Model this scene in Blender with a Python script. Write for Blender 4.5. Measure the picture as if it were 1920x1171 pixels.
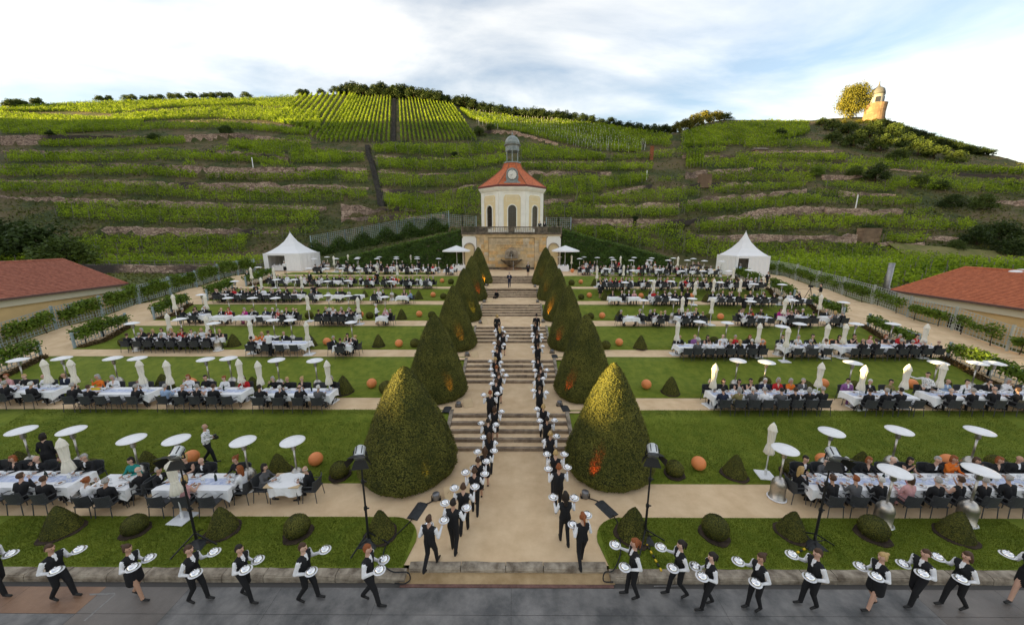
import bpy, math, random
import numpy as np
from mathutils import Vector, Matrix
random.seed(7); RNG = np.random.default_rng(7)
scene = bpy.context.scene
for o in list(bpy.data.objects): bpy.data.objects.remove(o)
PI = math.pi
# ------------------------------------------------------------------ camera
FPX, PITCH, CAMZ, CAMX, YAW = 664.5, 0.211, 9.19, 0.2, -0.0039
cam_data = bpy.data.cameras.new('camera'); cam = bpy.data.objects.new('camera', cam_data)
scene.collection.objects.link(cam); scene.camera = cam
cam_data.sensor_width = 36; cam_data.sensor_fit = 'HORIZONTAL'; cam_data.lens = 36 * FPX / 1920
cam_data.clip_start = 0.1; cam_data.clip_end = 6000
cam.location = (CAMX, 0, CAMZ); cam.rotation_euler = (PI / 2 - PITCH, 0, -YAW)
# ------------------------------------------------------------------ light and exposure
SUN_EL, SUN_AZ = math.radians(2.8), (-0.98, -0.2)           # low sun from the left
SUN_ROT = math.atan2(SUN_AZ[0], SUN_AZ[1])
world = bpy.data.worlds.new('World'); scene.world = world; world.use_nodes = True
def setup_world():
    nt = world.node_tree; N = nt.nodes; L = nt.links; N.clear()
    out = N.new('ShaderNodeOutputWorld'); bg = N.new('ShaderNodeBackground')
    sky = N.new('ShaderNodeTexSky'); sky.sky_type = 'NISHITA'; sky.sun_disc = False
    sky.sun_elevation = SUN_EL; sky.sun_rotation = SUN_ROT; sky.altitude = 150
    sky.air_density = 1.0; sky.dust_density = 1.2; sky.ozone_density = 1.0
    tc = N.new('ShaderNodeTexCoord'); sep = N.new('ShaderNodeSeparateXYZ')
    L.new(tc.outputs['Generated'], sep.inputs[0])
    # project the view direction on a cloud deck overhead
    zz = N.new('ShaderNodeMath'); zz.operation = 'MAXIMUM'; L.new(sep.outputs['Z'], zz.inputs[0]); zz.inputs[1].default_value = 0.0
    za = N.new('ShaderNodeMath'); za.operation = 'ADD'; L.new(zz.outputs[0], za.inputs[0]); za.inputs[1].default_value = 0.16
    dx = N.new('ShaderNodeMath'); dx.operation = 'DIVIDE'; L.new(sep.outputs['X'], dx.inputs[0]); L.new(za.outputs[0], dx.inputs[1])
    dy = N.new('ShaderNodeMath'); dy.operation = 'DIVIDE'; L.new(sep.outputs['Y'], dy.inputs[0]); L.new(za.outputs[0], dy.inputs[1])
    cmb = N.new('ShaderNodeCombineXYZ'); L.new(dx.outputs[0], cmb.inputs['X']); L.new(dy.outputs[0], cmb.inputs['Y'])
    mp = N.new('ShaderNodeMapping'); mp.inputs['Rotation'].default_value = (0, 0, math.radians(-30)); mp.inputs['Scale'].default_value = (0.62, 1.15, 1)
    mp.inputs['Location'].default_value = (8.8, 3.3, 0)
    L.new(cmb.outputs[0], mp.inputs[0])
    n1 = N.new('ShaderNodeTexNoise'); n1.inputs['Scale'].default_value = 1.5; n1.inputs['Detail'].default_value = 9; n1.inputs['Roughness'].default_value = 0.56
    n1.inputs['Distortion'].default_value = 0.35; L.new(mp.outputs[0], n1.inputs['Vector'])
    n2 = N.new('ShaderNodeTexNoise'); n2.inputs['Scale'].default_value = 0.55; n2.inputs['Detail'].default_value = 3; L.new(mp.outputs[0], n2.inputs['Vector'])
    ad = N.new('ShaderNodeMath'); ad.operation = 'MULTIPLY_ADD'; L.new(n2.outputs['Fac'], ad.inputs[0]); ad.inputs[1].default_value = 0.55; L.new(n1.outputs['Fac'], ad.inputs[2])
    rp = N.new('ShaderNodeValToRGB'); rp.color_ramp.elements[0].position = 0.60; rp.color_ramp.elements[1].position = 0.92
    rp.color_ramp.elements[0].color = (0.18, 0.18, 0.18, 1); rp.color_ramp.elements[1].color = (1, 1, 1, 1)
    L.new(ad.outputs[0], rp.inputs[0])
    # cloud brightness varies softly with its own thickness
    n3 = N.new('ShaderNodeTexNoise'); n3.inputs['Scale'].default_value = 2.4; n3.inputs['Detail'].default_value = 6; L.new(mp.outputs[0], n3.inputs['Vector'])
    rc = N.new('ShaderNodeValToRGB'); rc.color_ramp.elements[0].position = 0.34; rc.color_ramp.elements[1].position = 0.66
    rc.color_ramp.elements[0].color = CLOUD_LO; rc.color_ramp.elements[1].color = CLOUD_HI
    L.new(n3.outputs['Fac'], rc.inputs[0])
    # clouds take the warm light of the sky behind them
    sk = N.new('ShaderNodeMix'); sk.data_type = 'RGBA'; sk.blend_type = 'MULTIPLY'; sk.inputs[0].default_value = 1
    L.new(sky.outputs[0], sk.inputs[6]); sk.inputs[7].default_value = SKY_GAIN
    cl = N.new('ShaderNodeMix'); cl.data_type = 'RGBA'; cl.blend_type = 'ADD'; cl.inputs[0].default_value = 0.3
    L.new(rc.outputs[0], cl.inputs[6]); L.new(sk.outputs[2], cl.inputs[7])
    mx = N.new('ShaderNodeMix'); mx.data_type = 'RGBA'; L.new(rp.outputs[0], mx.inputs[0]); L.new(sk.outputs[2], mx.inputs[6]); L.new(cl.outputs[2], mx.inputs[7])
    L.new(mx.outputs[2], bg.inputs['Color']); bg.inputs['Strength'].default_value = SKY_STRENGTH
    L.new(bg.outputs[0], out.inputs['Surface'])
SKY_STRENGTH = 0.055
SKY_GAIN = (1.6, 1.85, 2.4, 1); CLOUD_LO = (3.3, 3.25, 3.1, 1); CLOUD_HI = (4.8, 4.5, 4.0, 1)
setup_world()
sun_data = bpy.data.lights.new('sun', 'SUN'); sun_data.energy = 5.0; sun_data.angle = math.radians(0.6); sun_data.color = (1.0, 0.72, 0.28)
sun = bpy.data.objects.new('sun', sun_data); scene.collection.objects.link(sun)
ce = math.cos(SUN_EL); sv = Vector((SUN_AZ[0] * ce, SUN_AZ[1] * ce, math.sin(SUN_EL))).normalized()
sun.rotation_euler = sv.to_track_quat('Z', 'Y').to_euler(); sun.location = (-60, -20, 60)
scene.view_settings.view_transform = 'Standard'; scene.view_settings.look = 'None'
scene.view_settings.exposure = 2.3; scene.view_settings.gamma = 1.0; scene.view_settings.use_curve_mapping = False
scene.render.engine = 'CYCLES'
# ------------------------------------------------------------------ geometry of sight: where a point of the photo lies on a surface of given height
cp, sp, cy, sy = math.cos(PITCH), math.sin(PITCH), math.cos(YAW), math.sin(YAW)
def ray(x, y):
    u = (x - 960) / FPX; v = (585.5 - y) / FPX
    fw = cp + v * sp; up = -sp + v * cp
    return (u * cy + fw * sy, -u * sy + fw * cy, up)
def G(x, y, z):
    d = ray(x, y); t = (z - CAMZ) / d[2]
    return (CAMX + d[0] * t, d[1] * t)
def atY(x, y, Y):
    d = ray(x, y); t = Y / d[1]
    return (CAMX + d[0] * t, Y, CAMZ + d[2] * t)
# ------------------------------------------------------------------ helpers
col = scene.collection
def tag(o, label=None, cat=None, group=None, kind=None):
    if label: o['label'] = label
    if cat: o['category'] = cat
    if group: o['group'] = group
    if kind: o['kind'] = kind
    return o
def empty(name, loc=(0, 0, 0), rz=0):
    o = bpy.data.objects.new(name, None); col.objects.link(o); o.location = loc; o.rotation_euler = (0, 0, rz); o.empty_display_size = 0.1
    return o
def link(name, me, parent=None, loc=(0, 0, 0), rz=0, mats=None, sc=None):
    o = bpy.data.objects.new(name, me); col.objects.link(o); o.location = loc; o.rotation_euler = (0, 0, rz)
    if sc is not None: o.scale = sc if hasattr(sc, '__len__') else (sc, sc, sc)
    if parent is not None: o.parent = parent
    if mats:
        for i, m in mats.items():
            o.material_slots[i].link = 'OBJECT'; o.material_slots[i].material = m
    return o
class MB:
    def __init__(s): s.v = []; s.f = []; s.m = []
    def add(s, vs, fs, m=0):
        b = len(s.v); s.v.extend([tuple(v) for v in vs])
        for f in fs: s.f.append(tuple(b + i for i in f)); s.m.append(m)
        return s
    def box(s, x0, x1, y0, y1, z0, z1, m=0, bev=0):
        if bev <= 0:
            vs = [(x, y, z) for z in (z0, z1) for y in (y0, y1) for x in (x0, x1)]
            return s.add(vs, [(0, 2, 3, 1), (4, 5, 7, 6), (0, 1, 5, 4), (2, 6, 7, 3), (0, 4, 6, 2), (1, 3, 7, 5)], m)
        b = bev; rings = []
        for (z, i) in ((z0, 0), (z1 - b, 0), (z1, b)):
            rings.append([(x0 + i, y0 + i, z), (x1 - i, y0 + i, z), (x1 - i, y1 - i, z), (x0 + i, y1 - i, z)])
        vs = sum(rings, []); fs = []
        for k in range(2):
            for j in range(4): fs.append((4 * k + j, 4 * k + (j + 1) % 4, 4 * k + 4 + (j + 1) % 4, 4 * k + 4 + j))
        fs += [(8, 9, 10, 11), (3, 2, 1, 0)]
        return s.add(vs, fs, m)
    def bar(s, p0, p1, w, h=None, m=0):
        h = h or w; p0 = Vector(p0); p1 = Vector(p1); d = (p1 - p0).normalized()
        a = d.cross(Vector((0, 0, 1)))
        a = Vector((1, 0, 0)) if a.length < 1e-4 else a.normalized()
        b = a.cross(d).normalized(); vs = []
        for p in (p0, p1):
            for (i, j) in ((-1, -1), (1, -1), (1, 1), (-1, 1)): vs.append(p + a * (i * w / 2) + b * (j * h / 2))
        return s.add(vs, [(0, 1, 2, 3), (7, 6, 5, 4), (0, 4, 5, 1), (1, 5, 6, 2), (2, 6, 7, 3), (3, 7, 4, 0)], m)
    def tube(s, path, rad, n=8, m=0):
        path = [Vector(p) for p in path]
        if not hasattr(rad, '__len__'): rad = [rad] * len(path)
        vs = []; fs = []; prev = None
        for i, p in enumerate(path):
            d = (path[min(i + 1, len(path) - 1)] - path[max(i - 1, 0)]).normalized()
            if prev is None:
                a = d.cross(Vector((0.13, 0.97, 0.2)))
                if a.length < 1e-3: a = d.cross(Vector((1, 0, 0)))
            else: a = prev - d * prev.dot(d)
            a.normalize(); prev = a; b = d.cross(a)
            for k in range(n):
                t = 2 * PI * k / n; vs.append(p + (a * math.cos(t) + b * math.sin(t)) * rad[i])
        for i in range(len(path) - 1):
            for k in range(n): fs.append((i * n + k, i * n + (k + 1) % n, (i + 1) * n + (k + 1) % n, (i + 1) * n + k))
        fs.append(tuple(range(n))[::-1]); fs.append(tuple((len(path) - 1) * n + k for k in range(n)))
        return s.add(vs, fs, m)
    def lathe(s, prof, n=16, c=(0, 0, 0), m=0, wob=None, phase=0):
        vs = []; fs = []
        for (r, z) in prof:
            for k in range(n):
                t = 2 * PI * k / n + phase; q = r * (wob(t, z) if wob else 1)
                vs.append((c[0] + q * math.cos(t), c[1] + q * math.sin(t), c[2] + z))
        for i in range(len(prof) - 1):
            for k in range(n): fs.append((i * n + k, i * n + (k + 1) % n, (i + 1) * n + (k + 1) % n, (i + 1) * n + k))
        if prof[0][0] > 1e-4: fs.append(tuple(range(n))[::-1])
        if prof[-1][0] > 1e-4: fs.append(tuple((len(prof) - 1) * n + k for k in range(n)))
        return s.add(vs, fs, m)
    def mesh(s, name, mats, smooth=False):
        me = bpy.data.meshes.new(name); me.from_pydata(s.v, [], s.f)
        for mt in (mats if isinstance(mats, (list, tuple)) else [mats]): me.materials.append(mt)
        me.polygons.foreach_set('material_index', s.m)
        if smooth: me.polygons.foreach_set('use_smooth', [True] * len(s.f))
        me.update(); return me
    def build(s, name, mats, parent=None, loc=(0, 0, 0), rz=0, smooth=False):
        return link(name, s.mesh(name, mats, smooth), parent, loc, rz)
def np_mesh(name, V, F, mats, mi=None, smooth=False):
    me = bpy.data.meshes.new(name); k = F.shape[1]; V = np.ascontiguousarray(V, np.float32)
    me.vertices.add(len(V)); me.vertices.foreach_set('co', V.ravel())
    me.loops.add(F.size); me.loops.foreach_set('vertex_index', np.ascontiguousarray(F, np.int32).ravel())
    me.polygons.add(len(F)); me.polygons.foreach_set('loop_start', np.arange(0, F.size, k, dtype=np.int32))
    for mt in (mats if isinstance(mats, (list, tuple)) else [mats]): me.materials.append(mt)
    if mi is not None: me.polygons.foreach_set('material_index', np.ascontiguousarray(mi, np.int32))
    if smooth: me.polygons.foreach_set('use_smooth', np.ones(len(F), bool))
    me.update(calc_edges=True); return me
def leaf_arrays(P, size, up=None, flat=0.0, asp=0.62):
    """one bent-free quad per point, turned at random (or leaning to the normals in up)"""
    n = len(P); A = RNG.normal(size=(n, 3))
    if up is not None: A = A * (1 - flat) + up * flat * 1.7
    A /= np.linalg.norm(A, axis=1)[:, None] + 1e-9
    B = RNG.normal(size=(n, 3)); T = np.cross(A, B); T /= np.linalg.norm(T, axis=1)[:, None] + 1e-9
    B = np.cross(A, T); s = (size * RNG.uniform(0.65, 1.3, n))[:, None] * 0.5
    V = np.stack([P - T * s, P - B * s * asp, P + T * s, P + B * s * asp], 1).reshape(-1, 3)
    return V, np.arange(4 * n).reshape(n, 4)
# ------------------------------------------------------------------ materials
MATS = {}
def mat(name, c, rough=0.7, var=0.0, scale=5.0, bump=0.0, bscale=None, metal=0.0, c2=None, detail=4, spec=0.35, contrast=(0.35, 0.65), emit=None, coord='Object', stretch=None, dist=0.02):
    if name in MATS: return MATS[name]
    m = bpy.data.materials.new(name); MATS[name] = m; m.use_nodes = True
    nt = m.node_tree; N = nt.nodes; L = nt.links; b = N['Principled BSDF']
    b.inputs['Roughness'].default_value = rough; b.inputs['Metallic'].default_value = metal
    b.inputs['Specular IOR Level'].default_value = spec; b.inputs['Base Color'].default_value = (*c, 1)
    if var or c2 or bump:
        tc = N.new('ShaderNodeTexCoord'); src = tc.outputs[coord]
        if stretch:
            mp = N.new('ShaderNodeMapping'); mp.inputs['Scale'].default_value = stretch; L.new(src, mp.inputs[0]); src = mp.outputs[0]
    if var or c2:
        n = N.new('ShaderNodeTexNoise'); n.inputs['Scale'].default_value = scale; n.inputs['Detail'].default_value = detail; n.inputs['Roughness'].default_value = 0.62
        L.new(src, n.inputs['Vector']); r = N.new('ShaderNodeValToRGB')
        r.color_ramp.elements[0].position = contrast[0]; r.color_ramp.elements[1].position = contrast[1]
        lo = tuple(max(0, q * (1 - var)) for q in c); hi = c2 if c2 else tuple(min(1, q * (1 + var)) for q in c)
        r.color_ramp.elements[0].color = (*lo, 1); r.color_ramp.elements[1].color = (*hi, 1)
        L.new(n.outputs['Fac'], r.inputs[0]); L.new(r.outputs[0], b.inputs['Base Color'])
    if bump:
        n2 = N.new('ShaderNodeTexNoise'); n2.inputs['Scale'].default_value = bscale or scale * 4; n2.inputs['Detail'].default_value = 5
        L.new(src, n2.inputs['Vector']); bp = N.new('ShaderNodeBump'); bp.inputs['Strength'].default_value = bump; bp.inputs['Distance'].default_value = dist
        L.new(n2.outputs['Fac'], bp.inputs['Height']); L.new(bp.outputs[0], b.inputs['Normal'])
    if emit: b.inputs['Emission Color'].default_value = (*emit[:3], 1); b.inputs['Emission Strength'].default_value = emit[3]
    return m
def leafmat(name, dark, light, trans=0.25, patch=0.25, rough=0.6):
    if name in MATS: return MATS[name]
    m = bpy.data.materials.new(name); MATS[name] = m; m.use_nodes = True
    nt = m.node_tree; N = nt.nodes; L = nt.links; b = N['Principled BSDF']; out = N['Material Output']
    b.inputs['Roughness'].default_value = rough; b.inputs['Specular IOR Level'].default_value = 0.25
    geo = N.new('ShaderNodeNewGeometry'); r = N.new('ShaderNodeValToRGB')
    r.color_ramp.elements[0].color = (*dark, 1); r.color_ramp.elements[1].color = (*light, 1)
    ns = N.new('ShaderNodeTexNoise'); ns.inputs['Scale'].default_value = patch; ns.inputs['Detail'].default_value = 3
    L.new(geo.outputs['Position'], ns.inputs['Vector'])
    ma = N.new('ShaderNodeMath'); ma.operation = 'MULTIPLY_ADD'; L.new(geo.outputs['Random Per Island'], ma.inputs[0]); ma.inputs[1].default_value = 0.55
    mb = N.new('ShaderNodeMath'); mb.operation = 'MULTIPLY_ADD'; L.new(ns.outputs['Fac'], mb.inputs[0]); mb.inputs[1].default_value = 1.5; mb.inputs[2].default_value = -0.52
    L.new(mb.outputs[0], ma.inputs[2]); L.new(ma.outputs[0], r.inputs[0]); L.new(r.outputs[0], b.inputs['Base Color'])
    if trans:
        t = N.new('ShaderNodeBsdfTranslucent'); L.new(r.outputs[0], t.inputs['Color']); mx = N.new('ShaderNodeMixShader'); mx.inputs[0].default_value = trans
        L.new(b.outputs[0], mx.inputs[1]); L.new(t.outputs[0], mx.inputs[2]); L.new(mx.outputs[0], out.inputs['Surface'])
    return m
def stonemat(name, c, c2, vscale=3.0, zs=2.2, mortar=(0.05, 0.045, 0.04), bump=0.6, patch=0.12, dark=(0.06, 0.05, 0.045)):
    """rubble masonry seen from far: irregular cells with dark joints"""
    if name in MATS: return MATS[name]
    m = bpy.data.materials.new(name); MATS[name] = m; m.use_nodes = True
    nt = m.node_tree; N = nt.nodes; L = nt.links; b = N['Principled BSDF']; b.inputs['Roughness'].default_value = 0.9
    geo = N.new('ShaderNodeNewGeometry'); mp = N.new('ShaderNodeMapping'); mp.inputs['Scale'].default_value = (1, 1, zs); L.new(geo.outputs['Position'], mp.inputs[0])
    v = N.new('ShaderNodeTexVoronoi'); v.inputs['Scale'].default_value = vscale; L.new(mp.outputs[0], v.inputs['Vector'])
    e = N.new('ShaderNodeTexVoronoi'); e.feature = 'DISTANCE_TO_EDGE'; e.inputs['Scale'].default_value = vscale; L.new(mp.outputs[0], e.inputs['Vector'])
    r = N.new('ShaderNodeValToRGB'); r.color_ramp.elements[0].color = (*c, 1); r.color_ramp.elements[1].color = (*c2, 1)
    sx = N.new('ShaderNodeSeparateXYZ'); L.new(v.outputs['Color'], sx.inputs[0]); L.new(sx.outputs[0], r.inputs[0])
    n = N.new('ShaderNodeTexNoise'); n.inputs['Scale'].default_value = patch; n.inputs['Detail'].default_value = 4; L.new(geo.outputs['Position'], n.inputs['Vector'])
    rn = N.new('ShaderNodeValToRGB'); rn.color_ramp.elements[0].position = 0.5; rn.color_ramp.elements[1].position = 0.6; L.new(n.outputs['Fac'], rn.inputs[0])
    mx = N.new('ShaderNodeMix'); mx.data_type = 'RGBA'; L.new(rn.outputs[0], mx.inputs[0]); L.new(r.outputs[0], mx.inputs[6]); mx.inputs[7].default_value = (*dark, 1)
    re = N.new('ShaderNodeValToRGB'); re.color_ramp.elements[0].position = 0.01; re.color_ramp.elements[1].position = 0.06; L.new(e.outputs['Distance'], re.inputs[0])
    m2 = N.new('ShaderNodeMix'); m2.data_type = 'RGBA'; L.new(re.outputs[0], m2.inputs[0]); m2.inputs[6].default_value = (*mortar, 1); L.new(mx.outputs[2], m2.inputs[7])
    L.new(m2.outputs[2], b.inputs['Base Color'])
    bp = N.new('ShaderNodeBump'); bp.inputs['Strength'].default_value = bump; bp.inputs['Distance'].default_value = 0.08; L.new(re.outputs[0], bp.inputs['Height']); L.new(bp.outputs[0], b.inputs['Normal'])
    return m
GRAVEL = mat('gravel', (0.64, 0.45, 0.26), 0.95, 0.0, 1.3, 0.5, 60, c2=(0.80, 0.60, 0.38), detail=9, contrast=(0.3, 0.7), coord='Object')
SANDSTONE = mat('sandstone', (0.30, 0.23, 0.16), 0.9, 0.3, 2.0, 0.4, 24, c2=(0.42, 0.34, 0.25), detail=7)
WHITECLOTH = mat('white_cloth', (0.86, 0.86, 0.87), 0.85, 0.03, 4)
STEEL = mat('brushed_steel', (0.50, 0.47, 0.43), 0.38, 0.12, 9, metal=0.9, stretch=(1, 1, 12))
STEELW = mat('white_steel', (0.82, 0.82, 0.83), 0.4, 0.04, 6)
BLACKM = mat('black_metal', (0.015, 0.015, 0.016), 0.45)
WOODM = mat('bark', (0.05, 0.035, 0.022), 0.95, 0.4, 6, 0.5)
ORD = ['first', 'second', 'third', 'fourth', 'fifth', 'sixth', 'seventh', 'eighth', 'ninth', 'tenth', 'eleventh', 'twelfth', 'thirteenth', 'fourteenth', 'fifteenth', 'sixteenth', 'seventeenth', 'eighteenth', 'nineteenth', 'twentieth']
def ordn(i): return ORD[i] if i < 20 else ('twenty-' + ORD[i - 20] if i < 29 else 'thirtieth' if i == 29 else 'thirty-' + ORD[i - 30])
# ------------------------------------------------------------------ the vineyard hill: a slope with dry-stone terraces
def plane(Y): return np.where(Y > 66, 4 + 0.5 * (Y - 66), 4.0)
def on_plane(x, y):
    d = ray(x, y); t = (4 - 33 - CAMZ) / (d[2] - 0.5 * d[1]); return CAMX + d[0] * t, d[1] * t
OX = {'L': 0, 'C': 640, 'R': 1280}
def cv(c, x, y): return OX[c] + x / 3.0, 120 + y / 3.0
SKY = [('L', 0, 262), ('L', 100, 244), ('L', 250, 224), ('L', 500, 212), ('L', 650, 210), ('L', 1000, 205), ('L', 1440, 195), ('L', 1640, 178), ('L', 1800, 170), ('L', 1920, 168),
       ('C', 0, 168), ('C', 280, 196), ('C', 640, 232), ('C', 900, 288), ('C', 1200, 312), ('C', 1350, 322), ('C', 1500, 352), ('C', 1700, 388), ('C', 1850, 395),
       ('R', 0, 378), ('R', 100, 345), ('R', 220, 318), ('R', 450, 312), ('R', 700, 312), ('R', 830, 302), ('R', 1000, 296), ('R', 1180, 318), ('R', 1300, 362), ('R', 1500, 424), ('R', 1700, 492), ('R', 1920, 545)]
cr = np.array([on_plane(*cv(*q)) for q in SKY]); cr = cr[np.argsort(cr[:, 0])]
cra = cr[np.argsort(cr[:, 0] / cr[:, 1])]
def crestY(X, Y):      # distance of the crest along each bearing
    a = X / Y; ca = cra[:, 0] / cra[:, 1]
    return np.interp(a, np.concatenate([[-9, ca[0] - 0.4], ca, [ca[-1] + 0.35, 9]]), np.concatenate([[cra[0, 1], cra[0, 1]], cra[:, 1], [96, 80]]))
WALLS = [
 ('L', [(0, 402, 455), (190, 400, 458), (400, 400, 458), (690, 405, 432), (830, 398, 420)]), ('L', [(1040, 398, 440), (1200, 390, 428), (1320, 386, 412), (1500, 405, 428), (1650, 424, 444), (1735, 430, 446)]),
 ('L', [(0, 482, 500), (200, 486, 512), (500, 490, 517), (900, 480, 504)]), ('L', [(1150, 480, 512), (1300, 488, 522), (1500, 508, 540), (1620, 522, 545)]), ('L', [(1000, 320, 330), (1250, 316, 330), (1500, 335, 350), (1640, 345, 365)]),
 ('L', [(0, 574, 590), (300, 572, 592), (660, 558, 590), (900, 562, 602), (1100, 574, 624), (1400, 582, 642), (1700, 578, 622), (1920, 580, 606)]),
 ('L', [(0, 655, 672), (600, 652, 682), (850, 660, 692), (1100, 668, 714), (1500, 666, 718), (1920, 682, 722)]),
 ('L', [(0, 744, 764), (300, 750, 790), (600, 760, 794), (800, 766, 804), (1100, 776, 806), (1500, 790, 818), (1830, 802, 824)]),
 ('L', [(560, 912, 960), (800, 920, 976), (1100, 924, 970), (1400, 932, 962), (1560, 942, 956)]),
 ('C', [(185, 508, 530), (400, 524, 546), (600, 530, 550), (800, 526, 542), (905, 518, 530)]), ('C', [(200, 588, 616), (400, 618, 636), (700, 610, 630), (900, 574, 594)]), ('C', [(220, 698, 724), (400, 714, 738), (620, 704, 738), (700, 680, 700), (775, 674, 690)]),
 ('C', [(-10, 486, 502), (130, 488, 504)]), ('C', [(0, 580, 612), (140, 584, 616)]), ('C', [(0, 688, 704), (150, 692, 712)]), ('C', [(0, 788, 862), (120, 796, 850), (250, 798, 836), (480, 820, 836)]), ('C', [(0, 862, 892), (300, 850, 876), (580, 850, 870)]),
 ('C', [(1010, 546, 562), (1150, 546, 560), (1470, 546, 562)]), ('C', [(1050, 600, 652), (1150, 598, 642), (1250, 602, 628), (1400, 606, 624), (1520, 612, 624)]), ('C', [(1140, 764, 792), (1320, 754, 782), (1400, 744, 762), (1560, 712, 734), (1750, 672, 702)]),
 ('C', [(1430, 800, 814), (1560, 792, 808), (1750, 780, 812), (1900, 780, 806)]), ('C', [(1296, 870, 922), (1640, 870, 922)]), ('C', [(1660, 872, 924), (1925, 868, 930)]), ('C', [(760, 372, 392), (950, 372, 400), (1080, 405, 420), (1220, 445, 460)]),
 ('R', [(0, 518, 530), (160, 514, 526), (320, 514, 526)]), ('R', [(470, 490, 512), (850, 484, 508)]), ('R', [(20, 602, 642), (220, 590, 614), (330, 590, 612), (400, 576, 600)]), ('R', [(570, 588, 612), (700, 600, 620)]), ('R', [(0, 682, 704), (130, 670, 692), (400, 664, 678)]),
 ('R', [(30, 770, 794), (200, 740, 782), (420, 728, 762), (500, 720, 750), (700, 700, 724)]), ('R', [(10, 880, 914), (270, 850, 884), (450, 812, 872), (650, 800, 852), (800, 802, 842)]), ('R', [(810, 806, 856), (1090, 816, 858), (1240, 816, 852)]),
 ('R', [(880, 714, 748), (1080, 726, 750), (1200, 730, 756)]), ('R', [(930, 550, 566), (1200, 590, 610), (1560, 612, 636), (1700, 622, 640), (1920, 634, 664)]), ('R', [(30, 960, 1000), (500, 962, 1008), (980, 964, 1010)]), ('R', [(1110, 1014, 1030), (1360, 1018, 1034)]), ('R', [(1330, 970, 1000), (1550, 972, 1004)]), ('R', [(700, 556, 572), (960, 552, 572)]), ('R', [(790, 622, 660), (1010, 628, 656)]), ('R', [(1300, 868, 890), (1420, 868, 888)]), ('R', [(1730, 764, 800), (1925, 766, 806)]),
]
HILLSTONE = stonemat('hill_stone', (0.24, 0.15, 0.11), (0.58, 0.42, 0.32), 1.5, 2.0, mortar=(0.05, 0.036, 0.028), patch=0.06, dark=(0.055, 0.042, 0.036))
wall_data = []
for c, pts in WALLS:
    P = []
    for (x, yt, yb) in pts:
        X, Y = on_plane(*cv(c, x, yb)); Y = max(Y, 62); px = cv(c, x, yt); zt = atY(px[0], px[1], Y)[2]; zb = 4 + 0.5 * (Y - 66)
        P.append((X, Y, max(zt, zb + 0.8), zb))
    wall_data.append(np.array(P))
GX = np.arange(-430, 331, 2.5); GY = np.arange(60, 331, 0.5)
XX, YY = np.meshgrid(GX, GY, indexing='ij')
CY = crestY(XX, YY)
ZZ = plane(np.minimum(YY, CY)) - np.clip(YY - CY, 0, 400) * np.where(XX > 120, 0.30, 0.14)
ZZ = ZZ + 0.5 * np.sin(XX * 0.05 + YY * 0.021) * np.clip((YY - 75) / 40, 0, 1)
for P in wall_data:
    inx = (XX >= P[0, 0]) & (XX <= P[-1, 0]); Yb = np.interp(XX, P[:, 0], P[:, 1]); zt = np.interp(XX, P[:, 0], P[:, 2]) - 0.12
    lift = inx & (YY > Yb + 0.35) & (YY < Yb + 9)
    ZZ = np.where(lift, np.maximum(ZZ, zt), ZZ)
# the pad cut for the pavilion and the terraces at the foot
pad = (np.abs(XX) < 12) & (YY < 72); ZZ = np.where(pad, np.minimum(ZZ, 9.6), ZZ)
nx, ny = len(GX), len(GY)
V = np.stack([XX, YY, ZZ + RNG.normal(0, 0.06, ZZ.shape)], -1).reshape(-1, 3)
ii, jj = np.meshgrid(np.arange(nx - 1), np.arange(ny - 1), indexing='ij'); b0 = ii * ny + jj
F = np.stack([b0, b0 + ny, b0 + ny + 1, b0 + 1], -1).reshape(-1, 4)
HILLM = mat('hill_earth', (0.04, 0.055, 0.010), 0.95, 0.0, 0.11, 0.8, 1.3, c2=(0.12, 0.09, 0.04), detail=9, contrast=(0.42, 0.60), dist=0.3)
hill = link('hill', np_mesh('hill', V, F, HILLM, smooth=False)); tag(hill, kind='structure')
def ztab(X, Y):
    i = np.clip(((np.asarray(X) - GX[0]) / 2.5).round().astype(int), 0, nx - 1); j = np.clip(((np.asarray(Y) - GY[0]) / 0.5).round().astype(int), 0, ny - 1)
    return ZZ[i, j]
TS = np.arange(64, 330, 0.5)
def hit(x, y):
    d = ray(x, y); X = CAMX + d[0] / d[1] * TS; Z = CAMZ + d[2] / d[1] * TS
    k = np.argmax(ztab(X, TS) >= Z)
    if k == 0: return None
    return X[k], TS[k], float(ztab(X[k], TS[k]))
def hit2(x, y):
    h = hit(x, y)
    if h is None: X, Y = on_plane(x, y); h = (X, Y, float(ztab(X, Y)))
    return h
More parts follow.
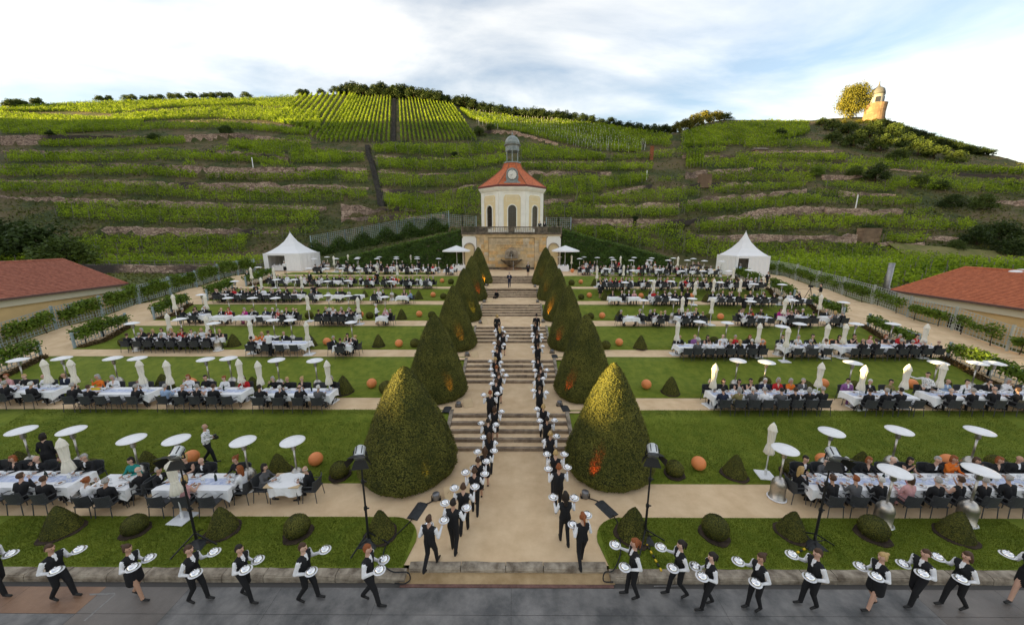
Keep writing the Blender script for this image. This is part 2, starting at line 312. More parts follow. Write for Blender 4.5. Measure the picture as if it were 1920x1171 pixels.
# walls
nm = {'L': 'left', 'C': 'middle', 'R': 'right'}
cnt = {}
for (c, pts), P in zip(WALLS, wall_data):
    L = P[-1, 0] - P[0, 0]; n = max(3, int(L / 1.6)); xs = np.linspace(P[0, 0], P[-1, 0], n)
    Y = np.interp(xs, P[:, 0], P[:, 1]) + RNG.normal(0, 0.06, n); zt = np.interp(xs, P[:, 0], P[:, 2]) + RNG.normal(0, 0.13, n) - (RNG.random(n) < 0.06) * 0.7; zb = np.interp(xs, P[:, 0], P[:, 3]) - 1.2
    b = MB(); vs = []
    for k in range(n):
        vs += [(xs[k], Y[k] - 0.02, zb[k]), (xs[k], Y[k] + 0.12 + RNG.normal(0, 0.03), (zb[k] + zt[k]) / 2 + 0.4), (xs[k], Y[k] + 0.2, zt[k]), (xs[k], Y[k] + 0.75, zt[k] + 0.03), (xs[k], Y[k] + 0.75, zb[k])]
    fs = []
    for k in range(n - 1):
        for q in range(5): fs.append((5 * k + q, 5 * k + 5 + q, 5 * k + 5 + (q + 1) % 5, 5 * k + (q + 1) % 5))
    fs += [(4, 3, 2, 1, 0), tuple(5 * (n - 1) + q for q in range(5))]
    b.add(vs, fs); o = b.build('retaining_wall', HILLSTONE)
    cnt[c] = cnt.get(c, 0) + 1
    mid = cv(c, *pts[len(pts) // 2][:2])
    hx = 'far left' if mid[0] < 330 else 'left' if mid[0] < 640 else 'centre left' if mid[0] < 900 else 'centre right' if mid[0] < 1280 else 'right' if mid[0] < 1560 else 'far right'
    hy = 'highest' if mid[1] < 262 else 'high' if mid[1] < 300 else 'middle' if mid[1] < 345 else 'low' if mid[1] < 395 else 'lowest'
    key = (hx, hy); cnt[key] = cnt.get(key, 0) + 1
    tag(o, f'rubble stone terrace wall on {hx} hillside, {hy} tier, {ordn(cnt[key]-1)} from left', 'stone wall', 'dry stone terrace walls on the hillside')
# ---------------- vines
VLEAF = leafmat('vine_leaf', (0.065, 0.125, 0.006), (0.42, 0.55, 0.030), 0.42, 0.12)
POSTM = mat('vine_post', (0.22, 0.20, 0.17), 0.9)
def vine_row(P, h=1.5, dens=12, size=0.42, posts=True, postm=None, w=0.32, label='', thin=0.0, name='row_of_vines'):  # each object is one row of vines on posts
    P = np.array(P, float); seg = np.linalg.norm(np.diff(P, axis=0), axis=1); s = np.concatenate([[0], np.cumsum(seg)]); Ltot = s[-1]
    if Ltot < 1.5: return None
    n = int(Ltot * dens); t = RNG.random(n) * Ltot
    # individual plants a metre apart: leaves gather round each stem
    t = np.round(t / 1.1) * 1.1 + RNG.normal(0, 0.33, n); t = np.clip(t, 0, Ltot)
    stem = np.round(t / 1.1).astype(int); hs = RNG.uniform(0.72, 1.18, stem.max() + 2); off = RNG.normal(0, 0.12, (stem.max() + 2))
    gap = RNG.random(stem.max() + 2) < thin; keep = ~gap[stem]; t = t[keep]; stem = stem[keep]; n = len(t)
    if n < 4: return None
    p = np.stack([np.interp(t, s, P[:, k]) for k in range(3)], 1)
    u = RNG.beta(1.6, 1.25, n); p[:, 2] += 0.35 + u * h * hs[stem]; p[:, 0] += RNG.normal(0, w * 0.5, n); p[:, 1] += RNG.normal(0, w, n) + off[stem]
    k_ = RNG.random(n) < 0.12; p[k_, 2] = np.stack([np.interp(t[k_], s, P[:, j]) for j in range(3)], 1)[:, 2] + 0.35 + h * hs[stem[k_]] * RNG.uniform(0.9, 1.22, k_.sum())     # young shoots stand above the wires
    V1, F1 = leaf_arrays(p, size); mi = np.zeros(len(F1), int)
    if posts:
        q = np.arange(0, Ltot, 4.4); pp = np.stack([np.interp(q, s, P[:, k]) for k in range(3)], 1); hw = 0.05; ph = h + 0.55
        vs = np.concatenate([np.stack([pp + [-hw, -0.3, 0], pp + [hw, -0.3, 0], pp + [hw, -0.3, ph], pp + [-hw, -0.3, ph]], 1), np.stack([pp + [0, -0.3 - hw, 0], pp + [0, -0.3 + hw, 0], pp + [0, -0.3 + hw, ph], pp + [0, -0.3 - hw, ph]], 1)]).reshape(-1, 3)
        F2 = np.arange(len(vs)).reshape(-1, 4) + len(V1); V1 = np.concatenate([V1, vs]); mi = np.concatenate([mi, np.ones(len(F2), int)]); F1 = np.concatenate([F1, F2])
    o = link(name, np_mesh(name, V1, F1, [VLEAF, postm or POSTM], mi))
    tag(o, label, 'vines', 'rows of vines on the hillside'); return o
BANDS = [  # (crop, [(x, top of the leaves, foot of the lowest row)])
 ('L', [(0, 268, 398), (300, 285, 395), (590, 300, 380), (800, 290, 345)]), ('L', [(0, 248, 275), (400, 218, 268), (640, 208, 285), (860, 205, 255), (1400, 192, 235), (1650, 178, 250)]),
 ('L', [(640, 290, 330), (900, 262, 318), (1200, 240, 310), (1500, 240, 322), (1800, 270, 372)]), ('L', [(300, 352, 395), (600, 345, 385), (900, 330, 375), (1250, 325, 366), (1500, 345, 385), (1730, 372, 408)]),
 ('L', [(225, 428, 468), (500, 430, 470), (780, 418, 462), (1040, 412, 455)]), ('L', [(1300, 432, 474), (1500, 430, 500), (1745, 418, 500)]), ('L', [(50, 498, 556), (500, 500, 556), (980, 485, 545), (1250, 500, 552), (1600, 520, 572)]), ('L', [(1640, 480, 566), (1920, 488, 560)]),
 ('L', [(0, 580, 640), (400, 575, 632), (800, 578, 630), (1100, 592, 650)]), ('L', [(1170, 622, 655), (1480, 624, 662)]), ('L', [(1480, 612, 666), (1920, 598, 656)]), ('L', [(0, 665, 728), (500, 664, 735), (830, 680, 745), (1200, 700, 775), (1600, 706, 782), (1920, 704, 782)]),
 ('L', [(330, 780, 870), (700, 785, 898), (1100, 800, 902), (1500, 800, 908), (1790, 812, 905)]), ('L', [(430, 975, 1092), (800, 968, 1098), (1200, 965, 1090), (1380, 965, 1068)]), ('L', [(1350, 955, 1000), (1600, 935, 985), (1780, 915, 960)]),
 ('C', [(180, 450, 502), (500, 452, 522), (740, 450, 522), (925, 440, 500)]), ('C', [(205, 528, 592), (450, 540, 606), (700, 528, 600), (925, 505, 565)]), ('C', [(212, 610, 694), (500, 632, 702), (700, 622, 690), (885, 592, 640)]), ('C', [(245, 730, 800), (500, 738, 850), (690, 690, 858), (780, 690, 856)]), ('C', [(270, 790, 840), (480, 815, 856)]),
 ('C', [(0, 500, 555), (130, 502, 558)]), ('C', [(0, 610, 670), (150, 612, 672)]), ('C', [(0, 706, 768), (150, 708, 770)]), ('C', [(150, 872, 906), (300, 868, 898), (560, 856, 880)]),
 ('C', [(1005, 445, 540), (1200, 465, 545), (1480, 510, 548)]), ('C', [(1010, 560, 600), (1300, 558, 606), (1750, 562, 604)]), ('C', [(1120, 640, 682), (1440, 622, 668)]), ('C', [(1140, 680, 752), (1400, 640, 735), (1720, 612, 668)]), ('C', [(1320, 750, 796), (1600, 720, 790), (1930, 698, 775)]), ('C', [(1140, 785, 868), (1500, 800, 872), (1890, 806, 868)]), ('C', [(1310, 912, 965), (1500, 915, 1005), (1920, 900, 1075)]),
 ('C', [(680, 255, 270), (760, 270, 350), (1000, 300, 385), (1250, 330, 455), (1450, 345, 490), (1680, 440, 505)]), ('C', [(1200, 312, 335), (1500, 345, 420), (1850, 398, 478)]), ('C', [(1520, 525, 552), (1925, 480, 525)]), ('C', [(1760, 640, 672), (1925, 640, 672)]),
 ('R', [(0, 385, 476), (200, 330, 470), (450, 318, 450), (700, 320, 400)]), ('R', [(0, 478, 510), (240, 472, 500)]), ('R', [(350, 440, 480), (600, 428, 470), (830, 440, 478)]), ('R', [(130, 530, 592), (370, 540, 588)]), ('R', [(300, 505, 550), (600, 508, 556), (920, 512, 548)]), ('R', [(370, 540, 592), (700, 562, 612), (1030, 575, 622)]), ('R', [(130, 614, 664), (450, 604, 664), (730, 622, 672)]), ('R', [(0, 702, 752), (90, 700, 748)]), ('R', [(160, 690, 738), (450, 675, 722), (680, 668, 704)]),
 ('R', [(0, 790, 850), (300, 760, 832), (760, 738, 792)]), ('R', [(740, 702, 790), (1000, 750, 802), (1320, 762, 806)]), ('R', [(80, 890, 950), (500, 862, 946), (930, 850, 936)]), ('R', [(890, 858, 905), (1300, 860, 942), (1640, 885, 945)]), ('R', [(0, 950, 1065), (300, 1008, 1140), (700, 1015, 1150), (1050, 1020, 1165), (1380, 1090, 1150)]),
 ('R', [(930, 530, 580), (1300, 545, 606), (1700, 585, 618), (1925, 592, 628)]), ('R', [(1150, 640, 700), (1500, 645, 724), (1925, 665, 742)]), ('R', [(800, 660, 700), (1000, 672, 722), (1200, 690, 726)]), ('R', [(1120, 968, 1014), (1370, 960, 1016)]), ('R', [(1250, 820, 858), (1410, 815, 852)]), ('R', [(1340, 615, 636), (1540, 618, 642)]),
]
bc = {}
for c, pts in BANDS:
    xs = np.array([cv(c, p[0], 0)[0] for p in pts]); yt = np.array([120 + p[1] / 3 for p in pts]); yb = np.array([120 + p[2] / 3 for p in pts])
    xm = xs.mean(); a = hit2(xm, np.interp(xm, xs, yb)); hpx = 1.75 * FPX / a[1]
    ytb = np.maximum(yt + hpx * 0.85, yt); ytb = np.minimum(ytb, yb)
    b = hit2(xm, np.interp(xm, xs, ytb)); nr = int(np.clip(round((b[1] - a[1]) / 1.9) + 1, 1, 17))
    hx = 'far left' if xm < 330 else 'left' if xm < 640 else 'centre left' if xm < 930 else 'centre right' if xm < 1280 else 'right' if xm < 1600 else 'far right'
    ym = (yb.mean() + yt.mean()) / 2; hy = 'top' if ym < 235 else 'upper' if ym < 285 else 'middle' if ym < 340 else 'lower' if ym < 395 else 'bottom'
    bc[(hx, hy)] = bc.get((hx, hy), 0) + 1; k = bc[(hx, hy)]
    for r in range(nr):
        f = 0 if nr == 1 else r / (nr - 1)
        n = max(4, int((xs[-1] - xs[0]) / 14)); q = np.linspace(xs[0] + RNG.uniform(-3, 3), xs[-1] + RNG.uniform(-3, 3), n)
        yy = np.interp(q, xs, yb) * (1 - f) + np.interp(q, xs, ytb) * f
        P = [hit(x, y) for x, y in zip(q, yy)]; P = [p for p in P if p is not None]
        if len(P) < 3: continue
        # keep a row in one piece: drop points that jump to another terrace
        P = np.array(P); P = P[np.argsort(P[:, 0])]; med = np.interp(P[:, 0], P[[0, len(P) // 2, -1], 0], P[[0, len(P) // 2, -1], 1]); P = P[np.abs(P[:, 1] - med) < 14]
        if len(P) < 3: continue
        if len(P) > 4: P[1:-1, 1] = (P[:-2, 1] + P[1:-1, 1] + P[2:, 1]) / 3; P[:, 2] = ztab(P[:, 0], P[:, 1])
        far = P[:, 1].mean()
        white = (c == 'C' and xm > 1000 and yt.mean() < 250)
        rowtxt = 'single' if nr == 1 else 'lowest' if r == 0 else f'{ordn(r)} up'
        vine_row(P, dens=46 if far < 110 else 30, size=0.33 if far < 110 else 0.46, postm=POSTM, thin=0.05 if nr > 1 else 0.16,
                 label=f'green vine row on {hx} slope, {hy} level, {ordn(k-1)} plot, {rowtxt} row')
# blocks whose rows run up the slope
def block(bot, top, n, txt):
    for i in range(n):
        f = (i + 0.5) / n
        x0 = bot[0][0] + (bot[1][0] - bot[0][0]) * f; y0 = bot[0][1] + (bot[1][1] - bot[0][1]) * f; x1 = top[0][0] + (top[1][0] - top[0][0]) * f; y1 = top[0][1] + (top[1][1] - top[0][1]) * f
        P = [hit(x0 + (x1 - x0) * t, y0 + (y1 - y0) * t) for t in np.linspace(0, 1, 16)]; P = [p for p in P if p is not None]
        if len(P) > 3: vine_row(P, dens=34, size=0.46, w=0.26, posts=True, thin=0.02, label=f'vine row running uphill in {txt}, {ordn(i)} from left')
block([(598, 269), (733, 268)], [(655, 178), (735, 180)], 15, 'plot left of dark steps')
block([(510, 224), (600, 268)], [(560, 180), (652, 178)], 9, 'lit plot at hilltop')
block([(749, 268), (897, 266)], [(746, 184), (850, 200)], 18, 'plot right of dark steps')
block([(1285, 318), (1320, 316)], [(1285, 296), (1320, 294)], 6, 'little plot by red post')
# white stakes of the young vineyard
STAKE = mat('pale_stake', (0.55, 0.55, 0.50), 0.8)
young = MB()
for x in np.arange(872, 1210, 5.5):
    lo = np.interp(x, [872, 900, 960, 1050, 1120, 1200], [208, 240, 244, 268, 284, 287]); hi = np.interp(x, [872, 960, 1050, 1120, 1200], [206, 222, 227, 240, 268])
    for y in np.arange(hi + 3, lo, 5.5):
        h = hit(x + RNG.uniform(-2, 2), y)
        if h: young.box(h[0] - 0.06, h[0] + 0.06, h[1] - 0.06, h[1] + 0.06, h[2] - 0.2, h[2] + 2.1)
o = young.build('vine_stakes', STAKE); tag(o, 'pale stakes standing all over the young vineyard below the wood', 'stakes', kind='stuff')
# ---------------- stepped dark wall with steps dividing the slope
def stair_wall(pts, label, w=1.4):
    b = MB(); P = [hit2(*p) for p in pts]
    for i in range(len(P) - 1):
        a, c2 = Vector(P[i]), Vector(P[i + 1]); n = max(2, int((c2 - a).length / 1.5))
        for k in range(n):
            p = a + (c2 - a) * (k / n); b.box(p.x - w / 2, p.x + w / 2, p.y, p.y + 1.6, p.z - 2, max(p.z, float(ztab(p.x, p.y))) + 0.75)
    o = b.build('stepped_wall', mat('dark_slate', (0.06, 0.055, 0.05), 0.9, 0.4, 1.5, 0.4)); tag(o, label, 'stepped wall')
stair_wall([(688, 276), (690, 292), (697, 310), (703, 335), (710, 362), (715, 398)], 'dark stepped stone stair wall climbing the terraces left of the pavilion')
stair_wall([(737, 266), (738, 228), (739, 186)], 'straight dark steps between the two uphill vine plots', 1.8)
# ---------------- unseen ridge added left of the view to keep evening sun off the garden
def ridge(P, name):
    b = MB(); vs = []; fs = []
    for (x, y, h) in P: vs += [(x - 45, y - 45 * 0.204, -2), (x, y, h), (x + 38, y + 38 * 0.204, -2)]
    for k in range(len(P) - 1):
        for q in range(3): fs.append((3 * k + q, 3 * k + (q + 1) % 3, 3 * k + 3 + (q + 1) % 3, 3 * k + 3 + q))
    fs += [(0, 2, 1), (3 * len(P) - 3, 3 * len(P) - 2, 3 * len(P) - 1)]; b.add(vs, fs); o = b.build(name, HILLM); tag(o, kind='structure')
ridge([(-345, 240, 78), (-335, 205, 73), (-305, 162, 67), (-265, 118, 72), (-235, 92, 81), (-205, 60, 56), (-175, 25, 38), (-160, 0, 36), (-152, -15.9, 35)], 'sun_block_ridge')
ridge([(-152, -15.92, 10.6), (-152, -20.2, 10.6)], 'sun_gap')  # added notch, shaped to let a sunbeam reach the front yew tips
ridge([(-152, -20.22, 34), (-150, -60, 33), (-150, -160, 33)], 'sun_block_ridge_south')

# ---------------- weeds and dry grass between the vines: nobody could count them
wx = RNG.uniform(-5, 1925, 60000); wy = RNG.uniform(185, 500, 60000); P = []
D = np.stack([(wx - 960) / FPX, np.zeros_like(wx), np.zeros_like(wx)], 1); v_ = (585.5 - wy) / FPX; fw_ = cp + v_ * sp; up_ = -sp + v_ * cp; t_ = (-29 - CAMZ) / (up_ - 0.5 * fw_); ok = (t_ > 0); X_ = (wx - 960) / FPX * t_ + CAMX; Y_ = fw_ * t_
ok &= (Y_ > 70) & (Y_ < 260) & (Y_ < crestY(X_, np.maximum(Y_, 1)) - 1); X_, Y_ = X_[ok] + RNG.normal(0, 1, ok.sum()), Y_[ok] + RNG.normal(0, 1, ok.sum())
P = np.stack([X_, Y_, ztab(X_, Y_) + 0.12], 1); V_, F_ = leaf_arrays(P, 0.75, np.tile([0, -0.6, 0.8], (len(P), 1)), 0.2, 0.35)
o = link('weeds', np_mesh('weeds', V_, F_, leafmat('weed_leaf', (0.04, 0.07, 0.009), (0.18, 0.18, 0.045), 0.15, 0.08))); tag(o, 'weeds and dry grass between the terrace walls', 'weeds', kind='stuff')

for k, Yv in enumerate(np.arange(40.5, 67.5, 1.9)):
    x0 = 38.2 + 0.03 * (Yv - 50); P = np.array([(x, Yv + 0.3 * math.sin(x * .3), (3.95 if Yv > 50 else 3.0 + 0.095 * (Yv - 40)) if Yv < 66 else 4 + 0.5 * (Yv - 66)) for x in np.arange(x0, 84, 4.0)]); vine_row(P, dens=34, size=0.36, label=f'green vine row on level ground right of the tent, {ordn(k)} from the front')
for k, Yv in enumerate((61.6, 63.6, 65.6)):
    P = np.array([(x, Yv, 4.0) for x in np.arange(-112, -37, 4.0)]); vine_row(P, dens=34, size=0.36, label=f'green vine row at the foot of the left slope, {ordn(k)} from the front')

P = np.concatenate([np.stack([RNG.uniform(-112, -38, 9000), RNG.uniform(36, 61, 9000), np.zeros(9000)], 1), np.stack([RNG.uniform(38, 112, 7000), RNG.uniform(35, 66, 7000), np.zeros(7000)], 1)]); P[:, 2] = np.interp(P[:, 1], [36, 47, 60], [2.45, 3.72, 3.97]) + 0.1
V_, F_ = leaf_arrays(P, 0.6, np.tile([0, -0.4, 0.9], (len(P), 1)), 0.2, 0.35); o = link('rough_grass', np_mesh('rough_grass', V_, F_, MATS['weed_leaf'])); tag(o, 'rough grass outside the garden trellises', 'grass', kind='stuff')
q = MB(); n = 26; xs_ = np.linspace(-84, -40, n); vs = []
for x in xs_: j = RNG.normal(0, 0.08); vs += [(x, 52.0, 3.2), (x, 52.1, 5.0 + j), (x, 52.6, 5.0 + j), (x, 52.6, 3.2)]
q.add(vs, [(4 * k + r, 4 * k + 4 + r, 4 * k + 4 + (r + 1) % 4, 4 * k + (r + 1) % 4) for k in range(n - 1) for r in range(4)]); o = q.build('rubble_wall', HILLSTONE); tag(o, 'low dark rubble wall behind the left house below the path', 'stone wall')
# ------------------------------------------------------------------ ground, garden terraces, stairs
EARTH = mat('ground_earth', (0.07, 0.095, 0.018), 0.95, 0.0, 0.15, 0.5, 2, c2=(0.16, 0.14, 0.05), detail=8, dist=0.1)
b = MB(); ys = [-400, 7.6, 12.9, 47, 60.3]; zs = [-0.5, -0.5, -0.25, 3.7, 3.95]; vs = []
for y, z in zip(ys, zs): vs += [(-600, y, z), (600, y, z)]
b.add(vs, [(2 * k, 2 * k + 1, 2 * k + 3, 2 * k + 2) for k in range(4)]); tag(b.build('ground', EARTH), kind='structure')
b = MB(); b.add([(-3000, 60.2, 3.8), (3000, 60.2, 3.8), (3000, 3000, 3.0), (-3000, 3000, 3.0)], [(0, 1, 2, 3)]); tag(b.build('plain', EARTH), kind='structure')
ZT = [0.7 * i for i in range(7)]
GY0 = [10.15, 16.35, 22.35, 27.85, 33.4, 39.15, 45.8]; GY1 = [11.82, 17.7, 23.85, 29.75, 35.4, 40.9, 47.2]
FT = [15.85 + 5.68 * i + 0.054 * i * i for i in range(6)]; FB = [t - 1.94 for t in FT]
XL, XR, SW = -31.0, 28.6, 2.76
rise = 0.14; tread = 0.485
def gz(Y, X=0.0):
    """height of the garden: stairs on the axis, banks at the sides"""
    if Y < 8.2: return -0.15
    for i in range(6):
        if Y < FB[i] + 0.02: return ZT[i]
        if Y < FT[i]:
            if abs(X) < SW + 0.2: return ZT[i] + rise * (1 + int((Y - FB[i]) / tread))
            return ZT[i] + 0.7 * (Y - FB[i]) / (GY0[i + 1] - FB[i])
        if Y < GY0[i + 1] and abs(X) > SW + 0.2: return ZT[i] + 0.7 * (Y - FB[i]) / (GY0[i + 1] - FB[i])
    return ZT[6]
def lawnmat():
    m = mat('lawn_turf', (0.10, 0.15, 0.008), 0.9, 0.0, 2.2, 0.9, 30, c2=(0.20, 0.235, 0.022), detail=14, contrast=(0.3, 0.7), dist=0.03)
    return m
LAWN = lawnmat()
def sheet(name, pts, m, kind='structure'):
    b = MB(); b.add(pts, [tuple(range(len(pts)))]); o = b.build(name, m); tag(o, kind=kind); return o
def grid_sheet(name, x0, x1, prof, m, step=1.2, jit=0.0):
    n = max(1, int(abs(x1 - x0) / step)); xs = np.linspace(x0, x1, n + 1); vs = []; fs = []
    for (y, z) in prof:
        for x in xs: vs.append((x, y, z + (RNG.normal(0, jit) if jit else 0)))
    w = n + 1
    for j in range(len(prof) - 1):
        for i in range(n): fs.append((j * w + i, j * w + i + 1, (j + 1) * w + i + 1, (j + 1) * w + i))
    b = MB(); b.add(vs, fs); o = b.build(name, m, smooth=True); tag(o, kind='structure'); return o
# gravel strips across the whole garden and the side paths
for i in range(6): grid_sheet('gravel_strip', XL - 4.2, XR + 5.2, [(GY0[i] - 0.03, ZT[i] - 0.012), (GY1[i] + 0.03, ZT[i] - 0.012)], GRAVEL, 4)
grid_sheet('gravel_strip', XL - 4.2, XR + 5.2, [(GY0[6] - 0.03, ZT[6] - 0.012), (GY1[6] + 0.03, ZT[6] - 0.012)], GRAVEL, 4)
for i in range(6):      # landings of the middle path
    y0 = FT[i - 1] if i else 8.45; grid_sheet('gravel_landing', -4.6, 4.6, [(y0 + (0.2 if i else 0), ZT[i] - 0.004), (FB[i] + 0.03, ZT[i] - 0.004)], GRAVEL, 2)
grid_sheet('gravel_landing', -11, 11, [(FT[5] + 0.2, ZT[6] - 0.004), (55.3, ZT[6] - 0.004)], GRAVEL, 3)
def side_path(x0, x1): 
    prof = []
    for i in range(6): prof += [(GY0[i], ZT[i] - 0.03), (GY1[i], ZT[i] - 0.03)]
    prof += [(GY0[6], ZT[6] - 0.03), (56, ZT[6] - 0.03)]; grid_sheet('side_path', x0, x1, prof, GRAVEL, 2)
side_path(XL - 5.2, XL + 0.2); side_path(XR - 0.2, XR + 6.5)
# lawns: a flat apron, then a bank up to the next strip
for i in range(6):
    Y0, YB, Y1 = GY1[i], FB[i] - 0.05, GY0[i + 1]; z0, z1 = ZT[i], ZT[i + 1]
    prof = [(Y0, z0 - 0.06), (Y0 + 0.03, z0 + 0.03), (YB, z0 + 0.03), (YB + 0.6, z0 + 0.14), (Y1 - 0.6, z1 - 0.11), (Y1 - 0.03, z1 + 0.015), (Y1, z1 - 0.06)]
    grid_sheet('lawn', XL, -4.2, prof, LAWN, 1.0, 0.006); grid_sheet('lawn', 4.2, XR, prof, LAWN, 1.0, 0.006)
    grid_sheet('lawn', -4.2, -SW - 0.2, prof[2:], LAWN, 0.5); grid_sheet('lawn', SW + 0.2, 4.2, prof[2:], LAWN, 0.5)
for s, x1 in ((-1, XL), (1, XR)):
    a, c2 = (x1, -11) if s < 0 else (11, x1); grid_sheet('lawn', a, c2, [(GY1[6], 4.19), (GY1[6] + 0.02, 4.225), (50.2, 4.225)], LAWN, 1.5); grid_sheet('gravel_strip', a, c2, [(50.2, 4.195), (56.2, 4.195)], GRAVEL, 3)
def front_lawn(s):
    pts = []; xin = 2.75
    pts += [(s * 17.9, 8.28), (s * 17.9, 10.15), (s * (xin + 1.0), 10.15)]
    for k in range(1, 8):
        t = k / 7 * PI / 2; pts.append((s * (xin + 1.0 - 0.95 * math.sin(t)), 10.15 - 0.95 * (1 - math.cos(t))))
    pts += [(s * (xin + 0.15), 8.6), (s * (xin + 0.2), 8.28)]
    if s > 0: pts = pts[::-1]
    b = MB(); n = len(pts); vs = [(x, y, 0.03) for x, y in pts] + [(x, y, -0.1) for x, y in pts]
    fs = [tuple(range(n))[::-1]] + [(i, (i + 1) % n, n + (i + 1) % n, n + i) for i in range(n)]
    b.add(vs, fs); o = b.build('lawn', LAWN); tag(o, kind='structure'); return pts
fl = [front_lawn(-1), front_lawn(1)]
grid_sheet('gravel_landing', -4.0, 4.0, [(8.4, -0.002), (10.2, -0.002)], GRAVEL, 2)
# grass blades on the nearer lawns
GBLADE = leafmat('grass_blade', (0.06, 0.09, 0.006), (0.23, 0.28, 0.025), 0.2, 0.5)
def blades(n, x0, x1, y0, y1, h, zf, keepf=None):
    x = RNG.uniform(x0, x1, n); y = RNG.uniform(y0, y1, n)
    if keepf is not None: k = keepf(x, y); x, y = x[k], y[k]; n = len(x)
    z = zf(x, y); P = np.stack([x, y, z], 1); a = RNG.uniform(0, 2 * PI, n); w = RNG.uniform(0.006, 0.012, n); hh = h * RNG.uniform(0.5, 1.2, n)
    d = np.stack([np.cos(a) * w, np.sin(a) * w, np.zeros(n)], 1); tip = np.stack([RNG.normal(0, 0.018, n), RNG.normal(0, 0.018, n), hh], 1)
    return np.stack([P - d, P + d, P + tip], 1).reshape(-1, 3)
bl = []
for s in (-1, 1):
    a, c2 = (-16.5, -2.95) if s < 0 else (2.95, 16.5)
    bl.append(blades(62000, a, c2, 8.3, 10.13, 0.045, lambda x, y: np.full_like(x, 0.025), lambda x, y: ~((np.abs(x) < 3.75) & (y > 9.2) & ((np.abs(x) - 3.75) ** 2 + (y - 9.2) ** 2 > 0.93 ** 2))))
    def zb(x, y): return 0.03 + np.clip((y - FB[0] + 0.05) / (GY0[1] - FB[0]), 0, 1) * 0.70
    a, c2 = (-24, -5.0) if s < 0 else (5.0, 24); bl.append(blades(70000, a, c2, GY1[0] + 0.02, GY0[1] - 0.05, 0.05, zb))
Vb = np.concatenate(bl); me = np_mesh('grass', Vb, np.arange(len(Vb)).reshape(-1, 3), GBLADE); tag(link('grass', me), 'short mown grass blades standing on the front lawns', 'grass', kind='stuff')
# road in front: big slabs with open joints
SLABS = [mat('paving_dark', (0.075, 0.075, 0.075), 0.5, 0.0, 1.6, 0.4, 45, c2=(0.21, 0.20, 0.19), detail=12, spec=0.55), mat('paving_brown', (0.20, 0.11, 0.065), 0.5, 0.0, 0.9, 0.3, 45, c2=(0.32, 0.19, 0.115), detail=12, spec=0.45), mat('paving_mid', (0.10, 0.088, 0.078), 0.45, 0.0, 0.6, 0.3, 45, c2=(0.19, 0.165, 0.145), detail=12, spec=0.5)]
b = MB(); b.box(-40, 40, -6, 8.1, -0.4, -0.165); pav = b.build('paving', mat('paving_joint', (0.085, 0.08, 0.075), 0.8)); tag(pav, kind='structure')
xs = [-21, -13.0, -10.9, -8.6, -6.1, -3.4, 0.15, 5.6, 10.9, 13.2, 15.4, 20]
for k in range(len(xs) - 1):
    for (y0, y1, r) in ((7.15, 7.858, 0), (5.2, 7.15, 1), (2.5, 5.2, 2)):
        t = 0
        if r == 0 and k in (0, 1): t = 1
        elif r == 0 and k in (2,): t = 2
        elif r == 1 and k in (0, 2): t = 2
        elif k in (8, 9, 10): t = 2
        elif r == 2: t = (k * 5) % 3
        b = MB(); g = 0.004; sk = 0.0
        b.add([(xs[k] + g + sk * (7.86 - y0) * 0.5, y0 + g, -0.15), (xs[k + 1] - g + sk * (7.86 - y0) * 0.5, y0 + g, -0.15), (xs[k + 1] - g + sk * (7.86 - y1) * 0.5, y1 - g, -0.15), (xs[k] + g + sk * (7.86 - y1) * 0.5, y1 - g, -0.15)], [(0, 1, 2, 3)])
        b.build('paving_slab', SLABS[t], pav)
BRICKRED = mat('edge_brick', (0.16, 0.085, 0.07), 0.8, 0.3, 4, 0.3)
b = MB(); b.box(-2.9, 2.95, 7.865, 7.955, -0.2, -0.135); tag(b.build('edging_strip', BRICKRED), kind='structure')
sheet('gravel_apron', [(-2.95, 7.958, -0.14), (3.0, 7.958, -0.14), (3.0, 8.4, -0.12), (-2.95, 8.4, -0.12)], mat('apron_sand', (0.40, 0.27, 0.13), 0.95, 0.2, 1.5, 0.6, 50, c2=(0.5, 0.36, 0.2)))
# kerb stones, rounded, butted with open joints
KERB = mat('kerb_stone', (0.21, 0.165, 0.12), 0.9, 0.35, 3.2, 0.6, 30, c2=(0.42, 0.36, 0.28), detail=9)
def kerb_stone(x0, x1, y0, y1, z0, z1, parent):
    b = MB(); prof = []; r = min(0.10, (z1 - z0) * 0.8); n = 6
    prof.append((y0, z0))
    for k in range(n + 1):
        t = k / n * PI / 2; prof.append((y0 + r - r * math.cos(t), z1 - r + r * math.sin(t)))
    prof += [(y1, z1), (y1, z0)]; m = len(prof); xs_ = np.linspace(x0, x1, 4); vs = []
    for q, x in enumerate(xs_):
        for (y, z) in prof: vs.append((x, y + (random.uniform(-0.012, 0.012) if z > z0 else 0), z + (random.uniform(-0.008, 0.008) if z > z0 else 0)))
    fs = []
    for q in range(3):
        for k in range(m): fs.append((q * m + k, q * m + (k + 1) % m, (q + 1) * m + (k + 1) % m, (q + 1) * m + k))
    fs += [tuple(range(m)), tuple(3 * m + k for k in range(m))[::-1]]
    b.add(vs, [f[::-1] for f in fs]); b.build('kerb_stone', KERB, parent, smooth=False)
for s in (-1, 1):
    kb = empty('kerb', (0, 0, 0)); tag(kb, kind='structure'); x = 2.8 if s < 0 else 2.9
    while x < 18:
        L_ = random.uniform(0.75, 1.3); a, c2 = sorted((s * x, s * (x + L_ - 0.02))); kerb_stone(a, c2, 8.0, 8.27, -0.22, 0.035, kb); x += L_
kb = empty('kerb_step', (0, 0, 0)); tag(kb, kind='structure')
for a, c2 in ((-2.76, -1.3), (-1.28, -0.02), (0.0, 1.05), (1.07, 2.86)): kerb_stone(a, c2, 8.28, 8.5, -0.2, 0.02, kb)
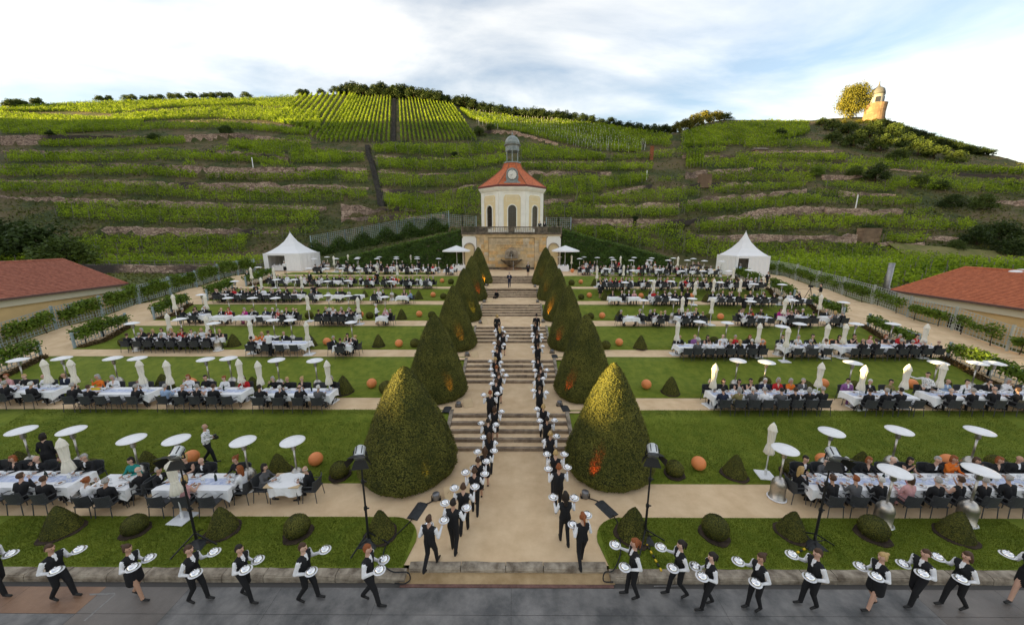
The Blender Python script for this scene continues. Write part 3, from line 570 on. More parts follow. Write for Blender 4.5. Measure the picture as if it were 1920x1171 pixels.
# six flights of five steps
STEPM = [mat('step_stone_a', (0.27, 0.20, 0.14), 0.9, 0.25, 3, 0.4, 30, c2=(0.40, 0.31, 0.22)), mat('step_stone_b', (0.22, 0.165, 0.12), 0.9, 0.25, 3, 0.4, 30, c2=(0.34, 0.265, 0.19))]
TREADM = mat('tread_sand', (0.66, 0.47, 0.28), 0.95, 0.0, 2, 0.4, 50, c2=(0.80, 0.61, 0.39))
for i in range(6):
    st = empty('stone_stairs', (0, FB[i], ZT[i])); tag(st, f'flight of five wide sandstone steps, {["nearest to the camera","second from the camera","third from the camera","fourth from the camera","fifth from the camera","farthest, below the fountain wall"][i]}', 'stairs', 'flights of garden stairs')
    for k in range(5):
        y0 = k * tread; z1 = (k + 1) * rise; cuts = sorted([-SW, SW] + [random.uniform(-1.9, -0.5), random.uniform(0.2, 1.9)])
        for q in range(3):
            bb = MB(); bb.box(cuts[q] + 0.006, cuts[q + 1] - 0.006, y0 + random.uniform(-0.008, 0.008), y0 + 0.17, z1 - 0.30, z1 + random.uniform(-0.006, 0.006), bev=0.018); bb.build('step_block', STEPM[(q + k + i) % 2], st)
        bb = MB(); bb.box(-SW, SW, y0 + 0.171, y0 + tread + (0.02 if k < 4 else 0.0), z1 - 0.25, z1 - 0.012); bb.build('tread', TREADM, st)
    for s in (-1, 1):
        bb = MB(); z0 = 0; vs = []
        a, c2 = sorted((s * (SW + 0.01), s * (SW + 0.19)))
        bb.add([(a, -0.1, -0.3), (c2, -0.1, -0.3), (c2, 2.45, 0.4), (a, 2.45, 0.4), (a, -0.1, 0.06), (c2, -0.1, 0.06), (c2, 0.2, 0.1), (a, 0.2, 0.1), (c2, 2.1, 0.72), (a, 2.1, 0.72), (c2, 2.45, 0.73), (a, 2.45, 0.73)],
               [(0, 1, 5, 4), (4, 5, 6, 7), (7, 6, 8, 9), (9, 8, 10, 11), (11, 10, 2, 3), (0, 3, 2, 1), (0, 4, 7, 9, 11, 3), (1, 2, 10, 8, 6, 5)]); bb.build('cheek_stone', KERB, st)

LINEW = mat('road_paint', (0.24, 0.23, 0.22), 0.8, 0.2, 12)
for nme, P in (('painted_line', [(168, 1112), (216, 1110), (216, 1113), (168, 1115)]), ('painted_line', [(214, 1113), (217, 1113), (160, 1163), (156, 1163)]), ('painted_line', [(1226, 1097), (1274, 1096), (1274, 1098), (1226, 1099)])):
    sheet(nme, [(*G(x, y, -0.146), -0.146) for x, y in P][::-1], LINEW)
# ------------------------------------------------------------------ clock pavilion on its fountain wall
def arch_slab(b, x0, x1, z0, z1, aw, az0, azs, t, m=0, n=10, cx=0.0):
    """slab in the XZ plane, thickness t towards -Y, with an arched opening (half width aw, springing azs)"""
    inner = [(cx - aw, az0)] + [(cx - aw * math.cos(PI * k / n), azs + aw * math.sin(PI * k / n)) for k in range(n + 1)] + [(cx + aw, az0)]
    outer = [(x0, z0)]; 
    for k in range(n + 1):
        f = k / n
        if f < 0.25: outer.append((x0, azs + (z1 - azs) * f / 0.25))
        elif f <= 0.75: outer.append((x0 + (x1 - x0) * (f - 0.25) / 0.5, z1))
        else: outer.append((x1, z1 - (z1 - azs) * (f - 0.75) / 0.25))
    outer.append((x1, z0)); k = len(inner); vs = []
    for y in (0, -t):
        vs += [(x, y, z) for x, z in outer] + [(x, y, z) for x, z in inner]
    fs = []
    for i in range(k - 1):
        a = 2 * k
        fs.append((a + i, a + k + i, a + k + i + 1, a + i + 1)); fs.append((k + i, k + i + 1, a + k + i + 1, a + k + i)); fs.append((i, a + i, a + i + 1, i + 1))
    if az0 > z0 + 0.01: fs.append((2 * k, 2 * k + k - 1, 2 * k + 2 * k - 1, 2 * k + k))
    b.add(vs, fs, m)
CREAM = mat('cream_plaster', (0.90, 0.87, 0.78), 0.85, 0.06, 1.2, 0.1, 20)
YELLOW = mat('yellow_plaster', (0.80, 0.65, 0.38), 0.85, 0.05, 1.2)
ROOFT = mat('roof_tile', (0.50, 0.12, 0.045), 0.8, 0.25, 3.0, 0.6, 14, c2=(0.66, 0.19, 0.075), stretch=(1, 1, 3))
COPPER = mat('copper_grey', (0.23, 0.27, 0.27), 0.5, 0.2, 2.0, c2=(0.33, 0.37, 0.36))
GLASS = mat('dark_glass', (0.03, 0.028, 0.026), 0.12, spec=0.6)
FRAME = mat('window_frame', (0.07, 0.05, 0.035), 0.6)
ASHLAR = [mat(f'ashlar_{k}', c, 0.9, 0.18, 1.6, 0.35, 22, c2=tuple(min(1, q * 1.25) for q in c), detail=7) for k, c in enumerate([(0.55, 0.41, 0.24), (0.58, 0.41, 0.21), (0.50, 0.39, 0.25), (0.60, 0.38, 0.17), (0.56, 0.46, 0.32)])]
DARKSTONE = mat('weathered_stone', (0.09, 0.075, 0.06), 0.9, 0.4, 2.0, 0.4, 18, c2=(0.22, 0.18, 0.13))
pv = empty('clock_pavilion', (0, 62.6, 9.9)); tag(pv, 'octagonal cream pavilion with red roof, clock and grey lantern above the fountain wall', 'pavilion')
W = 10.0; R8 = W / 2 / math.cos(PI / 8); Hw = 6.6
b = MB(); b.lathe([(R8, 0), (R8, Hw)], 8, phase=PI / 8); b.build('wall', CREAM, pv)
b = MB(); b.lathe([(R8 + 0.06, 0.0), (R8 + 0.06, 0.45), (R8, 0.5)], 8, phase=PI / 8); b.build('plinth', CREAM, pv)
b = MB(); b.lathe([(R8 + 0.05, Hw - 0.7), (R8 + 0.1, Hw - 0.45), (R8 + 0.2, Hw - 0.4), (R8 + 0.42, Hw - 0.1), (R8 + 0.5, Hw + 0.05), (R8 + 0.5, Hw + 0.2)], 8, phase=PI / 8); b.build('cornice', CREAM, pv)
b = MB(); b.lathe([(R8 + 0.58, Hw + 0.2), (R8 + 0.6, Hw + 0.42), (R8 + 0.5, Hw + 0.5)], 8, phase=PI / 8); b.build('gutter', mat('gutter_red', (0.17, 0.045, 0.035), 0.6), pv)
roof = MB(); prof = [(R8 + 0.52, Hw + 0.42), (R8 - 1.0, Hw + 1.45), (R8 - 2.4, Hw + 2.5), (R8 - 3.6, Hw + 3.5), (1.35, Hw + 4.5)]; roof.lathe(prof, 8, phase=PI / 8); rf = roof.build('roof', ROOFT, pv)
for k in range(8):
    t = PI / 8 + k * PI / 4; bb = MB(); bb.tube([(r * math.cos(t), r * math.sin(t), z + 0.02) for r, z in prof], 0.075, 6); bb.build('hip_ridge', mat('ridge_tile', (0.32, 0.13, 0.075), 0.8), rf)
bb = MB(); bb.lathe([(1.5, Hw + 4.42), (1.5, Hw + 4.6), (1.2, Hw + 4.62)], 8, phase=PI / 8); lt = bb.build('lantern', COPPER, pv)
for k in range(6):
    t = PI / 6 + k * PI / 3; bb = MB(); bb.lathe([(0.12, 0), (0.085, 0.12), (0.08, 1.6), (0.12, 1.72)], 8, (1.02 * math.cos(t), 1.02 * math.sin(t), Hw + 4.6)); bb.build('column', COPPER, lt)
bb = MB(); bb.lathe([(1.12, Hw + 6.3), (1.15, Hw + 6.4), (1.1, Hw + 7.1), (1.36, Hw + 7.25), (1.38, Hw + 7.36), (1.2, Hw + 7.42)], 16, phase=PI / 8); bb.build('drum', COPPER, lt)
bb = MB(); bb.lathe([(1.18, Hw + 7.4), (1.16, Hw + 7.7), (1.05, Hw + 8.1), (0.8, Hw + 8.45), (0.45, Hw + 8.68), (0.1, Hw + 8.76)], 24, smooth_ := (0, 0, 0), 0, wob=lambda t, z: 1 + 0.03 * abs(math.cos(4 * t)) ** 6); bb.build('dome', COPPER, lt, smooth=True)
bb = MB(); bb.lathe([(0.1, Hw + 8.7), (0.06, Hw + 8.85), (0.14, Hw + 8.98), (0.14, Hw + 9.06), (0.03, Hw + 9.2), (0.02, Hw + 9.45)], 8); bb.build('finial', COPPER, lt)
# faces: pilasters, yellow panel, arched window
fw = 2 * R8 * math.sin(PI / 8)
for k in range(8):
    ang = -PI / 2 + k * PI / 4
    e = bpy.data.objects.new('facade', None)
    # each facade's pieces hang directly on the pavilion, set by matrix
    M4 = Matrix.Rotation(ang + PI / 2, 4, 'Z') @ Matrix.Translation((0, -W / 2, 0))
    def put(name, mb, m, par=None, smooth=False):
        o = mb.build(name, m, par or pv, smooth=smooth); o.matrix_local = M4; return o
    for sx in (-1, 1):
        q = MB(); xa, xb = sorted((sx * (fw / 2 - 0.02), sx * (fw / 2 - 0.72))); q.box(xa, xb, -0.10, 0.02, 0.4, Hw - 0.55); put('pilaster', q, CREAM)
    q = MB(); arch_slab(q, -1.32, 1.32, 0.35, 5.6, 0.66, 0.35, 3.45, 0.09); put('panel', q, YELLOW)
    q = MB(); arch_slab(q, -0.9, 0.9, 0.35, 4.4, 0.67, 0.35, 3.45, 0.14)
    q = MB()
    arc = [(-0.72, 0.4)] + [(-0.72 * math.cos(PI * j / 12), 3.45 + 0.72 * math.sin(PI * j / 12)) for j in range(13)] + [(0.72, 0.4)]
    for j in range(len(arc) - 1): q.bar((arc[j][0], -0.12, arc[j][1]), (arc[j + 1][0], -0.12, arc[j + 1][1]), 0.14, 0.14)
    put('arch_frame', q, CREAM)
    q = MB()
    for zc in (4.55,): 
        q.box(-0.95, 0.95, -0.115, -0.085, 4.62, 4.66); q.box(-0.95, 0.95, -0.115, -0.085, 5.34, 5.38); q.box(-0.95, -0.91, -0.115, -0.085, 4.66, 5.34); q.box(0.91, 0.95, -0.115, -0.085, 4.66, 5.34)
    put('panel_moulding', q, CREAM)
    q = MB(); pts = [(-0.64, 0.35)] + [(-0.64 * math.cos(PI * j / 12), 3.45 + 0.64 * math.sin(PI * j / 12)) for j in range(13)] + [(0.64, 0.35)]
    q.add([(x, -0.012, z) for x, z in pts], [tuple(range(len(pts)))]); wdw = put('window', q, GLASS)
    q = MB()
    for x in (-0.33, 0, 0.33): q.box(x - 0.02, x + 0.02, -0.05, -0.016, 0.4, 3.6 + (0.38 if x == 0 else 0.3))
    for z in (0.9, 1.5, 2.1, 2.75, 3.4): q.box(-0.62, 0.62, -0.054, -0.02, z - 0.025, z + 0.025)
    o = q.build('muntins', FRAME, wdw)
# clock dormer on the front slope
ck = empty('dormer', (0, 0, 0)); bpy.data.objects.remove(ck)
q = MB(); sil = [(-1.35, 0), (-1.25, 0.35), (-0.9, 0.55), (-0.88, 0.95), (-0.98, 1.1), (-0.92, 1.5)] + [(-0.92 * math.cos(PI * j / 10), 1.55 + 0.92 * math.sin(PI * j / 10)) for j in range(1, 10)]
sil += [(-x, z) for x, z in sil[:6][::-1]]; n = len(sil)
q.add([(x, 0, z) for x, z in sil] + [(x, 1.6, z) for x, z in sil], [tuple(range(n))[::-1], tuple(range(n, 2 * n))] + [(i, (i + 1) % n, n + (i + 1) % n, n + i) for i in range(n)])
dm = q.build('clock_dormer', COPPER, pv, loc=(0, -W / 2 - 0.05, Hw + 0.5))
def disc(r, y, m, n=28, th=0.04):
    q = MB(); q.add([(r * math.cos(2 * PI * k / n), y, r * math.sin(2 * PI * k / n)) for k in range(n)] + [(r * math.cos(2 * PI * k / n), y + th, r * math.sin(2 * PI * k / n)) for k in range(n)], [tuple(range(n)), tuple(range(n, 2 * n))[::-1]] + [(k, n + k, n + (k + 1) % n, (k + 1) % n) for k in range(n)]); return q
rim = disc(0.76, -0.05, 0).build('clock_rim', BLACKM, dm, loc=(0, 0, 1.45)); disc(0.69, -0.09, 0).build('clock_face', mat('clock_white', (0.82, 0.80, 0.74), 0.6), dm, loc=(0, 0, 1.45))
q = MB()
for k in range(12):
    t = k * PI / 6; w = 0.05
    q.bar((0.5 * math.sin(t), -0.105, 0.5 * math.cos(t)), (0.64 * math.sin(t), -0.105, 0.64 * math.cos(t)), w if k % 3 else 0.08, 0.012)
q.build('clock_numerals', BLACKM, dm, loc=(0, 0, 1.45))
for nm_, t, l_, w in (('hour_hand', math.radians(258), 0.34, 0.08), ('minute_hand', math.radians(213), 0.52, 0.06)):
    q = MB(); q.bar((-0.1 * math.sin(t), -0.125, -0.1 * math.cos(t)), (l_ * math.sin(t), -0.125, l_ * math.cos(t)), w, 0.012); q.build(nm_, BLACKM, dm, loc=(0, 0, 1.45))
# ---- fountain wall
fwall = empty('fountain_wall', (-0.1, 55.0, 4.2)); tag(fwall, 'tall sandstone terrace wall with fountain niche and dark balustrade below the pavilion', 'stone wall')
b = MB(); b.box(-7.5, 7.5, 0.22, 15.5, -0.3, 5.55); b.build('core', ASHLAR[2], fwall)
def blocks(x0, x1, z0, z1, nz, bl, y0, dep=0.25):
    hz = (z1 - z0) / nz
    for r in range(nz):
        x = x0
        while x < x1 - 0.05:
            l_ = min(bl * random.uniform(0.7, 1.3), x1 - x)
            if x1 - (x + l_) < 0.35: l_ = x1 - x
            q = MB(); q.box(x + 0.006, x + l_ - 0.006, y0 + random.uniform(-0.012, 0.012), y0 + dep, z0 + r * hz + 0.006, z0 + (r + 1) * hz - 0.006); q.build('stone_block', random.choice(ASHLAR), fwall); x += l_
blocks(-3.5, 3.5, 0.35, 4.75, 9, 1.15, 0.0); blocks(-5.3, -4.2, 0.0, 4.85, 9, 0.6, -0.02); blocks(4.2, 5.3, 0.0, 4.85, 9, 0.6, -0.02); blocks(-4.18, -3.52, 0.0, 4.85, 11, 0.7, -0.12, 0.36); blocks(3.52, 4.18, 0.0, 4.85, 11, 0.7, -0.12, 0.36)
b = MB(); b.box(-3.5, 3.5, -0.1, 0.3, -0.2, 0.34); b.build('base_course', DARKSTONE, fwall)
b = MB(); b.box(-5.4, 5.4, -0.1, 0.4, 4.86, 5.3); b.build('frieze', ASHLAR[0], fwall)
b = MB(); b.box(-7.6, 7.6, -0.42, 0.5, 5.36, 5.5, bev=0.04); b.box(-7.55, 7.55, -0.28, 0.5, 5.302, 5.358); b.build('cornice', DARKSTONE, fwall)
# worn inscription: three lines of shallow letters
q = MB(); random.seed(3)
for row, (a, c2, z) in enumerate(((-2.5, 2.2, 3.93), (-2.35, 2.3, 3.52), (-1.5, 1.5, 3.12))):
    x = a
    while x < c2:
        w = random.uniform(0.1, 0.16)
        for zz in (0, 0.1, 0.2):
            if random.random() < 0.6: q.box(x, x + w * 0.8, -0.016, -0.004, z + zz, z + zz + 0.03)
        q.box(x, x + 0.03, -0.018, -0.005, z, z + 0.23); x += w + (0.12 if random.random() < 0.15 else 0.05)
q.build('inscription', mat('letter_shadow', (0.27, 0.19, 0.11), 0.9), fwall); random.seed(11)
# wings with arched niches
for s in (-1, 1):
    q = MB(); c0 = s * 6.42; arch_slab(q, c0 - 1.08, c0 + 1.08, -0.2, 5.0, 0.72, -0.2, 3.2, 0.3, cx=c0); o = q.build('wing', mat('white_plaster', (0.80, 0.77, 0.70), 0.85, 0.04, 1), fwall, loc=(0, 0.2, 0))
    q = MB(); arc = [(c0 - 0.78, 0)] + [(c0 - 0.78 * math.cos(PI * j / 12), 3.2 + 0.78 * math.sin(PI * j / 12)) for j in range(13)] + [(c0 + 0.78, 0)]
    for j in range(len(arc) - 1): q.bar((arc[j][0], -0.12, arc[j][1]), (arc[j + 1][0], -0.12, arc[j + 1][1]), 0.2, 0.16)
    q.build('niche_frame', SANDSTONE, fwall)
    q = MB(); pts = [(c0 - 0.72, -0.2)] + [(c0 - 0.72 * math.cos(PI * j / 12), 3.2 + 0.72 * math.sin(PI * j / 12)) for j in range(13)] + [(c0 + 0.72, -0.2)]; q.add([(x, 0.195, z) for x, z in pts], [tuple(range(len(pts)))]); q.build('niche', YELLOW, fwall)
    q = MB(); q.box(c0 - 1.1, c0 + 1.1, -0.12, 0.3, 5.002, 5.3); q.build('wing_frieze', ASHLAR[4], fwall)
# balustrade
BAL = MB(); BAL.lathe([(0.07, 0), (0.09, 0.06), (0.05, 0.14), (0.095, 0.32), (0.06, 0.52), (0.05, 0.62), (0.085, 0.7)], 8); balm = BAL.mesh('baluster', DARKSTONE, True)
balw = BAL.mesh('baluster', mat('pale_stone', (0.5, 0.45, 0.37), 0.9, 0.3, 3), True)
for a, c2, me, dx in ((-7.35, -5.5, balm, 0.2), (5.5, 7.35, balm, 0.2), (-3.5, -0.5, balw, 0.27), (0.5, 3.4, balw, 0.27)):
    for x in np.arange(a, c2, dx): link('baluster', me, fwall, (x, -0.05, 5.58))
for a, c2 in ((-5.45, -3.6), (3.5, 5.4), (-0.42, 0.42), (-7.6, -7.4), (7.4, 7.6)):
    q = MB(); q.box(a, c2, -0.22, 0.12, 5.501, 6.3, bev=0.02); q.build('pedestal', DARKSTONE, fwall)
q = MB(); q.box(-7.6, 7.6, -0.24, 0.14, 6.302, 6.44, bev=0.03); q.build('handrail', DARKSTONE, fwall); q = MB(); q.box(-7.5, 7.5, -0.2, 0.1, 5.504, 5.575); q.build('base_rail', DARKSTONE, fwall)
# fountain
ft = empty('wall_fountain', (-0.12, 54.9, 4.2)); tag(ft, 'stone wall fountain with mask, scalloped basin and water jet', 'fountain')
q = MB(); sil = [(-1.0, 1.7), (-0.95, 2.75), (-0.75, 3.0), (-0.45, 3.1)] + [(-0.45 * math.cos(PI * j / 6), 3.1 + 0.28 * math.sin(PI * j / 6)) for j in range(1, 6)] + [(0.45, 3.1), (0.75, 3.0), (0.95, 2.75), (1.0, 1.7)]; n = len(sil)
q.add([(x, -0.22, z) for x, z in sil] + [(x, 0.09, z) for x, z in sil], [tuple(range(n))[::-1]] + [(i, (i + 1) % n, n + (i + 1) % n, n + i) for i in range(n)]); q.build('back_plate', SANDSTONE, ft)
q = MB(); q.lathe([(0.02, 2.0), (0.3, 2.1), (0.34, 2.4), (0.26, 2.75), (0.05, 2.85)], 12, (0, -0.24, 0)); q.lathe([(0.02, 2.3), (0.1, 2.35), (0.05, 2.5)], 8, (0, -0.55, 0)); q.build('mask', DARKSTONE, ft, smooth=True)
q = MB(); q.lathe([(0.35, 0.5), (0.9, 0.9), (1.35, 1.25), (1.62, 1.5), (1.66, 1.58), (1.5, 1.55), (1.2, 1.35)], 28, (0, -0.5, 0), wob=lambda t, z: 1 + 0.04 * math.cos(9 * t)); q.build('basin', DARKSTONE, ft, smooth=True)
q = MB(); q.lathe([(0.8, 0), (0.7, 0.3), (0.35, 0.5)], 16, (0, -0.45, 0)); q.box(-1.6, 1.6, -0.55, 0.06, 0.0, 0.28); q.build('pedestal', mat('rust_stone', (0.20, 0.12, 0.07), 0.9, 0.3, 3), ft)
q = MB(); q.tube([(0, -0.6, 2.35), (0, -0.8, 2.2), (0, -0.88, 1.55)], 0.02, 6); q.tube([(0.3, -2.05, 1.55), (0.3, -2.1, 0.05)], 0.02, 6); q.build('water_jet', mat('water', (0.6, 0.62, 0.62), 0.1, spec=0.6), ft)
# ------------------------------------------------------------------ ivy-clad ramps left and right of the fountain wall
IVY = leafmat('ivy_leaf', (0.018, 0.040, 0.007), (0.085, 0.15, 0.02), 0.15, 0.8)
IVY2 = leafmat('ivy_leaf_light', (0.04, 0.075, 0.01), (0.15, 0.24, 0.03), 0.2, 0.8)
def ivy_wall(s, x0, x1, zt0, zt1, Y, label):
    e = empty('ivy_wall', (x0 * s, Y, 4.2)); tag(e, label, 'ivy wall'); q = MB(); L_ = (x1 - x0)
    q.add([(0, 0, -0.2), (s * L_, 0, -0.2), (s * L_, 0, zt1 - 4.2), (0, 0, zt0 - 4.2), (0, 1.2, -0.2), (s * L_, 1.2, -0.2), (s * L_, 1.2, zt1 - 4.2), (0, 1.2, zt0 - 4.2)], [(0, 1, 2, 3), (7, 6, 5, 4), (3, 2, 6, 7), (0, 3, 7, 4), (1, 5, 6, 2)]); q.build('wall', DARKSTONE, e)
    n = 15000; u = RNG.random(n); top = zt0 + (zt1 - zt0) * u - 4.2; w = RNG.random(n) ** 0.9 * (top + 0.1); P = np.stack([s * L_ * u, -0.05 - np.abs(RNG.normal(0, 0.14, n)) - 0.16 * np.sin(u * 40) * np.sin(w * 4), w], 1)
    V_, F_ = leaf_arrays(P, 0.26, np.tile([0, -1.0, 0.35], (n, 1)), 0.55); link('ivy', np_mesh('ivy', V_, F_, IVY), e)
    n = 3500; u = RNG.random(n); top = zt0 + (zt1 - zt0) * u - 4.2; P = np.stack([s * L_ * u, RNG.uniform(-0.3, 1.2, n), top + np.abs(RNG.normal(0, 0.16, n))], 1); V_, F_ = leaf_arrays(P, 0.26, np.tile([0, -0.3, 1.0], (n, 1)), 0.4); link('ivy', np_mesh('ivy_top', V_, F_, IVY2), e)
ivy_wall(-1, 7.6, 26.8, 10.0, 5.6, 55.4, 'dark ivy covered ramp wall descending to the left of the fountain wall'); ivy_wall(1, 7.6, 25.0, 10.0, 5.6, 55.4, 'dark ivy covered ramp wall descending to the right of the fountain wall')
# ------------------------------------------------------------------ lattice trellises
LATT = mat('lattice_paint', (0.30, 0.36, 0.38), 0.7, 0.1, 3); LATTP = mat('lattice_post', (0.30, 0.38, 0.41), 0.7, 0.1, 3); LATTW = mat('lattice_pale', (0.42, 0.45, 0.42), 0.7, 0.1, 3)
_sl = {}
def slat_mesh(l, vert, m):
    k = (round(l, 2), vert, m.name)
    if k not in _sl:
        q = MB()
        if vert: q.box(-0.016, 0.016, -0.012, 0.012, 0, l)
        else: q.box(0, l, -0.012, 0.012, -0.016, 0.016)
        _sl[k] = q.mesh('slat', m)
    return _sl[k]
def lattice_bay(p0, p1, h, label, name='trellis', cell=0.22, m=None, parts=True, post=True, group='lattice trellises along the garden', postm=None):
    """bay between two foot points; slats follow the slope of the ground"""
    m = m or LATT; p0 = Vector(p0); p1 = Vector(p1); L_ = math.hypot(p1.x - p0.x, p1.y - p0.y); rz = math.atan2(p1.y - p0.y, p1.x - p0.x); dz = p1.z - p0.z
    e = empty(name, p0, rz); tag(e, label, 'trellis', group)
    if post:
        for x, z in ((0, 0), (L_, dz)):
            q = MB(); q.box(x - 0.06, x + 0.06, -0.06, 0.06, z - 0.2, z + h + 0.1); q.build('post', postm or LATTP, e)
    nv = max(2, int(L_ / cell)); nh = max(2, int(h / cell)); jo = MB()
    for i in range(1, nv):
        x = L_ * i / nv; z = dz * i / nv + 0.08
        if parts: link('slat', slat_mesh(h - 0.1, True, m), e, (x, 0.014, z))
        else: jo.box(x - 0.016, x + 0.016, 0.002, 0.026, z, z + h - 0.1)
    for j in range(nh + 1):
        z = 0.08 + (h - 0.1) * j / nh
        if parts:
            o = link('slat', slat_mesh(math.hypot(L_, dz), False, m), e, (0, -0.014, z)); o.rotation_euler = (0, -math.atan2(dz, L_), 0)
        else: jo.bar((0, -0.014, z), (L_, -0.014, dz + z), 0.024, 0.032)
    if not parts: o = jo.build('slats', m, e); tag(o, kind='stuff')
    return e
VINEG = leafmat('trellis_leaf', (0.045, 0.085, 0.010), (0.19, 0.28, 0.03), 0.25, 1.2)
def trellis_vine(P0, P1, h0, h1, n, label, w=0.3, size=0.2, dens_gap=0.0, name='grapevine'):
    P0 = np.array(P0, float); P1 = np.array(P1, float); e = empty(name, tuple(P0)); tag(e, label, 'grapevine', 'vines trained on the garden trellises')
    L_ = np.linalg.norm(P1 - P0); k = max(2, int(L_ / 0.9)); cen = (np.arange(k) + 0.5) / k; ci = RNG.integers(0, k, n); amp = RNG.uniform(0.6, 1.15, k)
    u = np.clip(cen[ci] + RNG.normal(0, 0.36 / k, n), 0, 1); z = h0 + (h1 - h0) * amp[ci] * RNG.beta(1.8, 1.5, n); P = (P1 - P0)[None] * u[:, None]; P[:, 2] += z; d = (P1 - P0) / L_; P += np.stack([-d[1] * np.ones(n), d[0] * np.ones(n), np.zeros(n)], 1) * RNG.normal(0, w * 0.6, n)[:, None]
    V_, F_ = leaf_arrays(P, size); link('leaves', np_mesh('leaves', V_, F_, VINEG), e)
    q = MB()
    for c0 in cen[::2]:
        a = (P1 - P0) * c0; q.tube([(a[0], a[1], a[2] - 0.1), (a[0] + random.uniform(-.05, .05), a[1] + random.uniform(-.08, .08), a[2] + h0 * 0.6), (a[0] + random.uniform(-.1, .1), a[1] + random.uniform(-.1, .1), a[2] + h0 + 0.35)], [0.035, 0.028, 0.015], 6)
    q.build('stem', WOODM, e)
def sz(Y): return float(np.interp(Y, [GY0[0], GY1[0], GY0[1], GY1[1], GY0[2], GY1[2], GY0[3], GY1[3], GY0[4], GY1[4], GY0[5], GY1[5], GY0[6], 60], [0, 0, .7, .7, 1.4, 1.4, 2.1, 2.1, 2.8, 2.8, 3.5, 3.5, 4.2, 4.2]))
# tall lattice along the outer edge of both side paths
for s, X0 in ((-1, XL - 4.9), (1, XR + 5.9)):
    side = 'left' if s < 0 else 'right'; Yn = 17.0; k = 0
    while Yn < 50:
        Y2 = Yn + 3.4; lx = X0 + s * 0.035 * (Yn - 17); lx2 = X0 + s * 0.035 * (Y2 - 17); p0 = (lx, Yn, sz(Yn)); p1 = (lx2, Y2, sz(Y2))
        lattice_bay(p0, p1, 1.75, f'tall grey lattice trellis beside {side} path, {ordn(k)} bay from the front', parts=(Yn < 38), m=LATT if s < 0 else LATTW, postm=LATTP if s < 0 else LATTW)
        dn = 1500 if s < 0 else (900 if k % 2 else 520)
        trellis_vine((lx - s * 0.2, Yn + 0.3, sz(Yn)), (lx2 - s * 0.2, Y2 - 0.3, sz(Y2)), 0.55, 1.95 if s < 0 else 1.5, dn, f'leafy grapevine on tall lattice of {side} path, {ordn(k)} from the front', w=0.3)
        Yn = Y2 + 0.02; k += 1
# low lattices with vines at the outer edge of every lawn
for s, X0 in ((-1, XL - 0.1), (1, XR + 0.1)):
    side = 'left' if s < 0 else 'right'
    for i in range(1, 6):
        ya, yb = GY1[i] + 0.25, GY0[i + 1] - 0.1; ym = (ya + yb) / 2
        for q, (a, c2) in enumerate(((ya, ym), (ym + 0.02, yb))):
            lattice_bay((X0, a, sz(a) + 0.0), (X0, c2, sz(c2)), 1.0, f'low blue grey lattice at {side} end of {ordn(i)} lawn from the front, {"near" if q == 0 else "far"} bay', parts=(i < 4), name='low_trellis')
        trellis_vine((X0, ya + 0.1, sz(ya)), (X0, yb - 0.1, sz(yb)), 0.4, 1.35, 1900, f'bushy grapevine on low lattice at {side} end of {ordn(i)} lawn from the front', w=0.42, size=0.19)
        q = MB(); a = X0 + (0.1 if s < 0 else -0.1); c2 = a - s * 0.55; n = 2200; u = RNG.random(n); P = np.stack([a + (c2 - a) * RNG.random(n), ya + (yb - ya) * u, np.interp(ya + (yb - ya) * u, [ya, FB[i], yb], [ZT[i], ZT[i], ZT[i + 1]]) + 0.03 + np.abs(RNG.normal(0, 0.09, n))], 1)
        V_, F_ = leaf_arrays(P, 0.12); o = link('flower_bed', np_mesh('flower_bed', V_, F_, leafmat('bed_leaf', (0.045, 0.035, 0.012), (0.16, 0.10, 0.04), 0.1, 1.5))); tag(o, f'reddish low flower bed under {side} lattice of {ordn(i)} lawn from the front', 'flower bed', 'flower beds under the low lattices')
# lattice fences above the ivy ramps
def px_fence(a, c2, n, h, label, side):
    for k in range(n):
        f0, f1 = k / n, (k + 1) / n; p0 = [a[j] + (c2[j] - a[j]) * f0 for j in range(3)]; p1 = [a[j] + (c2[j] - a[j]) * f1 for j in range(3)]
        lattice_bay(p0, p1, h, f'{label}, {ordn(k)} bay from {side}', parts=False, cell=0.3, m=LATT)
fa = atY(585, 470, 60.0); fb = atY(842, 424, 60.5); px_fence(fa, fb, 8, 2.4, 'grey lattice fence above the left ivy ramp', 'its low end')
px_fence(atY(842, 424, 60.5), atY(893, 428, 60.5), 2, 1.9, 'grey lattice fence beside the pavilion on the left', 'left'); px_fence(atY(1024, 428, 60.5), atY(1070, 428, 60.5), 2, 1.7, 'grey lattice fence beside the pavilion on the right', 'left')
def bushes_line(a, c2, n, h, w, label, m, name='hedge', size=0.22, cat='hedge'):
    a = np.array(a); c2 = np.array(c2); u = RNG.random(n); P = a + (c2 - a) * u[:, None]; P[:, 2] += RNG.beta(1.5, 1.5, n) * h * (0.75 + 0.3 * np.sin(u * 37)); P[:, 1] += RNG.normal(0, w, n); V_, F_ = leaf_arrays(P, size); o = link(name, np_mesh(name, V_, F_, m)); tag(o, label, cat); return o
bushes_line(np.array(fa) - [0, 0.7, 1.2], np.array(fb) - [0, 0.7, 0.9], 16000, 2.7, 0.4, 'dark climbing shrubs along the lattice fence above left ivy ramp', IVY); bushes_line((-10, 60.0, 9.0), (-6, 60, 9.6), 1500, 1.6, 0.4, 'dark shrubs left of the pavilion by the balustrade', IVY); bushes_line((6, 60.0, 9.6), (10.5, 60, 9.0), 1500, 1.6, 0.4, 'dark shrubs right of the pavilion by the balustrade', IVY)
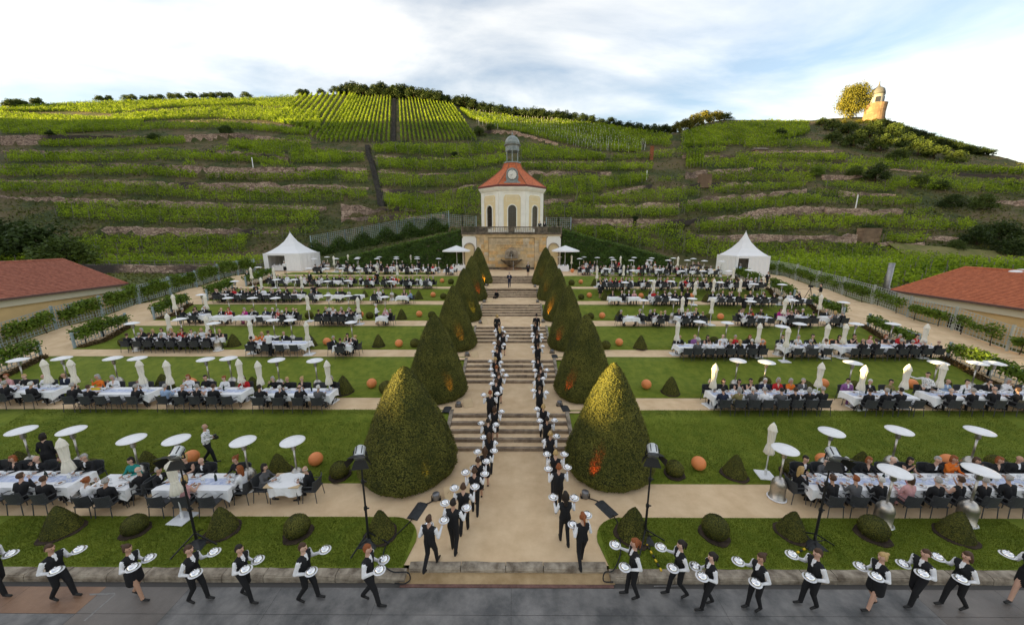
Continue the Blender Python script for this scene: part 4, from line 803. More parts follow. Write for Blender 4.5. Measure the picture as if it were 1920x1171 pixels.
# ------------------------------------------------------------------ houses with red roofs at both sides
TILE = mat('house_tile', (0.30, 0.095, 0.06), 0.85, 0.25, 4.5, 0.0, c2=(0.43, 0.16, 0.10), detail=8)
TILER = mat('house_tile_right', (0.42, 0.115, 0.05), 0.85, 0.2, 4.5, 0.0, c2=(0.56, 0.18, 0.08), detail=8)
def hip_house(s, xi, y0, y1, xo, z0, ze, zr, yr0, yr1, xr, wallm, tile, label):
    """eave line at xi (garden side); hipped roof rising to a ridge"""
    e = empty('red_roof_house', (s * xi, (y0 + y1) / 2, z0)); tag(e, label, 'house'); ox, oy = s * xi, (y0 + y1) / 2
    q = MB(); a, c2 = sorted((0, s * (xo - xi))); q.box(a, c2, y0 - oy, y1 - oy, -2, ze - z0); q.build('wall', wallm, e)
    ov = 0.45; E = [(-s * ov, y0 - oy - ov), (s * (xo - xi + ov), y0 - oy - ov), (s * (xo - xi + ov), y1 - oy + ov), (-s * ov, y1 - oy + ov)]
    r0 = (s * (xr - xi), yr0 - oy, zr - z0); r1 = (s * (xr - xi), yr1 - oy, zr - z0); ez = ze - z0
    q = MB(); q.add([(x, y, ez) for x, y in E] + [r0, r1], [(0, 3, 5, 4), (3, 2, 5), (2, 1, 4, 5), (1, 0, 4), (0, 1, 2, 3)]); rf = q.build('roof', tile, e)
    # courses of tiles on the slopes that face the garden
    def courses(A, B, C, D, n):
        A, B, C, D = map(Vector, (A, B, C, D)); nrm = (B - A).cross(D - A).normalized()
        if nrm.z < 0: nrm = -nrm
        for k in range(n):
            f0, f1 = k / n, min(1, (k + 1.0) / n); p = [A + (D - A) * f0, B + (C - B) * f0, B + (C - B) * f1, A + (D - A) * f1]
            bb = MB(); lo = nrm * 0.05; hi = nrm * 0.012
            bb.add([p[0] + lo, p[1] + lo, p[2] + hi, p[3] + hi, p[0] + hi * 0.3, p[1] + hi * 0.3], [(0, 1, 2, 3), (4, 5, 1, 0)]); bb.build('tile_course', tile, rf)
    courses((E[0][0], E[0][1], ez), (E[3][0], E[3][1], ez), r1, r0, 26); courses((E[3][0], E[3][1], ez), (E[2][0], E[2][1], ez), r1, r1, 26)
    q = MB(); q.tube([r0, r1], 0.13, 6); q.tube([r1, (E[3][0], E[3][1], ez)], 0.11, 6); q.tube([r1, (E[2][0], E[2][1], ez)], 0.11, 6); q.build('ridge', tile, rf)
    q = MB(); q.box(min(-s * ov, -s * (ov + 0.14)), max(-s * ov, -s * (ov + 0.14)), y0 - oy - ov, y1 - oy + ov, ez - 0.12, ez + 0.02); q.build('gutter', mat('gutter_grey', (0.12, 0.07, 0.06), 0.6), e)
    q = MB(); a, c2 = sorted((-s * 0.01, -s * 0.22)); q.box(a, c2, y0 - oy, y1 - oy, ez - 0.7, ez - 0.16); q.build('cornice', mat('pale_cornice', (0.62, 0.56, 0.42), 0.8), e)
    for k in range(3):
        y = y0 - oy + (y1 - y0) * (0.3 + 0.27 * k); q = MB(); a, c2 = sorted((-s * 0.02, -s * 0.05)); q.box(a, c2, y - 0.5, y + 0.5, ez - 2.6, ez - 1.3); wd = q.build('window', GLASS, e); q = MB(); q.box(min(a, c2) - 0.02, max(a, c2) + 0.02, y - 0.03, y + 0.03, ez - 2.6, ez - 1.3); q.build('muntin', CREAM, wd)
    return e, rf
HOUSEY = mat('house_plaster', (0.66, 0.46, 0.22), 0.9, 0.06, 1)
hl, _ = hip_house(-1, 40.4, 10, 36.1, 51.0, 1.0, 4.4, 6.9, 14, 36.3, 45.7, HOUSEY, TILE, 'low house with brownish red hipped roof behind the left trellis')
hr, rfr = hip_house(1, 37.0, 4, 33.5, 48.0, 1.0, 4.15, 6.35, 8, 33.6, 42.6, HOUSEY, TILER, 'low yellow house with orange red hipped roof behind the right trellis')
pt = atY(1662, 540, 39.6); q = MB(); q.tube([(0.5, -0.4, -0.6), (0, 0, 0.15), (0.02, 0, 2.9)], 0.26, 14); o = q.build('flue_pipe', mat('flue_steel', (0.34, 0.33, 0.33), 0.45, 0.15, 3, metal=0.7), None, loc=(pt[0], 39.6, pt[2] - 0.1), smooth=True); tag(o, 'bent shiny steel flue pipe beside the right red roof', 'flue')
q = MB(); q.lathe([(0.8, 0), (0.78, 0.1), (0.55, 0.22), (0.2, 0.3), (0.02, 0.32)], 20); o = q.build('skylight_dome', STEELW, None, loc=(43.0, 30.0, 6.2), smooth=True); tag(o, 'white skylight dome on ridge of right red roof', 'skylight')
# ------------------------------------------------------------------ pagoda tents
TENT = mat('tent_white', (0.84, 0.84, 0.85), 0.7, 0.02, 2)
def tent(cx, cy_, w, label, openx):
    e = empty('pagoda_tent', (cx, cy_, 4.2)); tag(e, label, 'tent', 'pagoda tents at the top of the garden'); h = w / 2; q = MB(); rings = [(1.0, 2.55), (0.72, 2.95), (0.48, 3.5), (0.27, 4.25), (0.12, 5.0), (0.03, 5.5)]; n = 16; vs = []; fs = []
    for (f, z) in rings:
        for k in range(n):
            t = 2 * PI * k / n; c_, s_ = math.cos(t), math.sin(t); sq = 1 / max(abs(c_), abs(s_)); r = h * f * (sq if f > 0.4 else (1 + (sq - 1) * f / 0.4)); vs.append((r * c_, r * s_, z - 0.1 * (1 - abs(math.cos(2 * t))) * (f > 0.9)))
    for i in range(len(rings) - 1):
        for k in range(n): fs.append((i * n + k, i * n + (k + 1) % n, (i + 1) * n + (k + 1) % n, (i + 1) * n + k))
    q.add(vs, fs); q.build('canopy', TENT, e, smooth=False)
    q = MB(); q.tube([(0, 0, 5.3), (0, 0, 5.75)], [0.06, 0.02], 6); q.build('finial', TENT, e)
    q = MB()
    for a, c2, d, f in ((-h, -h, h, -h), (h, -h, h, h), (h, h, -h, h), (-h, h, -h, -h)): q.bar((a, c2, 2.42), (d, f, 2.42), 0.04, 0.3)
    q.build('valance', TENT, e)
    for sx in (-1, 1):
        for sy_ in (-1, 1): q = MB(); q.box(sx * h * 0.985 - 0.05, sx * h * 0.985 + 0.05, sy_ * h * 0.985 - 0.05, sy_ * h * 0.985 + 0.05, 0, 2.5); q.build('leg', STEELW, e)
    def cloth(p0, p1, z1=2.5):
        q = MB(); n_ = 24; vs = []
        for k in range(n_ + 1):
            f = k / n_; x = p0[0] + (p1[0] - p0[0]) * f; y = p0[1] + (p1[1] - p0[1]) * f; wv = 0.04 * math.sin(f * 30)
            for z in (0.02, z1): vs.append((x + wv * (p1[1] - p0[1]) / w, y + wv * (p1[0] - p0[0]) / w, z))
        q.add(vs, [(2 * k, 2 * k + 2, 2 * k + 3, 2 * k + 1) for k in range(n_)]); q.build('side_cloth', TENT, e)
    cloth((-h, h), (h, h)); cloth((h, -h), (h, h)) ; cloth((-h, -h), (-h, h)) if openx > 0 else None
    if openx < 0: cloth((h * 0.15, -h), (h, -h)); cloth((-h, -h), (-h * 0.75, -h)); cloth((-h, -h), (-h, h))
    else: cloth((-h * 0.25, -h), (h, -h)); cloth((-h, -h), (-h * 0.85, -h))
    return e
tent(-33.6, 54.8, 5.4, 'white pagoda tent with open dark front by the left lattice', -1); tent(30.6, 47.6, 4.3, 'white pagoda tent with closed side by the right lattice path', 1)
# ------------------------------------------------------------------ trees
LDARK = leafmat('oak_leaf', (0.012, 0.026, 0.006), (0.06, 0.095, 0.018), 0.2, 0.09); LMID = leafmat('ash_leaf', (0.03, 0.055, 0.01), (0.115, 0.16, 0.028), 0.2, 0.12); LGOLD = leafmat('sunlit_leaf', (0.05, 0.06, 0.008), (0.24, 0.22, 0.03), 0.2, 0.2)  # LGOLD carries the gold of the evening sun in its leaf colour
def tree_mesh(seed, nclump=64, per=52, leaf=0.12, sx=1.0, szz=0.95, low=0.55):
    rng = np.random.default_rng(seed); d = rng.normal(size=(nclump, 3)); d /= np.linalg.norm(d, axis=1)[:, None]; d[:, 2] = np.abs(d[:, 2]) * (1 + low) - low if low < 0.9 else d[:, 2]; r = rng.uniform(0.45, 0.95, nclump)[:, None]
    C = d * r * np.array([sx, sx, szz]); rad = rng.uniform(0.16, 0.34, nclump); q = rng.normal(size=(nclump, per, 3)); q /= np.linalg.norm(q, axis=2)[:, :, None]; q *= rng.uniform(0.55, 1.08, (nclump, per, 1))
    P = (C[:, None] + q * rad[:, None, None]).reshape(-1, 3); V_, F_ = leaf_arrays(P, leaf, q.reshape(-1, 3), 0.35); return np_mesh('crown', V_, F_, LDARK)
def trunk_mesh(seed, th=1.0):
    random.seed(seed); q = MB(); q.tube([(0, 0, -0.15 - th), (0.02, 0, -th * 0.5), (0.0, 0.02, 0.0), (0.02, 0, 0.35)], [0.085, 0.06, 0.05, 0.03], 8)
    for k in range(6):
        a = k * PI / 3 + random.uniform(-.3, .3); z = -0.25 + 0.07 * k; q.tube([(0, 0, z), (0.25 * math.cos(a), 0.25 * math.sin(a), z + 0.22), (0.55 * math.cos(a), 0.55 * math.sin(a), z + 0.5)], [0.035, 0.022, 0.008], 6)
    return q.mesh('trunk', WOODM)
CROWNS = [tree_mesh(s_) for s_ in (1, 2, 3, 4)] + [tree_mesh(5, 60, 46, 0.12, 0.6, 1.15), tree_mesh(6, 170, 90, 0.075, 1.0, 1.0, 0.95)]
TRUNKS = [trunk_mesh(s_) for s_ in (1, 2)]
def tree(x, y, z, r, h, k, m, label, cat='tree', name='tree', group=None, th=0.8):
    """crown of radius r, height h above a trunk; z is the ground"""
    e = empty(name, (x, y, z)); tag(e, label, cat, group); c0 = h * th
    o = link('crown', CROWNS[k], e, (0, 0, c0), random.uniform(0, 6), {0: m}, (r, r, h * 0.62)); link('trunk', TRUNKS[k % 2], e, (0, 0, c0), 0, None, (r * 0.8, r * 0.8, c0)); return e
# wood along the crest
SK = [(8, 188, 10), (22, 184, 11), (36, 186, 10), (52, 186, 9), (66, 190, 7), (188, 184, 7), (200, 185, 6), (232, 182, 7), (246, 181, 6), (262, 182, 6), (278, 182, 6), (292, 182, 6), (318, 180, 8), (334, 182, 6), (356, 180, 8), (380, 178, 9), (396, 178, 8), (412, 176, 9), (424, 178, 7), (460, 178, 8), (560, 172, 9), (572, 172, 8), (600, 172, 6), (628, 168, 9), (645, 160, 13), (662, 158, 14), (680, 162, 12), (700, 164, 12), (716, 160, 14), (730, 164, 13), (745, 164, 15), (760, 164, 15), (776, 168, 14), (792, 170, 14), (808, 172, 14), (822, 176, 12), (838, 182, 10), (858, 184, 11), (872, 184, 14), (888, 192, 11), (905, 196, 12), (920, 198, 12), (936, 200, 11), (952, 204, 10), (968, 204, 11), (984, 206, 10), (1002, 205, 12), (1016, 208, 11), (1030, 212, 9), (1046, 210, 11), (1062, 212, 10), (1078, 216, 9), (1094, 222, 7), (1110, 224, 7), (1128, 226, 8), (1146, 228, 8), (1162, 234, 7), (1180, 238, 7), (1198, 238, 8), (1216, 238, 8), (1232, 236, 9), (1250, 236, 10)]
def sk_px(x): 
    xs = [cv(*q)[0] for q in SKY]; ys_ = [cv(*q)[1] for q in SKY]; return float(np.interp(x, xs, ys_))
tl_n = {}
def treelab(x):
    w = 'at the far left' if x < 100 else 'left of the uphill vine plots' if x < 600 else 'above the uphill vine plots' if x < 860 else 'behind the pavilion lantern' if x < 1010 else 'above the young vineyard' if x < 1130 else 'in the saddle'
    k = tl_n.get(w, 0); tl_n[w] = k + 1; return f'dark tree on the hill crest {w}, {ordn(k)} from left'
for k, (x, yt, wpx) in enumerate(SK):
    X, Y = on_plane(x, sk_px(x) + 1); Y += random.uniform(0.5, 4); zg = float(ztab(X, Y)); hh = max(5.0, atY(x, yt - (9 if x > 600 else 3), Y)[2] - zg); r = max(3.2, 1.5 * wpx * Y / FPX * 0.85)
    tree(X, Y, zg - 0.5, r, hh / 1.3, k % 4 if random.random() < .8 else 4, LDARK if (600 < x < 1260) else LMID, treelab(x), group='trees along the hill crest', th=0.55)
    if 600 < x < 1260:
        tree(X + 2.5, Y + 5, zg - 1.2, r * 0.95, hh / 1.25, (k + 1) % 4, LDARK, treelab(x + 6).replace('dark tree on the hill crest', 'second row tree, crest').replace(' from left', ' of its row'), group='trees along the hill crest', th=0.55)
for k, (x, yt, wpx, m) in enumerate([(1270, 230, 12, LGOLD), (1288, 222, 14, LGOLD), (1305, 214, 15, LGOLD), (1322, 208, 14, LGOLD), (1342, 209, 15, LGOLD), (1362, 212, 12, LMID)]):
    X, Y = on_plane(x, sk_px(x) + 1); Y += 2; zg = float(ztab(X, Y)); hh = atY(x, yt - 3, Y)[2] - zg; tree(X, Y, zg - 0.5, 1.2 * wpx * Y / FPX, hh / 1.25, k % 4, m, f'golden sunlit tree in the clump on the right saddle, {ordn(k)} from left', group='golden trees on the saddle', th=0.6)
# ------------------------------------------------------------------ round tower on the right summit with its lime tree
tb = on_plane(1642, 228); TX, TY = tb[0], tb[1] + 2; tz = float(ztab(TX, TY)); pxm = 0.215
tw = empty('hill_tower', (TX, TY, tz)); tag(tw, 'little white round tower with grey bell roof on the right summit', 'tower')
k_ = pxm; zt = lambda y: atY(1648, y, TY)[2] - tz
BAST = stonemat('bastion_stone', (0.20, 0.13, 0.08), (0.30, 0.20, 0.125), 0.7, 2, mortar=(0.2, 0.13, 0.08), patch=0.3, dark=(0.17, 0.11, 0.07))
q = MB(); q.lathe([(19 * k_, -1.0), (17.5 * k_, zt(213)), (18.5 * k_, zt(197)), (19 * k_, zt(196))], 24, (0.5, 0, 0)); q.build('bastion', BAST, tw)
q = MB(); q.lathe([(12 * k_, zt(198)), (11.8 * k_, zt(181)), (12.6 * k_, zt(180)), (12.6 * k_, zt(178.5))], 24, (0.2, 0, 0)); q.build('wall', mat('tower_white', (0.30, 0.30, 0.29), 0.85, 0.05, 1), tw)
q = MB(); q.lathe([(12.9 * k_, zt(179)), (12.3 * k_, zt(174)), (10.3 * k_, zt(168)), (6.5 * k_, zt(165)), (3.0 * k_, zt(163)), (1.6 * k_, zt(160)), (0.9 * k_, zt(156)), (0.2, zt(153))], 24, (0.2, 0, 0)); q.build('roof', mat('tower_slate', (0.12, 0.12, 0.12), 0.6, 0.2, 2), tw, smooth=True)
for a in (-PI / 2 - 0.62, -PI / 2 + 0.85, -PI / 2 + 0.1 + PI):
    q = MB(); q.box(-0.75, 0.75, -0.12, 0.05, zt(194), zt(184)); o = q.build('window', GLASS, tw); o.matrix_local = Matrix.Translation((0.2, 0, 0)) @ Matrix.Rotation(a + PI / 2, 4, 'Z') @ Matrix.Translation((0, -12 * k_, 0))
lx = on_plane(1603, 214); LX, LY = atY(1597, 205, TY + 5)[0], TY + 5; lz = float(ztab(LX, LY)); lr = 31 * 0.205; lh = (atY(1600, 152, LY)[2] - lz)
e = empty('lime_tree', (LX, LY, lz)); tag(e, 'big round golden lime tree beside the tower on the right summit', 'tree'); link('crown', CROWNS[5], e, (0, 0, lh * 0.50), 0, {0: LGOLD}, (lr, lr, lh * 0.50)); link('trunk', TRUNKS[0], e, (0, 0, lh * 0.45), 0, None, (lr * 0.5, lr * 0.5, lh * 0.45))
for i_, (x, y, w) in enumerate(((1584, 212, 7), (1612, 212, 9), (1628, 214, 8), (1640, 216, 8))):
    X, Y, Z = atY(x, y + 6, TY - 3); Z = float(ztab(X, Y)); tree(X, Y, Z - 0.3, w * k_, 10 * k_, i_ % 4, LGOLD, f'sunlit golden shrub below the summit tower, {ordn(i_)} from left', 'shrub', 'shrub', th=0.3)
# ------------------------------------------------------------------ shrubs on the slope
shd = {}
def shn(x, y):
    w = (x < 640, x < 1260, y < 310, y < 400); w = 0 if x < 640 else 1 if x < 1260 else 2 if y < 310 else 3 if y < 400 else 4; k = shd.get(w, 0); shd[w] = k + 1; return k
SH = [(100, 265, 8, 0), (292, 262, 12, 1), (425, 256, 11, 1), (852, 296, 9, 0), (898, 250, 12, 1), (920, 244, 10, 1), (1462, 253, 11, 0), (1530, 326, 13, 2), (1640, 332, 22, 0), (1628, 438, 20, 0), (1600, 330, 14, 1), (1780, 384, 18, 0), (1830, 450, 26, 0), (1870, 440, 30, 0), (1900, 470, 26, 0), (1790, 462, 14, 1), (1560, 240, 14, 1), (1590, 246, 16, 1), (1630, 250, 20, 1), (1670, 256, 20, 1), (1600, 268, 20, 1), (1650, 276, 22, 1), (1700, 270, 18, 1), (1720, 284, 20, 1), (1560, 262, 14, 1), (1750, 290, 18, 1), (1680, 296, 16, 1), (1790, 300, 16, 1), (1540, 232, 10, 1), (1720, 344, 16, 1), (1760, 352, 14, 1), (1840, 385, 20, 1), (1225, 402, 6, 0), (1190, 420, 7, 0), (1900, 350, 10, 1)]
for k, (x, y, w, m) in enumerate(SH):
    h = hit2(x, y + w * 0.4); r = w * h[1] / FPX / 0.95; tree(h[0], h[1], h[2] - 0.2, r, r * 1.25, k % 4, [LDARK, LMID, VINEG][m], f'{["dark","mid green","pale green"][m]} shrub on the ' + ('left slope among the vines' if x < 640 else 'slope near the pavilion' if x < 1260 else 'wild patch below the summit tower' if y < 310 else 'right slope between terraces' if y < 400 else 'meadow corner at far right') + f', {ordn(shn(x, y))} of them', 'shrub', 'shrub', 'shrubs on the hillside', th=0.42)
for k in range(18):
    x = 1690 + k * 14; y = sk_px(x) - 1; X, Y = on_plane(x, y + 8); Y += 12; zg = float(ztab(X, Y)); yt = np.interp(x, [1690, 1760, 1820, 1920], [236, 246, 262, 290]); hh = max(3, atY(x, yt, Y)[2] - zg); tree(X, Y, zg - 1, 3.4, hh / 1.2, k % 4, LDARK, f'dark tree of the wood right of the summit tower, {ordn(k)} from left', group='dark wood right of the tower', th=0.6)
# big dark tree at the left edge
for k, (x, y, rpx, hp) in enumerate(((10, 470, 70, 110), (70, 478, 75, 105), (125, 485, 60, 80), (-40, 470, 70, 120))):
    X, Y = G(x, y + 12, 4.2); Y = min(Y, 70) * 0.95; X = atY(x, y, Y)[0]; tree(X, Y, 3.6, rpx * Y / FPX * 0.8, hp * Y / FPX * 0.72, k % 4, LDARK if k != 2 else LMID, f'dark bushy tree behind the left red roof, {ordn(k)} of the clump', group='dark trees behind the left house', th=0.5)
# meadow at the far right, path with fence at the left foot
mw = []
for x, y in ((1660, 464), (1760, 466), (1925, 480), (1925, 525), (1800, 500), (1700, 485)): h = hit2(x, y); mw.append((h[0], h[1], h[2] + 0.25))
sheet('meadow', mw[::-1], mat('meadow_grass', (0.16, 0.17, 0.045), 0.95, 0.2, 0.5, 0.5, 8, c2=(0.22, 0.19, 0.07)))
fence = empty('path_fence', (-60, 61, 4.0)); tag(fence, 'thin grey railing along the path behind the left house', 'railing'); q = MB()
for x in np.arange(-30, 32, 2.6): qq = MB(); qq.box(x - 0.04, x + 0.04, -0.04, 0.04, 0, 1.1); qq.build('post', POSTM, fence)
for z in (0.55, 1.05): qq = MB(); qq.box(-30, 32, -0.02, 0.02, z, z + 0.05); qq.build('rail', POSTM, fence)
grid_sheet('foot_path', -110, -30, [(58.5, 4.02), (60.2, 4.02)], GRAVEL, 6)
hut = hit2(1423, 290); e = empty('vineyard_hut', hut); tag(e, 'tiny stone vineyard hut with pitched roof on the right terraces', 'hut'); q = MB(); q.box(-2, 2, -1.2, 1.2, -1, 1.2); q.build('wall', HILLSTONE, e); q = MB(); q.add([(-2.4, -1.6, 1.2), (2.4, -1.6, 1.2), (2.0, 0, 2.2), (-2.0, 0, 2.2), (2.4, 1.6, 1.2), (-2.4, 1.6, 1.2)], [(0, 1, 2, 3), (3, 2, 4, 5), (0, 3, 5), (1, 4, 2), (0, 5, 4, 1)]); q.build('roof', DARKSTONE, e)
rp = hit2(1221, 300); q = MB(); q.box(-0.55, 0.55, -0.3, 0.3, -0.5, 4.2); o = q.build('rust_marker', mat('rust', (0.25, 0.09, 0.04), 0.9, 0.3, 2), None, loc=rp); tag(o, 'rusty red upright slab standing on the terrace right of the pavilion', 'marker')
for k, (x, y, h) in enumerate(((477, 330, 3.0), (1603, 396, 3.2), (1212, 338, 2.6))):
    p = hit2(x, y); q = MB(); q.tube([(0, 0, -0.3), (0, 0, h)], 0.13, 6); o = q.build('white_pole', STEELW, None, loc=p); tag(o, f'slim white pole on the {["left","right","centre right"][k]} terraces', 'pole')
tp = hit2(1320, 352); q = MB(); q.box(-1.5, 1.5, -0.8, 0.8, -1, 2.6); o = q.build('wall_pier', BAST, None, loc=tp); tag(o, 'square stone pier standing at the end of a right terrace wall', 'pier'); tp = hit2(1626, 452); q = MB(); q.box(-1.8, 1.8, -0.8, 0.8, -1, 2.6); o = q.build('wall_pier', BAST, None, loc=tp); tag(o, 'reddish stone pier at the end of lowest right wall', 'pier')
# ------------------------------------------------------------------ clipped yews
YEW = leafmat('yew_needle', (0.036, 0.045, 0.006), (0.185, 0.175, 0.030), 0.05, 0.9, 0.75)
YEWB = mat('yew_body', (0.04, 0.046, 0.011), 0.95, 0.4, 6, 0.8, 22, dist=0.05)
MULCH = mat('mulch', (0.045, 0.03, 0.02), 0.95, 0.4, 6, 0.7, 30)
def cone_prof(t, e=0.7): return np.where(t < 0.09, 0.90 + 0.10 * np.sin(np.clip(t, 0, 1) / 0.09 * PI / 2), (1 - np.clip((t - 0.09) / 0.91, 0, 1)) ** e)
def clipped(seed, H, R, n, leaf, kind, e=0.7, depth=0.022):
    """(body mesh, needle mesh): a clipped solid with a fine uneven skin of needle tufts and small gaps"""
    rng = np.random.default_rng(seed); nt, na = 40, 56; T = np.linspace(0, 1, nt) ** 0.9; A = np.linspace(0, 2 * PI, na, endpoint=False)
    ph = rng.uniform(0, 6, 8)
    def bump(a, t): return 1 + 0.022 * np.sin(2 * a + ph[0] + t * 3) + 0.014 * np.sin(5 * a + ph[1] + t * 9) + 0.010 * np.sin(11 * a + ph[2] - t * 17) + 0.009 * np.sin(17 * a + 23 * t + ph[3])
    def pos(a, t, k=1.0):
        if kind == 'cone': r = R * cone_prof(t, e) * bump(a, t) * k; z = H * t
        else: r = R * np.sqrt(np.clip(1 - (2 * (0.13 + 0.87 * t) - 1) ** 2, 0, 1)) * bump(a, t) * k; z = H * t
        return np.stack([r * np.cos(a), r * np.sin(a), z], -1)
    TT, AA = np.meshgrid(T, A, indexing='ij'); V_ = pos(AA, TT, 0.975).reshape(-1, 3) + rng.normal(0, 0.006 * R, (nt * na, 3)) * (TT.reshape(-1, 1) > 0.02)
    F_ = np.array([(i * na + j, i * na + (j + 1) % na, (i + 1) * na + (j + 1) % na, (i + 1) * na + j) for i in range(nt - 1) for j in range(na)]); body = np_mesh('body', V_, F_, YEWB)
    t = rng.random(n); w = rng.random(n)
    if kind == 'cone':
        k = w < cone_prof(t, e) ** 0.9 + 0.12; t = t[k]
    a = rng.uniform(0, 2 * PI, len(t)); holes = np.sin(a * 7 + ph[4] + 6 * np.sin(t * 9)) * np.sin(t * 31 + ph[5] + a * 3); q = (holes < 0.95); t, a = t[q], a[q]
    P = pos(a, t, 1.0) ; nrm = np.stack([np.cos(a), np.sin(a), np.full(len(a), 0.45 if kind == 'cone' else 0) + (0 if kind == 'cone' else (2 * t - 1) * 1.5)], 1); P = P + nrm * (rng.normal(0, depth, len(t)) * R * 0.5)[:, None]
    V2, F2 = leaf_arrays(P, leaf, nrm, 0.62, 0.5); return body, np_mesh('needles', V2, F2, YEW)
BIG = [clipped(40 + k, 4.35, 1.75, 42000, 0.07, 'cone') for k in range(3)]
yY = [12.88, 18.4, 24.6, 30.2, 36.3, 43.1]
def yew(x, y, z, msh, label, group, r=1, h=1, bed=0, name='yew_cone', cat='topiary', tl=0.4):
    e = empty(name, (x, y, z), random.uniform(0, 6)); tag(e, label, cat, group)
    link('body', msh[0], e, (0, 0, 0.02), 0, None, (r, r, h)); link('needles', msh[1], e, (0, 0, 0.02), 0, None, (r, r, h))
    q = MB(); q.tube([(0, 0, -0.15), (0, 0, tl * h)], [0.09 * r, 0.05 * r], 6); q.build('trunk', WOODM, e)
    if bed:
        q = MB(); q.lathe([(bed, 0.004), (bed * 0.97, 0.045), (0.02, 0.06)], 22, wob=lambda t, zz: 1 + 0.05 * math.sin(3 * t + x) + 0.03 * math.sin(7 * t)); q.build('mulch_bed', MULCH, e)
    return e
PLACE = ['nearest the camera', 'second from the camera', 'third from the camera', 'fourth from the camera', 'fifth from the camera', 'farthest, by the fountain wall']
for i in range(6):
    for s in (-1, 1):
        rr = {(-1, 0): 1.12, (1, 0): 1.0, (-1, 1): 0.97, (1, 1): 0.93, (-1, 2): 0.90, (1, 2): 0.82, (-1, 3): 0.85, (1, 3): 0.76, (-1, 4): 0.87, (1, 4): 0.84, (-1, 5): 0.95, (1, 5): 0.92}.get((s, i), 0.97); yew(s * (4.08 if s > 0 else 4.02), yY[i], ZT[i], BIG[(i + (s > 0)) % 3], f'tall clipped yew cone {"left" if s < 0 else "right"} of the stairs, {PLACE[i]}', 'pairs of tall yew cones flanking the stairs', rr, 0.985 if s < 0 and i == 0 else 1.02, tl=2.0)
SC = [clipped(60 + k, 0.95, 0.47, 4200, 0.05, 'cone', 0.68) for k in range(2)]; SB = [clipped(70 + k, 0.72, 0.42, 3600, 0.05, 'ball') for k in range(2)]
TERR = ['lowest', 'second', 'third', 'fourth', 'fifth', 'sixth', 'top']
# front lawn pieces: (x, base y, apex y, kind)
def small_topiary(row, lst, z, where):
    side = {-1: 0, 1: 0}
    for (x, yb, kind, w) in lst:
        X, Y = G(x, yb, z); s = -1 if x < 955 else 1; zc = Y * cp - (z - CAMZ) * sp; r = max(0.22, w / 2 * zc / FPX * (0.64 if abs(x - 960) > 700 else 0.76 if abs(x - 960) > 450 else 0.88 if abs(x - 960) > 250 else 0.96)); Y += r * 0.6; n_ = side[s]; side[s] += 1
        if kind == 'c': yew(X, Y, z + 0.02, SC[n_ % 2], f'small clipped yew cone, {where}, {ordn(n_)} topiary from {"left edge" if s < 0 else "stairs, right side"}', 'small clipped yew cones', r / 0.47, min(1.35, r / 0.47 * 1.02), bed=r * 1.22 if row <= 1 else r * 1.1, name='small_yew_cone')
        else: yew(X, Y, z + 0.02, SB[n_ % 2], f'round clipped yew ball, {where}, {ordn(n_)} topiary from {"left edge" if s < 0 else "stairs, right side"}', 'round clipped yew balls', r / 0.42, r / 0.42, bed=r * 1.22 if row <= 1 else 0, name='yew_ball')
small_topiary(0, [(98, 1010, 'c', 84), (244, 1006, 'b', 60), (407, 1008, 'c', 66), (551, 1012, 'b', 50), (709, 1015, 'c', 58), (1192, 1017, 'c', 60), (1347, 1015, 'b', 52), (1494, 1013, 'c', 62), (1648, 1016, 'b', 60), (1808, 1018, 'c', 80)], 0.0, 'front lawn')
small_topiary(1, [(28, 885, 'c', 55), (162, 888, 'b', 42), (268, 888, 'c', 50), (516, 896, 'c', 46), (633, 899, 'b', 38), (1268, 896, 'b', 36), (1384, 898, 'c', 46), (1489, 893, 'b', 40), (1622, 886, 'c', 46), (1876, 884, 'b', 46)], 0.02, 'lawn of lowest terrace')
small_topiary(2, [(119, 717, 'b', 26), (300, 736, 'c', 42), (470, 738, 'c', 38), (641, 740, 'c', 37), (723, 740, 'b', 28), (1261, 741, 'c', 36), (1437, 725, 'b', 26), (1515, 738, 'b', 32), (1606, 735, 'b', 28), (1776, 728, 'b', 28)], .72, 'lawn of second terrace')
small_topiary(3, [(229, 650, 'b', 29), (434, 650, 'c', 29), (579, 650, 'c', 24), (708, 651, 'c', 25), (777, 652, 'b', 19), (1137, 655, 'b', 18), (1203, 655, 'c', 25), (1272, 655, 'b', 22), (1341, 646, 'b', 18), (1408, 650, 'b', 20)], 1.42, 'lawn of third terrace')
small_topiary(4, [(578, 598, 'b', 17), (692, 598, 'b', 16), (752, 599, 'c', 19), (809, 597, 'b', 15), (1108, 599, 'b', 14), (1162, 601, 'c', 18), (1281, 601, 'c', 17), (1330, 600, 'b', 14), (1445, 602, 'b', 15)], 2.12, 'lawn of fourth terrace')
small_topiary(5, [(683, 557, 'c', 13), (738, 561, 'b', 13), (784, 561, 'c', 16), (831, 561, 'b', 13), (1090, 562, 'b', 12), (1135, 563, 'c', 15), (1327, 566, 'c', 18)], 2.82, 'lawn of fifth terrace')
small_topiary(6, [(633, 530, 'b', 10), (845, 533, 'b', 12), (1072, 535, 'b', 12), (1115, 536, 'c', 13), (1365, 533, 'b', 11)], 3.52, 'lawn of sixth terrace')
